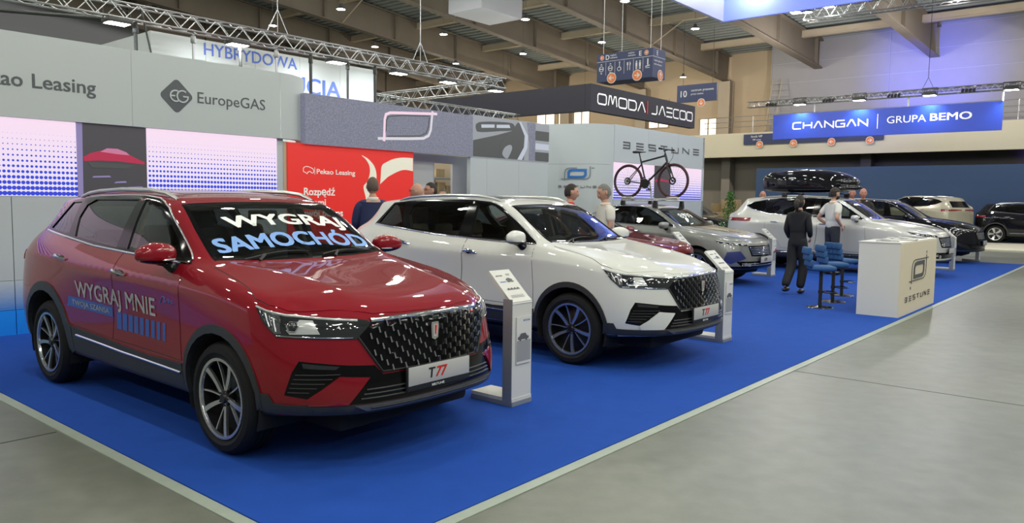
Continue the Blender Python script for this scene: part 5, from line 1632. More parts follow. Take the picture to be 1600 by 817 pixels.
# ------------------------------------------------------------------ black fascia of the next stand
of = thing('black_fascia', W(16.9, 10.3, 4.2), ANG, 'hanging black fascia corner with wide spaced white brand letters and red bar', 'sign')
p = MB(); sbox(p, 16.8, 23.4, 10.2, 10.4, 4.22, 5.00); hang(p.build('front_board', 'fascia_navy'), of)
p = MB(); sbox(p, 16.8, 16.99, 10.405, 16.9, 4.22, 5.00); o = hang(p.build('side_board', 'fascia_navy'), of)
ff = lambda u, v, w: W(u, 10.198 - w, v)
x = 17.16
for ch, w_ in zip('OMODA', (.46, .48, .46, .46, .46)):
    mb = MB(); letter(mb, ch, x, 4.46, w_, .29, .045, ff); hang(mb.build('fascia_letter', 'logo_white'), of); x += w_ + .11
p = MB(); sbox(p, 20.02, 20.05, 10.18, 10.198, 4.42, 4.84); hang(p.build('fascia_bar', 'red_panel'), of)
x = 20.33
for ch, w_ in zip('JAECOO', (.40, .42, .40, .38, .42, .42)):
    mb = MB(); letter(mb, ch, x, 4.46, w_, .29, .045, ff); hang(mb.build('fascia_letter', 'logo_white'), of); x += w_ + .085

# ------------------------------------------------------------------ hanging way signs
sg = thing('way_sign_box', W(13.3, 6.9, 4.4), ANG, 'hanging blue box sign with pictograms and orange arrow discs', 'sign')
Z1 = 5.0; Z0 = 4.36
a0, a1, b0, b1 = 13.28, 13.85, 6.16, 7.64
p = MB(); sbox(p, a0, a1, b0, b1, Z0, Z1); hang(p.build('sign_box', 'sign_navy'), sg)
fa = lambda u, v, w: W(a0 - .002 - w, u, v)
fb = lambda u, v, w: W(u, b0 - .002 - w, v)
p = MB()
stroke(p, [(b1, 4.82), (b0, 4.82)], 0, .008, .003, f=fa)
for k in range(1, 6): stroke(p, [(b1 - 1.48 * k / 6, 4.80), (b1 - 1.48 * k / 6, 4.50)], 0, .006, .003, f=fa)
stroke(p, [(a0, 4.82), (a1, 4.82)], 0, .008, .003, f=fb); hang(p.build('sign_rule', 'sign_white'), sg)
def disc(f, u, v, r, m, name='arrow_disc', arrow=0, asp=1.0):
    hang(link(name, flat_poly([(u + x * asp, v + y) for x, y in circle(0, 0, r)], lambda a, b, c: f(a, b, .004 + c), .004), 'sign_white'), sg_par[0])
    o = hang(link(name, flat_poly([(u + x * asp, v + y) for x, y in circle(0, 0, r * .88)], lambda a, b, c: f(a, b, .009 + c), .004), m), sg_par[0])
    mb = MB(); s = r * .5; c, d = math.cos(arrow), math.sin(arrow)
    T_ = lambda x, y: (u + (x * c - y * d), v + x * d + y * c)
    stroke(mb, [T_(-s, 0), T_(s, 0)], 0, r * .16, .003, f=lambda a, b, w: f(a, b, .012 + w)); stroke(mb, [T_(0, s * .8), T_(s, 0), T_(0, -s * .8)], 0, r * .16, .003, f=lambda a, b, w: f(a, b, .012 + w))
    hang(mb.build('arrow', 'sign_white'), sg_par[0])
sg_par = [sg]
disc(fa, 7.23, 4.43, .125, 'orange', arrow=0); disc(fa, 6.55, 4.43, .125, 'orange', arrow=PI); disc(fb, 13.62, 4.43, .125, 'orange', arrow=PI / 2)
disc(fa, 7.50, 4.91, .055, 'orange', 'small_disc', arrow=0); disc(fa, 6.32, 4.91, .055, 'orange', 'small_disc', arrow=PI)
hang(textA('sign_letter', 'D', 'sign_white', None, a0 - .004, 7.41, 4.86, .15, bold=.02), sg); hang(textA('sign_letter', 'E', 'sign_white', None, a0 - .004, 6.52, 4.86, .15, bold=.02), sg)
hang(text_obj('sign_letter', 'E', 'sign_white', None, W(a0 + .15, b0 - .004, 4.86), EA, (0, 0, 1), .15, .02), sg)
for txt, b_, z in (('wejście', 7.28, 4.93), ('entrance', 7.28, 4.875), ('wejście', 6.80, 4.93), ('entrance', 6.80, 4.875)): hang(textA('sign_small_writing', txt, 'sign_white', None, a0 - .004, b_, z, .055), sg)
for txt, z in (('wejście główne', 4.72), ('main entrance', 4.64)): hang(text_obj('sign_small_writing', txt, 'sign_white', None, W(a0 + .05, b0 - .004, z), EA, (0, 0, 1), .06), sg)
def picto(kind, bc):
    mb = MB(); F = fa; S_ = lambda pts, w=.014, c=False: stroke(mb, [(bc - x, 4.655 + y) for x, y in pts], 0, w, .004, c, f=F)
    if kind in (0, 1):
        S_(circle(0, 0, .06, 10), .012, True)
        S_([(-.03, -.02), (-.03, .02)]); S_([(.03, -.02), (.03, .02)]); S_([(-.03, 0), (.03, 0)]); S_([(-.02, .09), (0, .11), (.02, .09)]); S_([(-.02, -.09), (0, -.11), (.02, -.09)])
    if kind == 2:
        S_([(0, .09), (0, .0), (.03, 0), (.045, -.06)]); S_(circle(-.01, -.035, .045, 10), .012, True); S_(circle(0, .11, .012, 6), .012, True)
    if kind == 3: S_([(-.03, .09), (-.03, -.09)]); S_([(-.045, .09), (-.045, .03), (-.015, .03), (-.015, .09)], .008); S_([(.03, -.09), (.03, .09), (.045, .06), (.03, .0)])
    if kind == 4:
        for x in (-.045, .045): S_(circle(x, .085, .012, 6), .012, True); S_([(x, .06), (x, -.02)], .045); S_([(x - .012, -.02), (x - .012, -.09)]); S_([(x + .012, -.02), (x + .012, -.09)])
    if kind == 5: S_([(0, .09), (0, -.02)], .03); S_(circle(0, .105, .012, 6), .012, True); S_([(-.06, -.05), (.05, -.03)], .02); S_([(-.06, -.08), (.05, -.08)], .012)
    hang(mb.build('pictogram', 'sign_white'), sg)
for k in range(6): picto(k, b1 - 1.48 * (k + .5) / 6)
for a, b in ((a0 + .05, 7.5), (a0 + .05, 7.0), (a0 + .05, 6.25), (a1 - .06, 6.25)):
    m = MB(); m.cyl(W(a, b, Z1), W(a, b, 9.9), .006, 5); hang(m.build('hanging_wire', 'sign_white'), sg)
s10 = thing('way_sign_board', W(27, 11.5, 5.7), ANG, 'small dark blue hanging sign reading 10 beyond black fascia', 'sign')
sg_par[0] = s10
p = MB(); sbox(p, 27, 27.1, 11.1, 12.85, 5.68, 6.38); hang(p.build('sign_board', 'sign_navy'), s10)
hang(textA('sign_number', '10', 'sign_white', None, 26.99, 12.75, 5.90, .36, bold=.01), s10)
hang(textA('sign_small_writing', 'centrum prasowe', 'sign_white', None, 26.99, 12.22, 6.10, .14), s10); hang(textA('sign_small_writing', 'press centre', 'sign_white', None, 26.99, 12.22, 5.96, .11), s10)
disc(lambda u, v, w: W(26.99 - w, u, v), 11.75, 5.62, .17, 'orange', arrow=-PI / 2)
for b in (11.3, 12.6):
    m = MB(); m.cyl(W(27.05, b, 6.38), W(27.05, b, 8.6), .008, 5); hang(m.build('hanging_wire', 'rod_dark'), s10)

# ------------------------------------------------------------------ blue lit brand sign at right with its truss and lamps
AS = 30.0
cg = thing('blue_sign', W(AS, 5.8, 4.27), ANG, 'large lit blue hanging sign with white brand letters and thin divider', 'sign')
mat('sign_blue', (.012, .05, .42), .35, emit=(.01, .06, .75), estr=.22)
p = MB(); sbox(p, AS, AS + .12, 1.71, 9.92, 4.27, 5.285); hang(p.build('sign_board', 'sign_blue'), cg)
fc_ = lambda u, v, w: W(AS - .002 - w, u, v)
x = 9.08
for ch in 'CHANGAN':
    mb = MB(); letter(mb, ch, 0, 0, .33, .25, .052, lambda u, v, w, x=x: W(AS - .002 - w, x - u, 4.66 + v)); hang(mb.build('sign_letter', 'logo_white'), cg); x -= .36 + .068
p = MB(); sbox(p, AS - .012, AS - .002, 5.80, 5.825, 4.52, 5.08); hang(p.build('divider_line', 'logo_white'), cg)
hang(textA('sign_writing', 'GRUPA', 'logo_white', None, AS - .003, 5.50, 4.70, .38, width=1.35), cg)
hang(textA('sign_writing', 'BEMO', 'logo_white', None, AS - .003, 4.03, 4.72, .38, bold=.018, width=1.36), cg)
truss_thing('lighting_truss', W(AS - .1, 11.0, 5.76), W(AS - .1, -3, 5.76), 'silver truss with bright lamps above the blue lit sign', .22, .34, .018)
for i, b in enumerate((8.75, 6.45, 4.0, 1.45)):
    nm = ['leftmost lamp', 'second lamp from the left', 'third lamp from the left', 'rightmost lamp'][i]
    wash('wash_lamp', W(AS - .25, b, 5.66), nm + ' on the truss above blue sign', 'lamps over the blue sign', s=1.35, rz=ANG + PI / 2, gmat='lamp_glow', energy=260, target=W(AS - .1, b, 3.5))
for i, b in enumerate((9.9, 7.6, 5.2, 2.75)):
    m = MB()
    for k in range(4): m.ball(W(AS - .3, b + .12 * (k - 1.5), 5.72), .055, 8, 6); m.cyl(W(AS - .3, b + .12 * (k - 1.5), 5.72), W(AS - .36, b + .12 * (k - 1.5), 5.66), .05, 8)
    tag(m.build('spot_cluster', 'lamp_case'), ['first', 'second', 'third', 'last'][i] + ' dark spot cluster from the left on the truss above blue sign', 'lamp', 'spot clusters over the blue sign')
for i, b in enumerate((8.2, 4.75, 1.72)):
    m = MB(); m.bar(W(AS - .05, b, 5.285), W(AS - .05, b, 5.70), .05); hang(m.build('sign_hanger', 'sign_white', None), cg)

lamp('blue_wash', 'SPOT', W(32.5, 6.0, 5.8), 5200, (.10, .13, 1.0), .3, W(40, 6.0, 8.0), .95, blend=1.0)
lamp('blue_wash', 'SPOT', W(31.5, 8.0, 5.2), 420, (.12, .16, 1.0), .3, W(41, 8.5, 6.8), 1.2, blend=1.0)
lamp('blue_wash', 'SPOT', W(38.6, 1.6, 3.2), 60, (.25, .16, 1.0), .3, W(40.2, 1.0, 4.2), 1.7, blend=1.0)

# ------------------------------------------------------------------ glowing hanging box at upper right
gb = thing('light_box', W(20, 6, 7), ANG, 'large glowing white and blue light box hanging at the top', 'light box')
mat('box_white', (.75, .78, .95), .5, emit=(.60, .66, 1.0), estr=.62)
mat('box_blue', (.10, .14, .5), .5, emit=(.20, .27, 1.0), estr=.60)
mat('box_side', (.16, .17, .22), .5, emit=(.50, .55, .90), estr=.22)
p = MB(); sbox(p, 20.0, 20.1, -2, 7.75, 7.0, 9.3); hang(p.build('box_front', 'box_blue'), gb)
p = MB(); sbox(p, 10, 20.0, 7.65, 7.75, 7.0, 9.3); hang(p.build('box_side', 'box_side'), gb)
truss_thing('lighting_truss', W(28.4, 8.2, 8.85), W(28.4, -4, 8.75), 'heavy silver truss under the ceiling at the upper right', .45, .5, .03)
for i, (b, z) in enumerate(((8.4, 8.95), (7.2, 9.0))):
    wash('wash_lamp', W(27.9, b, z), ['left', 'right'][i] + ' lamp of the pair at the heavy upper truss', 'upper truss lamps', s=1.7, gmat='lamp_glow')

# ------------------------------------------------------------------ far walls, balcony, booth
AW = 41.0
s_ = MB(); sbox(s_, AW, AW + .3, 10, 60, 0, 14); tag(s_.build('wall_far', 'hall_tan'), kind='structure')
s_ = MB(); sbox(s_, 39.9, 40.1, -40, 14.0, 5.3, 14); sbox(s_, 40.1, AW, 13.8, 14.0, 5.3, 14); tag(s_.build('wall_far_white', 'hall_white'), kind='structure')
s_ = MB(); sbox(s_, -40, AW, 45, 45.3, 0, 14); tag(s_.build('wall_left', 'hall_grey'), kind='structure')
s_ = MB()
for k in range(7):     # joints of the white wall cladding
    z = 6.0 + 1.05 * k; sbox(s_, 39.88, 39.9, -40, 14.0, z, z + .02)
tag(s_.build('trim_4', 'hall_grey'), kind='structure')
s_ = MB()
for k in range(9): sbox(s_, 39.87, 39.9, 14 - 6 * k - .02, 14 - 6 * k, 5.3, 13)
tag(s_.build('trim_5', 'hall_grey'), kind='structure')
s_ = MB(); sbox(s_, 39.7, 39.9, -40, 14.0, 7.05, 7.17); tag(s_.build('cable_tray', 'pipe_dark'), 'long dark cable tray along the white upper wall', 'cable tray')
s_ = MB(); sbox(s_, 38, 38.25, -40, 60, 4.08, 5.36); tag(s_.build('balcony_front', 'balcony'), kind='structure')
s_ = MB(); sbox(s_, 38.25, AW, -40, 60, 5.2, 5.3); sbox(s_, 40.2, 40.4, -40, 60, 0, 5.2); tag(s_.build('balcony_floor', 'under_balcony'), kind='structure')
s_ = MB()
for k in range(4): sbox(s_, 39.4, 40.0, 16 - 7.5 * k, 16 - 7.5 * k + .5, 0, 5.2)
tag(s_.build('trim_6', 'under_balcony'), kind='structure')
s_ = MB(); sbox(s_, 37.6, 37.8, -14, 13.7, 0, 3.42); bb_ = s_.build('booth_wall', 'booth_blue'); tag(bb_, 'long dark blue booth wall standing under the balcony', 'wall panel')
# balcony way sign
bs2 = thing('way_sign_board', W(37.9, 11, 4.8), ANG, 'long dark blue sign with four orange discs on the balcony front', 'sign')
sg_par[0] = bs2
p = MB(); sbox(p, 37.9, 37.999, 7.6, 14.6, 4.72, 5.26); hang(p.build('sign_board', 'sign_navy'), bs2)
for b in (13.7, 11.9, 10.0, 8.2): disc(lambda u, v, w: W(37.89 - w, u, v), b, 4.70, .19, 'orange', arrow=0 if b > 9 else PI)
for b, t1, t2 in ((14.2, 'Strefa VIP', 'VIP zone'), (12.6, 'Gabinet prezesa', 'main office')):
    hang(textA('sign_small_writing', t1, 'sign_white', None, 37.885, b, 5.08, .16), bs2); hang(textA('sign_small_writing', t2, 'sign_white', None, 37.885, b - .1, 4.92, .13), bs2)
# balcony rail
rl = MB()
for k in range(36): rl.cyl(W(38.1, 14.2 - .22 * 0 - 1.2 * k, 5.36), W(38.1, 14.2 - 1.2 * k, 6.25), .02, 5)
for z in (5.7, 5.98, 6.25): rl.cyl(W(38.1, 17, z), W(38.1, -30, z), .018, 5)
tag(rl.build('balcony_rail', 'alu'), 'thin metal railing along the top of the balcony', 'railing')
ld = MB()
for b in (13.25, 13.75): ld.cyl(W(38.6, b, 5.3), W(39.5, b, 8.3), .03, 5)
for k in range(9): ld.cyl(W(38.6 + .1 * k, 13.25, 5.5 + .32 * k), W(38.6 + .1 * k, 13.75, 5.5 + .32 * k), .02, 5)
tag(ld.build('wall_ladder', 'steel_tan'), 'tan metal ladder beside the white wall above the balcony', 'ladder')
# bright windows beyond the black fascia
for i, (b0_, b1_) in enumerate(((26.7, 28.0), (28.3, 29.3), (29.6, 31.2), (20.8, 22.2), (17.6, 18.7))):
    z0_, z1_ = ((6.3, 7.9) if i < 3 else (6.2, 7.9) if i == 3 else (5.5, 6.6))
    p = MB(); sbox(p, AW - .06, AW - .02, b0_, b1_, z0_, z1_); o = p.build('window_%d' % (i + 1), 'window_glow'); tag(o, kind='structure')
    p = MB()
    for bb in (b0_, (b0_ + b1_) / 2, b1_): sbox(p, AW - .10, AW - .05, bb - .04, bb + .04, z0_, z1_)
    for zz in (z0_, z1_): sbox(p, AW - .10, AW - .05, b0_ - .04, b1_ + .04, zz - .04, zz + .04)
    o2 = p.build('window_frame', 'steel_tan'); setpar(o2, o)
# platform of the far stand
p = MB(); sbox(p, 29.5, 36.5, -14, 9.5, 0, .06); tag(p.build('platform', 'platform'), 'pale beige floor of the far stand under the black car at right', 'platform')
# tan columns against the far wall
for i, b in enumerate((16.95, 22.5, 28.4)):
    p = MB(); zt_ = 8.6
    sbox(p, 40.35, 40.40, b - .35, b + .35, 5.3, zt_); sbox(p, 40.85, 40.90, b - .35, b + .35, 5.3, zt_); sbox(p, 40.40, 40.85, b - .03, b + .03, 5.3, zt_)
    tag(p.build('steel_column', 'steel_tan'), ['tan steel column beside the sign reading 10', 'tan steel column behind black fascia, the nearer to its right half', 'tan steel column behind the left half of black fascia'][i], 'column', 'columns of the far wall')

# ------------------------------------------------------------------ roof: sloping girders, purlins, ribbed deck
GA, GB, GZ = .99176, -.08030, -.09986
def gpt(b_end, t, dz=0.0, db=0.0):
    """point on the girder that meets the far wall at b_end; t metres back towards the viewer"""
    return W(40.8 - GA * t, b_end - GB * t + db, 8.62 - GZ * t + dz)
dn = ['girder ending at the sign reading 10', 'girder above the black fascia', 'girder over the long truss', 'far left ceiling girder', 'leftmost ceiling girder']
NG = [11.4, 16.95, 22.5, 28.4, 34.2, 40.0, 5.9, .4]
for i, b in enumerate(NG):
    L = 62; mb = MB()
    def gbox(mb, db, dz, w, h):
        p = gpt(b, 0, dz, db); q = gpt(b, L, dz, db); mb.bar(p, q, w, h)
    gbox(mb, 0, .03, .42, .06); gbox(mb, 0, 1.45, .42, .06); gbox(mb, 0, .74, .03, 1.40)
    for k in range(14):
        p = gpt(b, 1.5 + 4.4 * k, .74); mb.box(p, (.03, .38, 1.38), m=RS)
    lab = ['deep steel girder right of the tan column row', 'deep steel girder meeting the column beside the sign reading 10', 'deep steel girder passing above the hanging box sign', 'deep brown girder crossing above the long truss', 'deep brown girder above the white banner wall', 'deep girder in the upper left corner', 'deep girder behind the glowing box', 'deep girder at the upper right'][i]
    tag(mb.build('roof_girder', 'steel_brown'), lab, 'girder', 'sloping roof girders')
# flange-side pipes hugging the second girder
for j, (db, dz, r) in enumerate(((.45, .25, .07), (.62, .42, .06), (.45, .60, .05), (.78, .30, .05))):
    mb = MB(); mb.cyl(gpt(22.5, 3, dz, db), gpt(22.5, 60, dz, db), r, 6)
    tag(mb.build('ceiling_pipe', 'pipe_dark'), ['lowest', 'middle', 'topmost', 'outermost'][j] + ' pipe of the bundle running along the girder above the box sign', 'pipe', 'pipes along the roof girder')
pur = 0
ORD = 'first second third fourth fifth sixth seventh eighth ninth tenth eleventh twelfth'.split()
for t in [3 + 5.0 * k for k in range(12)]:
    for i, b in enumerate((.4, 5.9, 11.4, 16.95, 22.5, 28.4, 34.2)):
        nb = (5.9, 11.4, 16.95, 22.5, 28.4, 34.2, 40.0)[i]
        mb = MB(); mb.bar(gpt(b, t, 1.25), gpt(nb, t, 1.25), .22, .34); mb.bar(gpt(b, t, 1.10), gpt(nb, t, 1.10), .30, .05)
        o = mb.build('roof_purlin', 'steel_tan'); tag(o, 'pale roof cross beam, row %s from the far wall, %s bay from the right' % (ORD[int(round((t - 3) / 5))], ORD[i]), 'beam', 'cross beams of the roof'); pur += 1
mb = MB()       # ribbed deck
u0 = gpt(-12, 0, 1.55); 
for k in range(0, 150):
    t = .42 * k; p = gpt(-14, t, 1.62); q = gpt(48, t, 1.62)
    mb.bar(p, q, .20, .07)
p0 = gpt(-30, -2, 1.66); p1 = gpt(60, -2, 1.66); p2 = gpt(60, 80, 1.66); p3 = gpt(-30, 80, 1.66)
mb.add([p0, p1, p2, p3, p0 + Vector((0, 0, .1)), p1 + Vector((0, 0, .1)), p2 + Vector((0, 0, .1)), p3 + Vector((0, 0, .1))], [(0, 1, 2, 3), (4, 7, 6, 5), (0, 4, 5, 1), (1, 5, 6, 2), (2, 6, 7, 3), (3, 7, 4, 0)])
tag(mb.build('ceiling', 'deck_grey'), kind='structure')
# duct and air unit
q = MB(); q.rbox(W(22.6, 19.6, 9.9), (2.6, 1.9, 1.2), .05, m=RS); tag(q.build('air_unit', 'hall_grey'), 'pale boxy air unit hanging under the roof at the top', 'air unit')
q = MB(); q.cyl(W(39.3, 12, 10.6), W(39.3, -20, 10.6), .16, 8); tag(q.build('ceiling_pipe', 'pipe_dark'), 'long dark pipe under the roof along the white far wall', 'pipe')
q = MB()
sbox(q, 30, 39.8, 6.4, 7.2, 10.0, 10.2); sbox(q, 30, 39.8, 6.4, 6.5, 10.2, 10.9); sbox(q, 30, 39.8, 7.1, 7.2, 10.2, 10.9); tag(q.build('duct_beam', 'steel_brown'), 'dark boxed beam sloping from the upper truss to the white wall', 'beam')

# high bay lamps in a grid, every one a lamp that lights the hall
proto = None
idx = 0
for i in range(-5, 3):
    for j in range(-6, 4):
        a = 14.6 + 4.9 * i; b = 10.8 + 4.1 * j
        if i == 2 and j < -1: continue
        p = W(a, b, 8.0)
        if proto is None:
            t = thing('high_bay_lamp', p, 0, 'small round high bay lamp hanging below the roof', 'lamp', 'high bay lamps')
            m = MB(); m.lathe([(.0, .16), (.05, .15), (.07, .06), (.15, .02), (.16, -.03), (.14, -.03)], (0, 0, 0), 'Z', 14); m.build('lamp_housing', 'lamp_case', t)
            m = MB(); m.lathe([(0, -.035), (.135, -.03), (.14, -.02)], (0, 0, 0), 'Z', 14); m.build('lamp_face', 'lamp_glow', t)
            m = MB(); m.cyl((0, 0, .15), (0, 0, 1.6), .008, 5); m.build('lamp_cord', 'lamp_case', t)
            proto = t
        else:
            t = copy_tree(proto); t.location = p
        CH_[t.name][-1].scale.z = (8.62 + .09986 * (40.8 - a) / .99176 + 1.50 - 8.0) / 1.6
        tag(t, 'round high bay lamp, row %s from the far wall, %s from the right' % (ORD[2 - i], ORD[j + 6]), 'lamp', 'high bay lamps')
        l = lamp('hall_point_light', 'POINT', p - Vector((0, 0, .12)), 195, (.98, .98, .87), .16)
        idx += 1

for j in range(9):  # extra row added to brighten the far wall, most of it without housings
    b = 34 - 6 * j
    if b > 14:
        t = copy_tree(proto); t.location = W(33.5, b, 7.9); CH_[t.name][-1].scale.z = 1.85
        tag(t, 'added round lamp before the tan far wall, %s from the left' % ORD[j], 'lamp', 'added lamps before the far wall')
    lamp('hall_point_light', 'POINT', W(33.5, b, 7.78), 560, (1, .90, .74) if b > 12 else (1, .95, .90), .16)
lamp('storage_fill', 'POINT', W(8.0, 8.0, 2.3), 14, (1, .92, .75), .1)  # added light that brightens the dark storage room, no fixture

for k, (b, t) in enumerate(((22.5, 16), (22.5, 26), (28.4, 18), (28.4, 30), (16.95, 8), (16.95, 20))):
    mb = MB()
    p = gpt(b, t, .05); mb.cyl(p, gpt(b - 2.2, t, 1.3), .035, 5); mb.cyl(p, gpt(b + 2.2, t, 1.3), .035, 5)
    tag(mb.build('roof_brace', 'steel_tan'), 'thin V brace under the roof girder, %s of six counted from upper middle to right' % ORD[k], 'brace', 'V braces of the roof')
for k, a in enumerate((5.6, 8.9)):
    mb = MB(); mb.cyl(W(a, 9.0, 4.36), W(a, 9.0, 4.75), .006, 5); mb.bar(W(a - .2, 9.0, 4.36), W(a, 9.0, 4.75), .012); mb.bar(W(a + .2, 9.0, 4.36), W(a, 9.0, 4.75), .012); mb.cyl(W(a, 9.0, 4.75), W(a, 9.0, 12.5), .009, 5)
    tag(mb.build('truss_sling', 'alu'), ['left', 'right'][k] + ' steel sling holding the long truss from the roof', 'cable', 'slings of the long truss')
mb = MB(); b = 4.1; mb.bar(W(AS - .1, b - .2, 5.87), W(AS - .1, b, 6.3), .014); mb.bar(W(AS - .1, b + .2, 5.87), W(AS - .1, b, 6.3), .014); mb.cyl(W(AS - .1, b, 6.3), W(AS - .1, b, 11.0), .010, 5)
tag(mb.build('truss_sling', 'rod_dark'), 'dark sling holding the truss above the blue lit sign', 'cable')
# ------------------------------------------------------------------ people
mat('skin', (.48, .27, .19), .55)
mat('skin_red_lit', (.50, .23, .17), .55)  # red light falling on the far heads put into the skin colour
mat('hair_dark', (.018, .013, .010), .7, noise=.3, nscale=80)
mat('hair_brown', (.09, .062, .045), .7, noise=.3, nscale=80)
mat('hair_grey', (.17, .16, .15), .75, noise=.3, nscale=80)
mat('suit_navy', (.018, .027, .085), .8, noise=.15, nscale=40)
mat('suit_black', (.005, .0055, .009), .8, noise=.15, nscale=40)
mat('shirt_white', (.66, .66, .62), .8)
mat('polo_cream', (.62, .60, .54), .8)
mat('shirt_dark', (.03, .028, .03), .8)
mat('trousers_dark', (.016, .018, .030), .8)
mat('shoe_black', (.01, .01, .01), .35)
mat('sole_white', (.6, .6, .6), .5)
mat('eye_dark', (.01, .01, .01), .2)
mat('lip', (.35, .12, .10), .5)

def skin_mesh(J, E, Rd, root, sub=2):
    names = list(J)
    me = bpy.data.meshes.new('sk')
    me.from_pydata([J[n] for n in names], [(names.index(a), names.index(b)) for a, b in E], [])
    o = bpy.data.objects.new('sk', me); COL.objects.link(o)
    md = o.modifiers.new('s', 'SKIN'); md.use_smooth_shade = True
    sv = me.skin_vertices[0].data
    for i, n in enumerate(names):
        r = Rd[n]; sv[i].radius = r if isinstance(r, tuple) else (r, r); sv[i].use_root = (n == root)
    ms = o.modifiers.new('u', 'SUBSURF'); ms.levels = sub; ms.render_levels = sub
    m2 = eval_mesh(o); bpy.data.objects.remove(o)
    m2.materials.clear()
    return m2
def join_mesh(a, b):
    bm = bmesh.new(); bm.from_mesh(a); bm.from_mesh(b); bm.to_mesh(a); bm.free()
    a.polygons.foreach_set('use_smooth', [True] * len(a.polygons)); return a

def head_mesh():
    bm = bmesh.new(); bmesh.ops.create_icosphere(bm, subdivisions=4, radius=1)
    for v in bm.verts:
        x, y, z = v.co
        jaw = max(0, -z)
        sx = .076 * (1 - .30 * jaw ** 1.5); sy = .098 * (1 - .10 * jaw) ; sz = .118
        X, Y, Z = x * sx, y * sy, z * sz
        if y > 0: Y -= .012 * max(0, -z - .2) * 0; Y += .010 * jaw * (1 if abs(x) < .5 else .3)
        # brow, eye sockets, cheeks
        if y > .6 and abs(z) < .25 and .15 < abs(x) < .6: Y -= .007
        if y > .6 and .15 < z < .42: Y += .003
        # nose
        if y > .80 and abs(x) < .20 and -.42 < z < .12: Y += .022 * (1 - abs(x) / .20) * (1 - (z + .42) / .54 * .7)
        # chin
        if z < -.75 and y > .2: Y += .008
        v.co = Vector((X, Y, Z))
    me = bpy.data.meshes.new('head'); bm.to_mesh(me); bm.free()
    ear = MB()
    for s in (-1, 1): ear.ball((s * .077, -.005, -.005), (.010, .020, .030), 8, 6)
    e2 = ear.mesh(); return join_mesh(me, e2)
def hair_mesh(style):
    bm = bmesh.new(); bmesh.ops.create_icosphere(bm, subdivisions=4, radius=1)
    rm = []
    for v in bm.verts:
        x, y, z = v.co
        k = 1.055 + .02 * math.sin(13 * x + 7 * z) * math.cos(11 * y)
        X, Y, Z = x * .076 * k, y * .098 * k, z * .118 * k
        if style == 'long' and y < 0 and z < .1: Y *= 1.25; X *= 1.12
        v.co = Vector((X, Y - .004, Z + .003))
        lim = .30 + .32 * y if style in ('short', 'long') else .35 + .3 * y
        if y < -.1: lim = -.55 if style == 'short' else -1.2
        if abs(x) > .8 and y > -.1: lim = .15
        if z < lim: rm.append(v)
    bmesh.ops.delete(bm, geom=rm, context='VERTS')
    me = bpy.data.meshes.new('hair'); bm.to_mesh(me); bm.free()
    me.polygons.foreach_set('use_smooth', [True] * len(me.polygons)); return me

def hand_mesh(wrist, d, side, curl=.35, scale=1.0, back=None):
    """palm and five fingers; d: direction of the hand, side: sign of the thumb side"""
    d = Vector(d).normalized(); wrist = Vector(wrist)
    b = Vector(back or (0, 1, 0)); b = (b - d * b.dot(d)).normalized(); s = d.cross(b).normalized() * side
    m = MB()
    R = Matrix((s, b, d)).transposed()
    m.ball(wrist + d * .045 * scale, (.040 * scale, .016 * scale, .052 * scale), 12, 8, R)
    for k, L in enumerate((.070, .080, .074, .058)):
        p = wrist + d * .085 * scale + s * (.027 - .018 * k) * scale
        pts = [p]; a = 0
        for j, f in enumerate((.45, .30, .25)):
            a += curl * (1 + j * .4); dd = d * math.cos(a) - b * math.sin(a)
            pts.append(pts[-1] + dd * L * f * scale)
        m.tube(pts, [.0095 * scale, .009 * scale, .008 * scale, .006 * scale], 6)
    p = wrist + d * .03 * scale + s * .034 * scale
    m.tube([p, p + (s * .7 + d * .6) * .030 * scale, p + (s * .75 + d * 1.5) * .038 * scale, p + (s * .6 + d * 2.4 - b * .4) * .032 * scale], [.012 * scale, .011 * scale, .010 * scale, .007 * scale], 6)
    me = m.mesh(); me.polygons.foreach_set('use_smooth', [True] * len(me.polygons)); return me

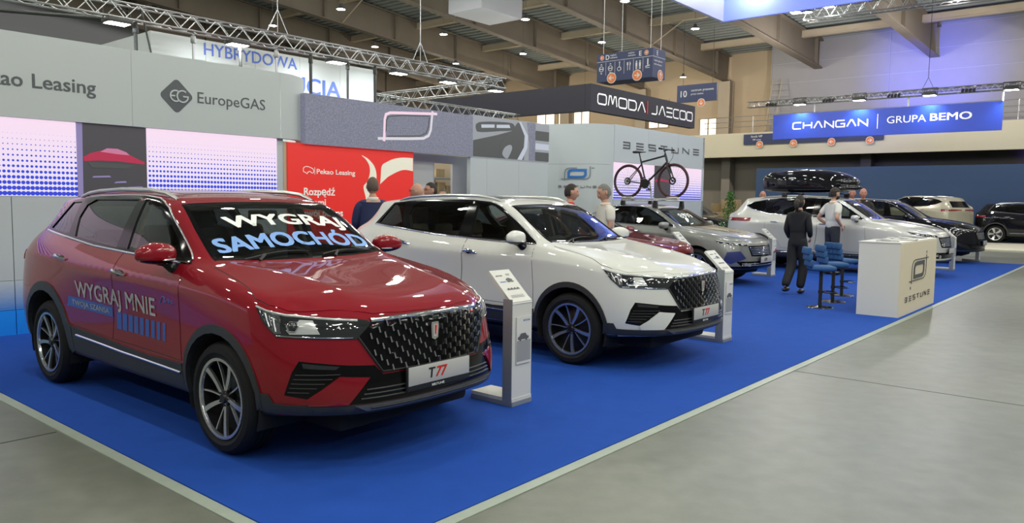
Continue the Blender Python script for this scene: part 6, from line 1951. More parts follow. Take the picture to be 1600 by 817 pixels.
def person(label, loc, rz, h=1.78, skin='skin', hair=('short', 'hair_dark'), top='suit_navy', sleeve='long', trousers='trousers_dark', shoe='shoe_black', arms=None, legs=None, head=(0, 0), beard=None, glasses=False, cap=None, collar=None, coat=0.0, woman=False, ponytail=False, legwide=1.0):
    root = thing('person', loc, rz, label, 'person')
    k = h / 1.78
    sh = .185 if not woman else .155
    arms = arms or {1: ((.228, -.02, 1.16), (.235, .06, .92)), -1: ((-.228, -.02, 1.16), (-.235, .06, .92))}
    legs = legs or {1: ((.10, .01, .50), (.105, -.02, .09)), -1: ((-.10, .01, .50), (-.105, -.02, .09))}
    J = dict(pelvis=(0, 0, .96), belly=(0, .005, 1.11), chest=(0, 0, 1.29), collarb=(0, -.012, 1.44), neck=(0, -.004, 1.50), skull=(0, .008, 1.58))
    Rb = dict(pelvis=(.150, .105), belly=(.135, .098), chest=(.155, .108), collarb=(.085, .065), neck=(.054, .056), skull=(.050, .055))
    if woman: Rb.update(belly=(.115, .09), chest=(.135, .105), pelvis=(.150, .11))
    E = [('pelvis', 'belly'), ('belly', 'chest'), ('chest', 'collarb'), ('collarb', 'neck'), ('neck', 'skull')]
    for s, n in ((1, 'l'), (-1, 'r')):
        el, wr = arms[s]; kn, an = legs[s]
        J['sho' + n] = (s * sh, -.01, 1.405); J['elb' + n] = el; J['wri' + n] = wr
        J['hip' + n] = (s * .092, 0, .88); J['kne' + n] = kn; J['ank' + n] = an
        Rb['sho' + n] = .058; Rb['elb' + n] = .041; Rb['wri' + n] = .029
        Rb['hip' + n] = .088; Rb['kne' + n] = .056; Rb['ank' + n] = .038
        E += [('collarb', 'sho' + n), ('sho' + n, 'elb' + n), ('elb' + n, 'wri' + n), ('pelvis', 'hip' + n), ('hip' + n, 'kne' + n), ('kne' + n, 'ank' + n)]
    body = skin_mesh(J, E, Rb, 'pelvis')
    Hm = head_mesh()
    HR = Matrix.Rotation(head[0], 4, 'Z') @ Matrix.Rotation(head[1], 4, 'X')
    HT = Matrix.Translation((0, .022, 1.655)) @ HR
    Hm.transform(HT); join_mesh(body, Hm)
    for s, n in ((1, 'l'), (-1, 'r')):
        el, wr = map(Vector, arms[s]); d = (wr - el)
        join_mesh(body, hand_mesh(wr + d.normalized() * .01, d, -s if s > 0 else 1, back=(s, .2, 0)))
    parts = []
    parts.append((body, skin, 'body'))
    def add(me, m, nm): parts.append((me, m, nm)); return me
    # trousers
    T = {n: J[n] for n in ('pelvis', 'hipl', 'hipr', 'knel', 'kner', 'ankl', 'ankr')}; T['waist'] = (0, .003, 1.08)
    lw = legwide
    Rt = dict(pelvis=(.165, .122), waist=(.145, .108), hipl=.104, hipr=.104, knel=.074 * lw, kner=.074 * lw, ankl=.062 * lw, ankr=.062 * lw)
    add(skin_mesh(T, [('waist', 'pelvis'), ('pelvis', 'hipl'), ('pelvis', 'hipr'), ('hipl', 'knel'), ('hipr', 'kner'), ('knel', 'ankl'), ('kner', 'ankr')], Rt, 'pelvis'), trousers, 'trousers')
    # top
    U = {n: J[n] for n in ('belly', 'chest', 'collarb', 'shol', 'shor', 'elbl', 'elbr')}
    U['hem'] = (0, .003, .90 - coat); U['nape'] = (0, -.010, 1.495)
    Ru = dict(hem=(.182, .138), belly=(.172 if not woman else .148, .128), chest=(.200 if not woman else .170, .136), collarb=(.115, .088), nape=(.068, .062), shol=.080, shor=.074, elbl=.056, elbr=.056)
    Eu = [('collarb', 'nape'), ('hem', 'belly'), ('belly', 'chest'), ('chest', 'collarb'), ('collarb', 'shol'), ('collarb', 'shor'), ('shol', 'elbl'), ('shor', 'elbr')]
    if sleeve == 'long':
        for n in 'lr': U['cuf' + n] = tuple(Vector(J['elb' + n]).lerp(Vector(J['wri' + n]), .93)); Ru['cuf' + n] = .043; Eu.append(('elb' + n, 'cuf' + n))
    else:
        for n in 'lr': U['elb' + n] = tuple(Vector(J['sho' + n]).lerp(Vector(J['elb' + n]), .72)); Ru['elb' + n] = .066
    add(skin_mesh(U, Eu, Ru, 'chest'), top, 'jacket' if sleeve == 'long' else 'shirt')
    cl = MB(); cl.lathe([(.066, 1.465), (.078, 1.480), (.070, 1.515), (.060, 1.512)], (0, -.006, 0), 'Z', 16); add(cl.mesh(), collar or top, 'collar')
    for s, n in ((1, 'l'), (-1, 'r')):
        a = Vector(J['ank' + n]); f = a - Vector(J['kne' + n]); 
        sm = MB(); sm.ball(a + Vector((0, .055, -.045)), (.047, .135, .042), 14, 8)
        m_ = sm.mesh()
        for v in m_.vertices: v.co.z = max(v.co.z, a.z - .085)
        add(m_, shoe, 'shoe')
    eyes = MB()
    for s in (-1, 1): eyes.ball((s * .030, .083, .012), (.010, .006, .006), 8, 6)
    m_ = eyes.mesh(); m_.transform(HT); add(m_, 'eye_dark', 'eyes')
    lp = MB(); lp.ball((0, .096, -.058), (.022, .006, .006), 8, 6); m_ = lp.mesh(); m_.transform(HT); add(m_, 'lip', 'mouth')
    if hair:
        m_ = hair_mesh(hair[0]); m_.transform(HT); add(m_, hair[1], 'hair')
    if ponytail:
        pt = MB(); pt.tube([(0, -.09, .03), (0, -.135, 0), (0, -.135, -.09), (0, -.11, -.15)], [.035, .045, .042, .02], 10); m_ = pt.mesh(); m_.transform(HT); add(m_, hair[1], 'ponytail')
    if beard:
        bb = bmesh.new(); bmesh.ops.create_icosphere(bb, subdivisions=3, radius=1)
        for v in bb.verts: v.co = Vector((v.co.x * .066, v.co.y * .085 + .018, v.co.z * .062 - .062))
        bmesh.ops.delete(bb, geom=[v for v in bb.verts if v.co.z > -.042 or v.co.y < -.01], context='VERTS')
        m_ = bpy.data.meshes.new('b'); bb.to_mesh(m_); bb.free(); m_.transform(HT); add(m_, beard, 'beard')
    if glasses:
        gl = MB()
        for s in (-1, 1):
            gl.tube([(s * .032 + .024 * math.cos(t), .100, .012 + .017 * math.sin(t)) for t in [2 * PI * i / 12 for i in range(12)]], .0022, 5, closed=True)
            gl.tube([(s * .056, .098, .014), (s * .078, .05, .014), (s * .080, -.01, .010)], .002, 5)
        gl.tube([(-.008, .103, .014), (.008, .103, .014)], .0022, 5); m_ = gl.mesh(); m_.transform(HT); add(m_, 'eye_dark', 'glasses')
    if cap:
        cp = bmesh.new(); bmesh.ops.create_icosphere(cp, subdivisions=3, radius=1)
        bmesh.ops.delete(cp, geom=[v for v in cp.verts if v.co.z < .22], context='VERTS')
        for v in cp.verts: v.co = Vector((v.co.x * .088, v.co.y * .112 - .004, v.co.z * .128 + .010))
        m_ = bpy.data.meshes.new('c'); cp.to_mesh(m_); cp.free()
        br = MB(); br.ball((0, .115, .042), (.062, .065, .008), 14, 6); join_mesh(m_, br.mesh()); m_.transform(HT); add(m_, cap, 'cap')
    for me, m, nm in parts:
        me.transform(Matrix.Scale(k, 4)); me.polygons.foreach_set('use_smooth', [True] * len(me.polygons)); link(nm, me, m, root)
    return root
def face(px, py):   # rz so that the person's +y looks along a world direction
    return math.atan2(py, px) - PI / 2
def at(px, d, z=0.0):   # world point at image column px and forward distance d
    return Vector(((px - 800) / CF * d, d, z))
# ------------------------------------------------------------------ display stands
mat('stand_white', (.64, .64, .60), .45)
mat('stand_edge', (.30, .32, .34), .4, .3)
mat('leaflet', (.66, .66, .63), .5)
mat('print_grey', (.10, .10, .11), .5)
mat('print_mid', (.30, .31, .32), .5)
mat('print_blue', (.03, .13, .42), .5)
mat('red_dot', (.5, .02, .02), .4)
def car_icon(mb, f, u, v, w, h):
    P = [(0, .15), (0, .5), (.12, .58), (.28, .98), (.70, 1.0), (.84, .60), (1, .5), (1, .15)]
    mb.add([f(u + x * w, v + y * h, .0015) for x, y in P], [tuple(range(len(P)))])
    for c in (.22, .78): mb.add([f(u + (c + .09 * math.cos(t)) * w, v + (.12 + .2 * math.sin(t)) * h, .002) for t in [2 * PI * i / 8 for i in range(8)]], [tuple(range(8))])
def display_stand(loc, rz, label, extra=False):
    """local: x = width (reading direction), y = depth away from the reader, slim white panel with tilted head and a foot"""
    t = thing('display_stand', loc, rz, label, 'display stand', 'white display stands beside the cars')
    w = .235; d = .085
    m = MB(); m.box((w / 2, d / 2, .42), (w, d, .72)); m.add([(0, 0, .78), (w, 0, .78), (w, d, .78), (0, d, .78), (0, .17 * 0 + .0, .80), (w, 0, .80), (w, d, .86), (0, d, .86)], [(0, 1, 5, 4), (1, 2, 6, 5), (2, 3, 7, 6), (3, 0, 4, 7), (4, 5, 6, 7)]); m.build('stand_body', 'stand_white', t)
    m = MB(); m.box((-.003, d / 2, .42), (.006, d + .004, .80)); m.build('side_trim', 'stand_edge', t)
    h = MB(); a = (0, .0, .80); tz = .235; ty = .24
    h.add([(0, -.005, .785), (w, -.005, .785), (w, ty, .785 + tz), (0, ty, .785 + tz), (0, .012, .765), (w, .012, .765), (w, ty + .017, .765 + tz), (0, ty + .017, .765 + tz)], [(0, 1, 2, 3), (7, 6, 5, 4), (0, 4, 5, 1), (1, 5, 6, 2), (2, 6, 7, 3), (3, 7, 4, 0)])
    h.build('reading_panel', 'stand_white', t)
    f = MB(); f.box((w / 2, .205, .03), (w, .42, .06)); fo = f.build('foot', 'stand_white', t)
    e = MB(); e.box((w / 2, -.008, .018), (w, .004, .034)); e.box((-.002, .205, .018), (.004, .42, .034)); e.build('foot_trim', 'stand_edge', t)
    g = Vector((0, ty + .005, tz)).normalized(); nn = Vector((0, -g.z, g.y))
    F = lambda u, v, q: Vector((u, -.005, .785)) + g * v + nn * (q + .001)
    p = MB(); car_icon(p, F, .11, .225, .075, .028); car_icon(p, F, .115, .21, .075, .022)
    for i in range(4): car_icon(p, F, .055 + .036 * i, .135, .034, .020)
    p.build('printed_cars', 'print_grey', t)
    p = MB(); p.add([F(.03, .215, .001), (F(.10, .215, .001)), F(.10, .222, .001), F(.03, .222, .001)], [(0, 1, 2, 3)]); p.build('printed_line', 'print_blue', t)
    text_obj('stand_writing', 'T77', 'print_grey', t, F(.15, .275, 0), (1, 0, 0), g, .028, .02, ext=.0005)
    text_obj('stand_writing', 'BESTUNE', 'print_grey', t, F(.03, .275, 0), (1, 0, 0), g, .018, ext=.0005)
    p = MB()
    for k in range(9): p.add([F(.04, .08 - .008 * k, .0008), F(.19, .08 - .008 * k, .0008), F(.19, .083 - .008 * k, .0008), F(.04, .083 - .008 * k, .0008)], [(0, 1, 2, 3)])
    p.build('printed_text', 'print_mid', t)
    # leaflet in a clear pocket on the front
    l = MB(); l.box((w / 2 + .01, -.006, .50), (.17, .008, .36)); lf = l.build('leaflet', 'leaflet', t)
    G = lambda u, v, q: Vector((u, -.0105 - q, v))
    p = MB(); car_icon(p, G, .055, .50, .13, .055); p.build('printed_cars', 'print_grey', lf)
    p = MB(); p.add([G(.045, .34, .001), G(.21, .34, .001), G(.21, .50, .001), G(.045, .50, .001)], [(0, 1, 2, 3)]); p.build('printed_field', 'print_mid', lf)
    text_obj('leaflet_writing', 'BESTUNE', 'print_blue', lf, G(.12, .645, 0), (1, 0, 0), (0, 0, 1), .020, ext=.0005)
    if extra:
        p = MB(); p.ball((w - .05, -.012, .56), (.035, .006, .045), 12, 6); p.build('red_sticker', 'red_dot', t)
    return t
# reader stands at the aisle: x runs along +a? the narrow end faces the camera side
STANDS = [(2.400, 1.055, 'white display stand with car leaflet between the red and the white car'),
          (6.05, 1.03, 'white display stand close behind the nose of the white car'),
          (14.1, 3.62, 'white display stand with red dot at the nose of the silver saloon'),
          (10.75, 3.95, 'white display stand whose top shows over the white car bonnet'),
          (19.0, 1.05, 'white display stand beside the grille of the pale silver car'),
          (23.2, 1.15, 'white display stand beside the nose of the black car')]
for i, (a, b, lb) in enumerate(STANDS):
    display_stand(W(a, b, .012), ANG, lb, i == 2)

# ------------------------------------------------------------------ counter
ct = thing('counter', W(10.65, .35), ANG, 'white box counter with dark outlined emblem at the carpet edge', 'counter')
mat('counter_white', (.70, .69, .63), .5); mat('counter_cream', (.74, .66, .52), .5)
p = MB(); sbox(p, 9.555, 11.79, .065, .60, .012, 1.045); hang(p.build('counter_body', 'counter_white'), ct)
p = MB(); sbox(p, 9.545, 11.80, .055, .61, 1.045, 1.06); hang(p.build('counter_top', 'counter_white'), ct)
p = MB(); sbox(p, 9.555, 11.79, .045, .065, .012, 1.045); hang(p.build('counter_front', 'counter_cream'), ct)
fk = lambda u, v, w: W(u, .043 - w, v)
emblem(fk, 10.05, 11.25, .43, .83, ct, 'dark_text', 'dark_text', .012, .055)
mb = MB(); stroke(mb, [(11.10, .85), (11.10, .89)], 0, .03, .003, f=fk); stroke(mb, [(10.17, .36), (10.17, .40)], 0, .04, .003, f=fk); hang(mb.build('emblem_tick', 'dark_text'), ct)
for k, ch in enumerate('BESTUNE'):
    mb = MB(); letter(mb, ch, 9.88 + k * .235, .200, .13, .062, .013, fk); hang(mb.build('counter_letter', 'dark_text'), ct)
for k, (a, b, r) in enumerate(((9.85, .30, .2), (10.25, .42, -.3), (10.7, .30, .1), (11.05, .42, .5), (11.45, .30, -.2), (10.45, .20, .05))):
    p = MB(); p.box((0, 0, .004 + .002 * k), (.21, .297, .008 + .002 * k)); o = p.build('brochure', 'leaflet' if k % 2 else 'print_mid'); o.location = W(a, b, 1.06); o.rotation_euler = (0, 0, ANG + r)
    q = MB(); q.box((0, .03, .0105 + .003 * k), (.15, .12, .001)); q.build('cover_picture', 'print_grey', o)
    tag(o, ['leftmost brochure on the white counter', 'second brochure from the left on the counter, nearer its back edge', 'grey brochure in the middle of the counter', 'tilted brochure right of the middle of the counter', 'rightmost brochure on the counter', 'small turned brochure at the front edge of the counter'][k], 'brochure', 'brochures on the counter')

# ------------------------------------------------------------------ bar stools
mat('velvet_blue', (.018, .085, .23), .75, noise=.25, nscale=30)
mat('chrome_dark', (.10, .10, .105), .15, .9)
def bar_stool(loc, rz, label):
    t = thing('bar_stool', loc, rz, label, 'bar stool', 'blue bar stools behind the counter')
    m = MB(); m.lathe([(0, .035), (.03, .034), (.08, .022), (.19, .010), (.20, .0), (0, 0)], (0, 0, 0), 'Z', 24); m.build('base_plate', 'chrome_dark', t)
    m = MB(); m.cyl((0, 0, .03), (0, 0, .58), .027, 12); m.cyl((0, 0, .22), (0, 0, .26), .036, 12); m.build('gas_column', 'matte_black', t)
    m = MB(); m.tube([(0 + .0, .03, .24), (.10, .05, .235)] + [(.13 * math.cos(a), .11 + .13 * math.sin(a), .235) for a in [0, .5, 1, 1.57, 2.1, 2.6, PI]] + [(-.10, .05, .235), (0, .03, .24)], .010, 6); m.build('footrest', 'chrome_dark', t)
    m = MB()
    m.rbox((0, .0, .60), (.40, .36, .075), .034, seg=3); m.build('seat', 'velvet_blue', t)
    b = MB(); R = Matrix.Rotation(-.12, 3, 'X')
    for i in range(4):
        for j in range(3):
            b.rbox((-.141 + .094 * i, -.185 - .020 * j, .675 + .092 * j), (.102, .066, .112), .024, m=R)
    b.build('backrest', 'velvet_blue', t)
    return t
bar_stool(W(9.9, 1.22, .012), face(1, -.15), 'leftmost blue velvet bar stool, beside the walking woman')
bar_stool(W(10.75, 1.30, .012), face(1, -.05), 'middle blue velvet bar stool behind the counter')
bar_stool(W(11.75, 1.46, .012), face(.9, .3), 'blue velvet bar stool mostly hidden by the counter')

# ------------------------------------------------------------------ bicycle on the saloon's roof
mat('bike_black', (.012, .012, .013), .35, .2)
mat('tyre_maroon', (.050, .012, .018), .7)
mat('spoke', (.35, .35, .36), .3, .9)
def bicycle(loc, rz, label):
    t = thing('bicycle', loc, rz, label, 'bicycle')
    R = .345; xr, xf = -.53, .53
    for nm, x in (('rear_wheel', xr), ('front_wheel', xf)):
        wn = thing(nm, (x, 0, R)); setpar(wn, t)
        m = MB(); m.tube([(R * math.cos(a) * .955, 0, R * math.sin(a) * .955) for a in [2 * PI * i / 36 for i in range(36)]], .028, 8, closed=True); m.build('tyre', 'tyre_maroon', wn)
        m = MB(); m.tube([(R * .90 * math.cos(a), 0, R * .90 * math.sin(a)) for a in [2 * PI * i / 36 for i in range(36)]], .011, 6, closed=True); m.build('rim', 'bike_black', wn)
        m = MB()
        for i in range(28):
            a = 2 * PI * i / 28; b = a + (.35 if i % 2 else -.35); m.bar((.02 * math.cos(b), .02 * (1 if i % 4 < 2 else -1), .02 * math.sin(b)), (R * .90 * math.cos(a), 0, R * .90 * math.sin(a)), .0022)
        s = m.build('spokes', 'spoke', wn); s['kind'] = 'stuff'
        m = MB(); m.cyl((0, -.035, 0), (0, .035, 0), .022, 10); m.lathe([(.05, -.03), (.08, -.03), (.08, -.027), (.05, -.027)], (0, 0, 0), 'Y', 20); m.build('hub', 'bike_black', wn)
    bb = Vector((-.10, 0, .29)); st = Vector((-.24, 0, .80)); ht = Vector((.34, 0, .86)); hb = Vector((.385, 0, .73)); ra = Vector((xr, 0, R))
    m = MB(); m.tube([st + Vector((.02, 0, -.06)), ht], .019, 8); m.tube([bb, hb], .023, 8); m.tube([bb, st], .018, 8); m.tube([ht + Vector((-.01, 0, .04)), hb], .024, 8)
    for s in (-1, 1): m.tube([bb + Vector((0, s * .02, 0)), ra + Vector((0, s * .055, 0))], .011, 6); m.tube([st + Vector((.03, s * .01, -.10)), ra + Vector((0, s * .055, 0))], .009, 6)
    m.cyl(bb - Vector((0, .04, 0)), bb + Vector((0, .04, 0)), .026, 10); m.build('frame', 'bike_black', t)
    m = MB()
    for s in (-1, 1): m.tube([hb + Vector((.01, s * .05, -.04)), Vector((xf, s * .055, R))], [.020, .014], 8)
    m.tube([hb + Vector((.008, -.06, -.03)), hb + Vector((.008, .06, -.03))], .022, 8); m.build('fork', 'bike_black', t)
    m = MB(); m.tube([ht + Vector((0, 0, .03)), ht + Vector((-.02, 0, .10)), ht + Vector((.05, 0, .12))], .015, 8); m.tube([ht + Vector((.02, -.31, .13)), ht + Vector((.05, -.1, .12)), ht + Vector((.05, .1, .12)), ht + Vector((.02, .31, .13))], .013, 8); m.build('handlebar', 'bike_black', t)
    m = MB()
    for s in (-1, 1): m.tube([ht + Vector((.02, s * .31, .13)), ht + Vector((.03, s * .20, .125))], .019, 8); m.tube([ht + Vector((.05, s * .19, .12)), ht + Vector((.10, s * .24, .10))], .007, 5)
    m.build('grip', 'rubber', t)
    m = MB(); m.tube([ht + Vector((.06, .1, .12)), ht + Vector((.16, .05, .08)), ht + Vector((.16, 0, -.05)), hb + Vector((.03, .0, -.03))], .004, 5); m.build('cable', 'rubber', t)
    m = MB(); m.tube([st, st + Vector((-.035, 0, .13))], .014, 8); m.build('seat_post', 'bike_black', t)
    m = MB(); m.tube([st + Vector((-.17, 0, .155)), st + Vector((-.10, 0, .16)), st + Vector((.02, 0, .145)), st + Vector((.12, 0, .14))], [.055, .065, .030, .015], 10)
    me = m.mesh(); 
    sd = m.build('saddle', 'matte_black', t)
    for v in sd.data.vertices: v.co.z = st.z + .15 + (v.co.z - st.z - .15) * .45
    m = MB(); m.lathe([(.02, -.045), (.10, -.045), (.10, -.040), (.02, -.040)], bb, 'Y', 24)
    m.bar(bb + Vector((0, -.06, 0)), bb + Vector((.12, -.06, -.12)), .02); m.bar(bb + Vector((0, .06, 0)), bb + Vector((-.12, .06, .12)), .02)
    m.box(bb + Vector((.13, -.10, -.13)), (.09, .08, .02)); m.box(bb + Vector((-.13, .10, .13)), (.09, .08, .02)); m.build('crank_set', 'bike_black', t)
    m = MB(); m.lathe([(.02, -.05), (.055, -.05), (.055, -.03), (.02, -.03)], ra, 'Y', 18); m.tube([ra + Vector((.055, -.04, .0)), bb + Vector((0, -.043, .10))], .005, 5); m.tube([ra + Vector((0, -.04, -.055)), ra + Vector((.03, -.04, -.13)), bb + Vector((0, -.043, -.10))], .005, 5); m.build('chain', 'satin_metal', t)
    return t
# ------------------------------------------------------------------ cars on the stand
TH = ANG - PI / 2
t_red = thing('suv', (-1.18382581, 5.22946496, .012), -0.6906411, 'dark red car with WYGRAJ MNIE door writing and white window letters in front', 'car')
SUVS = build_suv(t_red, 'red_paint', wheelrot=(.25, .9, .6, .1))
t_white = copy_tree(t_red, None, {'red_paint': 'white_paint', 'seat_dark': 'seat_beige'})
t_white.location = (1.12991084, 7.91626135, .012); t_white.rotation_euler = (0, 0, -0.69812566)
tag(t_white, 'white car beside the red one, without writing on its doors', 'car')
suv_decals(SUVS, t_red)
def carat(name, a, b, label, rz=None):
    return thing(name, W(a, b, .012), TH if rz is None else rz, label, 'car')
silver = carat('saloon_car', 12.34, 4.06, 'silver saloon car carrying a black bicycle on its roof')
def warp_tall_sedan(c):
    v = warp_sedan(c)
    return Vector((v.x, v.y, v.z * 1.0 + max(0, v.z - .9) * .10))
SS = build_generic(silver, 'silver_paint', warp_tall_sedan, 1.04, .955, cladding=False, dlo='sedan', rails=False, vents=True, wtext='B70', wx=-2.346)
link('windshield_writing', wrap_text(SS, '8999', 'T', lambda f, y: (-.62 - .13 * y / .69, -.30 + .52 * f), size=.16, bold=.02, off=.004), 'text_white', silver)
wagon = carat('suv', 17.1, 1.84, 'pale silver car with a black roof box and roof rails')
SW = build_generic(wagon, 'pale_silver_paint', warp_suv(1.10, 1.12), 1.10, 1.10, R=.37, dlo='wagon', bars=6, style='five', seats='seat_dark')
black = carat('suv', 22.28, 1.96, 'black glossy car behind the pale silver one with roof box')
SBk = build_generic(black, 'black_paint', warp_suv(1.10, 1.10), 1.10, 1.09, R=.37, dlo='wagon', bars=6, style='five')
redb = carat('saloon_car', 9.15, 4.1, 'dark red low car mostly hidden between the white and the silver car')
def warp_low(c):
    v = warp_sedan(c); return Vector((v.x, v.y, v.z if v.z < .8 else .8 + (v.z - .8) * .86))
build_generic(redb, 'deep_red_paint', warp_low, 1.04, .93, cladding=False, dlo='sedan', rails=False, bars=4, wx=-2.346) if 'deep_red_paint' in M else build_generic(redb, 'red_paint', warp_low, 1.04, .93, cladding=False, dlo='sedan', rails=False, bars=4, wx=-2.346)
beige = carat('suv', 35.6, 6.6, 'beige car seen from its rear corner before blue booth wall', rz=TH + PI * .86)
build_generic(beige, 'beige_paint', warp_suv(1.0, 1.05), 1.0, 1.03, dlo='wagon', bars=4, style='five')
farb = carat('suv', 36.3, -.35, 'black car with bright spoked wheels cut off by right edge', rz=TH)
build_generic(farb, 'black_paint', warp_suv(1.03, 1.05), 1.03, 1.03, R=.37, dlo='suv', bars=4, style='star')
farb.location.z = .06; beige.location.z = .30
dark = carat('suv', 21.4, 8.2, 'dark car with sparkling grille behind potted plant and the boxes')
build_generic(dark, 'black_paint', warp_suv(1.0, 1.0), 1.0, 1.0, dlo='suv', bars=7, chrome_grille='satin_metal')

q = MB(); q.lathe([(0, 0), (1.9, 0), (1.9, .22), (1.86, .24), (0, .24)], (0, 0, 0), 'Z', 40); o = q.build('turntable', 'platform'); o.location = W(35.0, 7.0, .06); tag(o, 'low round pale podium under the beige car', 'podium')

# roof rack and bicycle on the saloon
def local_pt(root, x, y, z): return root.location + Matrix.Rotation(root.rotation_euler.z, 3, 'Z') @ Vector((x, y, z))
rz = silver.rotation_euler.z
rk = thing('roof_rack', local_pt(silver, -1.42, 0, 1.50), rz, 'silver roof rack bars on the saloon under the bicycle', 'roof rack')
zr = SS.at('T', -1.42, 0)[0].z - 1.50
for x in (.33, -.43):
    m = MB(); m.rbox((x, 0, zr + .085), (.07, 1.22, .028), .012); m.build('cross_bar', 'satin_metal', rk)
    for s in (-1, 1):
        m = MB(); l, n_ = SS.at('T', -1.42 + x, s * .56); m.prism([(-.05, l.z - 1.50 - .01), (.05, l.z - 1.50 - .01), (.03, zr + .075), (-.03, zr + .075)], lambda u, v, x=x, s=s: (x + u, s * .53, v), lambda u, v, x=x, s=s: (x + u, s * .60, v)); m.build('bar_foot', 'matte_black', rk)
m = MB(); m.rbox((.0, -.22, zr + .115), (1.35, .09, .03), .01); m.rbox((-.53, -.22, zr + .14), (.26, .10, .05), .02); m.rbox((.53, -.22, zr + .14), (.26, .10, .05), .02); m.bar((.05, -.22, zr + .12), (-.02, -.22, zr + .55), .03); m.build('cycle_carrier', 'satin_metal', rk)
bicycle(local_pt(silver, -1.42, -.22, 1.50 + zr + .142), rz, 'black bicycle with maroon tyres standing on the silver car roof')

# roof box on the pale silver car
rz = wagon.rotation_euler.z
zw = SW.at('T', -1.9, 0)[0].z
bars_ = thing('roof_rack', local_pt(wagon, -1.9, 0, zw), rz, 'black roof bars under the roof box on the pale silver car', 'roof rack')
for x in (.55, -.55):
    m = MB(); m.rbox((x, 0, .055), (.07, 1.20, .03), .012)
    for s in (-1, 1): m.rbox((x, s * .58, .02), (.13, .07, .11), .02)
    m.build('cross_bar', 'matte_black', bars_)
bx_ = thing('roof_box', local_pt(wagon, -2.05, 0, zw + .075), rz, 'long glossy black roof box on the pale silver car', 'roof box')
bm = bmesh.new(); bmesh.ops.create_uvsphere(bm, u_segments=48, v_segments=24, radius=1)
for v in bm.verts:
    x, y, z = [math.copysign(abs(q) ** .55, q) for q in v.co]
    tp = 1 - .22 * max(0, x) ** 2
    zz = z * (.40 if z > 0 else .16) * (1 - .35 * max(0, x) ** 2) + .16
    v.co = Vector((x * 1.12 + (.10 * (z < 0) * (x > 0)), y * .42 * tp, zz))
bmA = bm.copy()
for b_, nm, pr in ((bm, 'box_lid', True), (bmA, 'box_base', False)):
    bmesh.ops.bisect_plane(b_, geom=b_.verts[:] + b_.edges[:] + b_.faces[:], plane_co=(0, 0, .19), plane_no=(0, 0, 1), clear_inner=pr, clear_outer=not pr)
    if pr:
        for v in b_.verts: v.co.x *= 1.012; v.co.y *= 1.02
    m_ = bpy.data.meshes.new(nm); b_.to_mesh(m_); b_.free(); m_.polygons.foreach_set('use_smooth', [True] * len(m_.polygons)); link(nm, m_, 'black_paint', bx_)
m = MB(); m.rbox((-.3, -.415, .34), (.16, .02, .05), .008); m.build('box_emblem', 'satin_metal', bx_)
m = MB()
for x in (-.8, 0, .8): m.rbox((x, -.43, .19), (.10, .02, .05), .008)
m.build('box_latch', 'gloss_black', bx_)

# ------------------------------------------------------------------ people
fl = .012
person('man in a navy suit seen from behind before red panel', at(582, 10.6, fl), face(-.35, 1), 1.86, hair=('short', 'hair_brown'), top='suit_navy', collar='shirt_white', arms={1: ((.232, .02, 1.17), (.15, .20, 1.02)), -1: ((-.232, .02, 1.17), (-.15, .20, 1.02))})
person('bald man with glasses in profile behind the white car roof', at(653, 11.3, fl), face(-1, .25), 1.80, skin='skin', hair=None, top='shirt_dark', glasses=True)
person('man with dark hair and sunglasses before the storage room', at(674, 12.1, fl), face(-.9, -.5), 1.83, hair=('short', 'hair_dark'), top='suit_black', glasses=True)
person('person mostly hidden at the right of the man with sunglasses', at(692, 12.7, fl), face(-.2, -1), 1.74, hair=('short', 'hair_brown'), top='shirt_dark')
person('dark haired man with red collar looking at the man in cream polo', at(889, 11.4, fl), face(1, .05), 1.82, skin='skin', hair=('short', 'hair_dark'), top='shirt_dark', collar='text_red')
person('grey haired man in cream polo shirt looking left', at(944, 11.2, fl), face(-1, -.25), 1.82, skin='skin', hair=('short', 'hair_grey'), top='polo_cream', sleeve='short', head=(.0, -.25), arms={1: ((.25, -.05, 1.17), (.20, .05, .93)), -1: ((-.25, .0, 1.17), (-.12, .16, 1.06))})
person('dark haired woman in a black suit walking past the pale silver car', W(11.45, 2.14, fl), face(.85, .9), 1.72, hair=('long', 'hair_dark'), top='suit_black', trousers='suit_black', woman=True, ponytail=True, coat=.10, legwide=1.25,
       arms={1: ((.215, -.02, 1.15), (.16, .16, 1.02)), -1: ((-.215, -.02, 1.15), (-.19, .12, .98))}, legs={1: ((.085, .10, .50), (.08, -.02, .09)), -1: ((-.085, -.02, .50), (-.08, -.30, .13))})
person('man in white T-shirt and dark cap with hands at his hips', W(15.6, 2.85, fl), face(1, .25), 1.93, skin='skin', hair=('short', 'hair_dark'), top='shirt_white', sleeve='short', cap='hair_dark', beard='hair_dark', trousers='trousers_dark',
       arms={1: ((.30, -.14, 1.16), (.20, .06, 1.00)), -1: ((-.30, -.14, 1.16), (-.20, .06, 1.00))})
person('man with red-lit face left of two heads behind the roof box', at(1328, 20.4, fl), face(-.5, -1), 2.0, skin='skin_red_lit', hair=None, top='shirt_white')
person('man with strongly red-lit face right of two heads behind the roof box', at(1345, 20.0, fl), face(-.3, -1), 2.0, skin='skin_red_lit', hair=None, top='shirt_dark')
person('person with only a pink forehead showing at the left end of roof box', at(1189, 21.5, fl), face(-.3, -1), 1.92, skin='skin_red_lit', hair=None, top='shirt_dark')

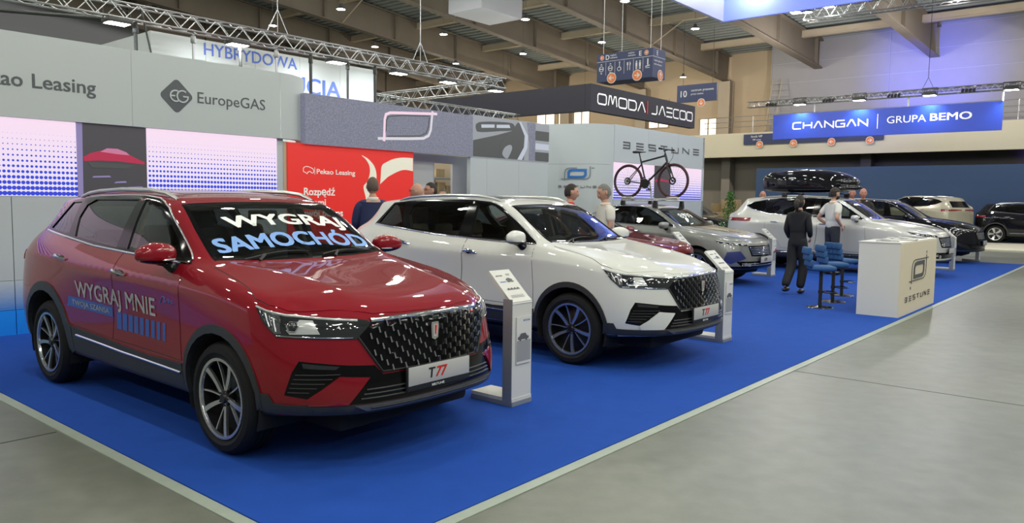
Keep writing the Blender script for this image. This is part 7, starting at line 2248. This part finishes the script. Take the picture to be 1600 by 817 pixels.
# ------------------------------------------------------------------ plant and boxes beyond the brand wall
mat('leaf', (.06, .17, .03), .6, noise=.3, nscale=12)
mat('stem', (.08, .06, .03), .8)
pt_ = thing('potted_plant', W(18.6, 6.6, .012), 0, 'green bushy potted plant at the right end of the brand wall', 'plant')
m = MB(); m.lathe([(0, 0), (.17, 0), (.22, .42), (.20, .42), (.18, .38), (0, .38)], (0, 0, 0), 'Z', 20); m.build('pot', 'stand_white', pt_)
m = MB(); rnd = random.Random(5)
for i in range(7):
    a = rnd.uniform(0, 6.28); m.tube([(0, 0, .38), (.06 * math.cos(a), .06 * math.sin(a), .9), (.14 * math.cos(a), .14 * math.sin(a), 1.5)], [.012, .010, .005], 5)
m.build('stem', 'stem', pt_)
m = MB()
for i in range(900):
    z = rnd.uniform(.45, 1.85); r = .30 * (1 - abs(z - 1.0) / 1.15) * rnd.uniform(.2, 1); a = rnd.uniform(0, 6.28)
    c = Vector((r * math.cos(a), r * math.sin(a), z)); d = Vector((rnd.uniform(-1, 1), rnd.uniform(-1, 1), rnd.uniform(-.2, 1))).normalized() * .07; s = d.cross(Vector((rnd.uniform(-1, 1), rnd.uniform(-1, 1), .3))).normalized() * .018
    m.add([c, c + d * .5 + s, c + d, c + d * .5 - s], [(0, 1, 2, 3)])
l = m.build('foliage', 'leaf', pt_, fixn=False); l['kind'] = 'stuff'
for k, (a, b, z, s) in enumerate(((24.5, 9.3, 0.0, (1.0, .9, 1.25)), (24.4, 8.3, 0.0, (.8, .7, 1.05)), (24.5, 9.2, 1.25, (.55, .6, .45)), (24.4, 8.25, 1.05, (.5, .5, .28)), (24.6, 9.75, 1.25, (.4, .5, .3)))):
    m = MB(); m.rbox((0, 0, s[2] / 2), s, .01); m.box((0, 0, s[2] + .001), (s[0], .06, .002)); o = m.build('cardboard_box', 'box_brown' if k != 1 else 'matte_black'); o.location = W(a, b, z); o.rotation_euler = (0, 0, ANG + .1 * k)
    tag(o, ['large brown box standing by the dark car, lowest of the pile', 'black crate standing beside the brown box pile', 'brown box topmost on the large box by the wall end', 'flat brown box lying on the black crate', 'small brown box behind, on top of the large box'][k], 'box', 'boxes behind the brand wall')

# unseen area lights over the aisle outside the picture, aimed at the cars
for a in (-1.5, 3.5, 8.5, 13.5, 18.5):
    lamp('aisle_area_light', 'AREA', W(a, -3.0, 6.2), 60, (1, .98, .93), 1.6, W(a, 3.5, .5), size_y=.6)
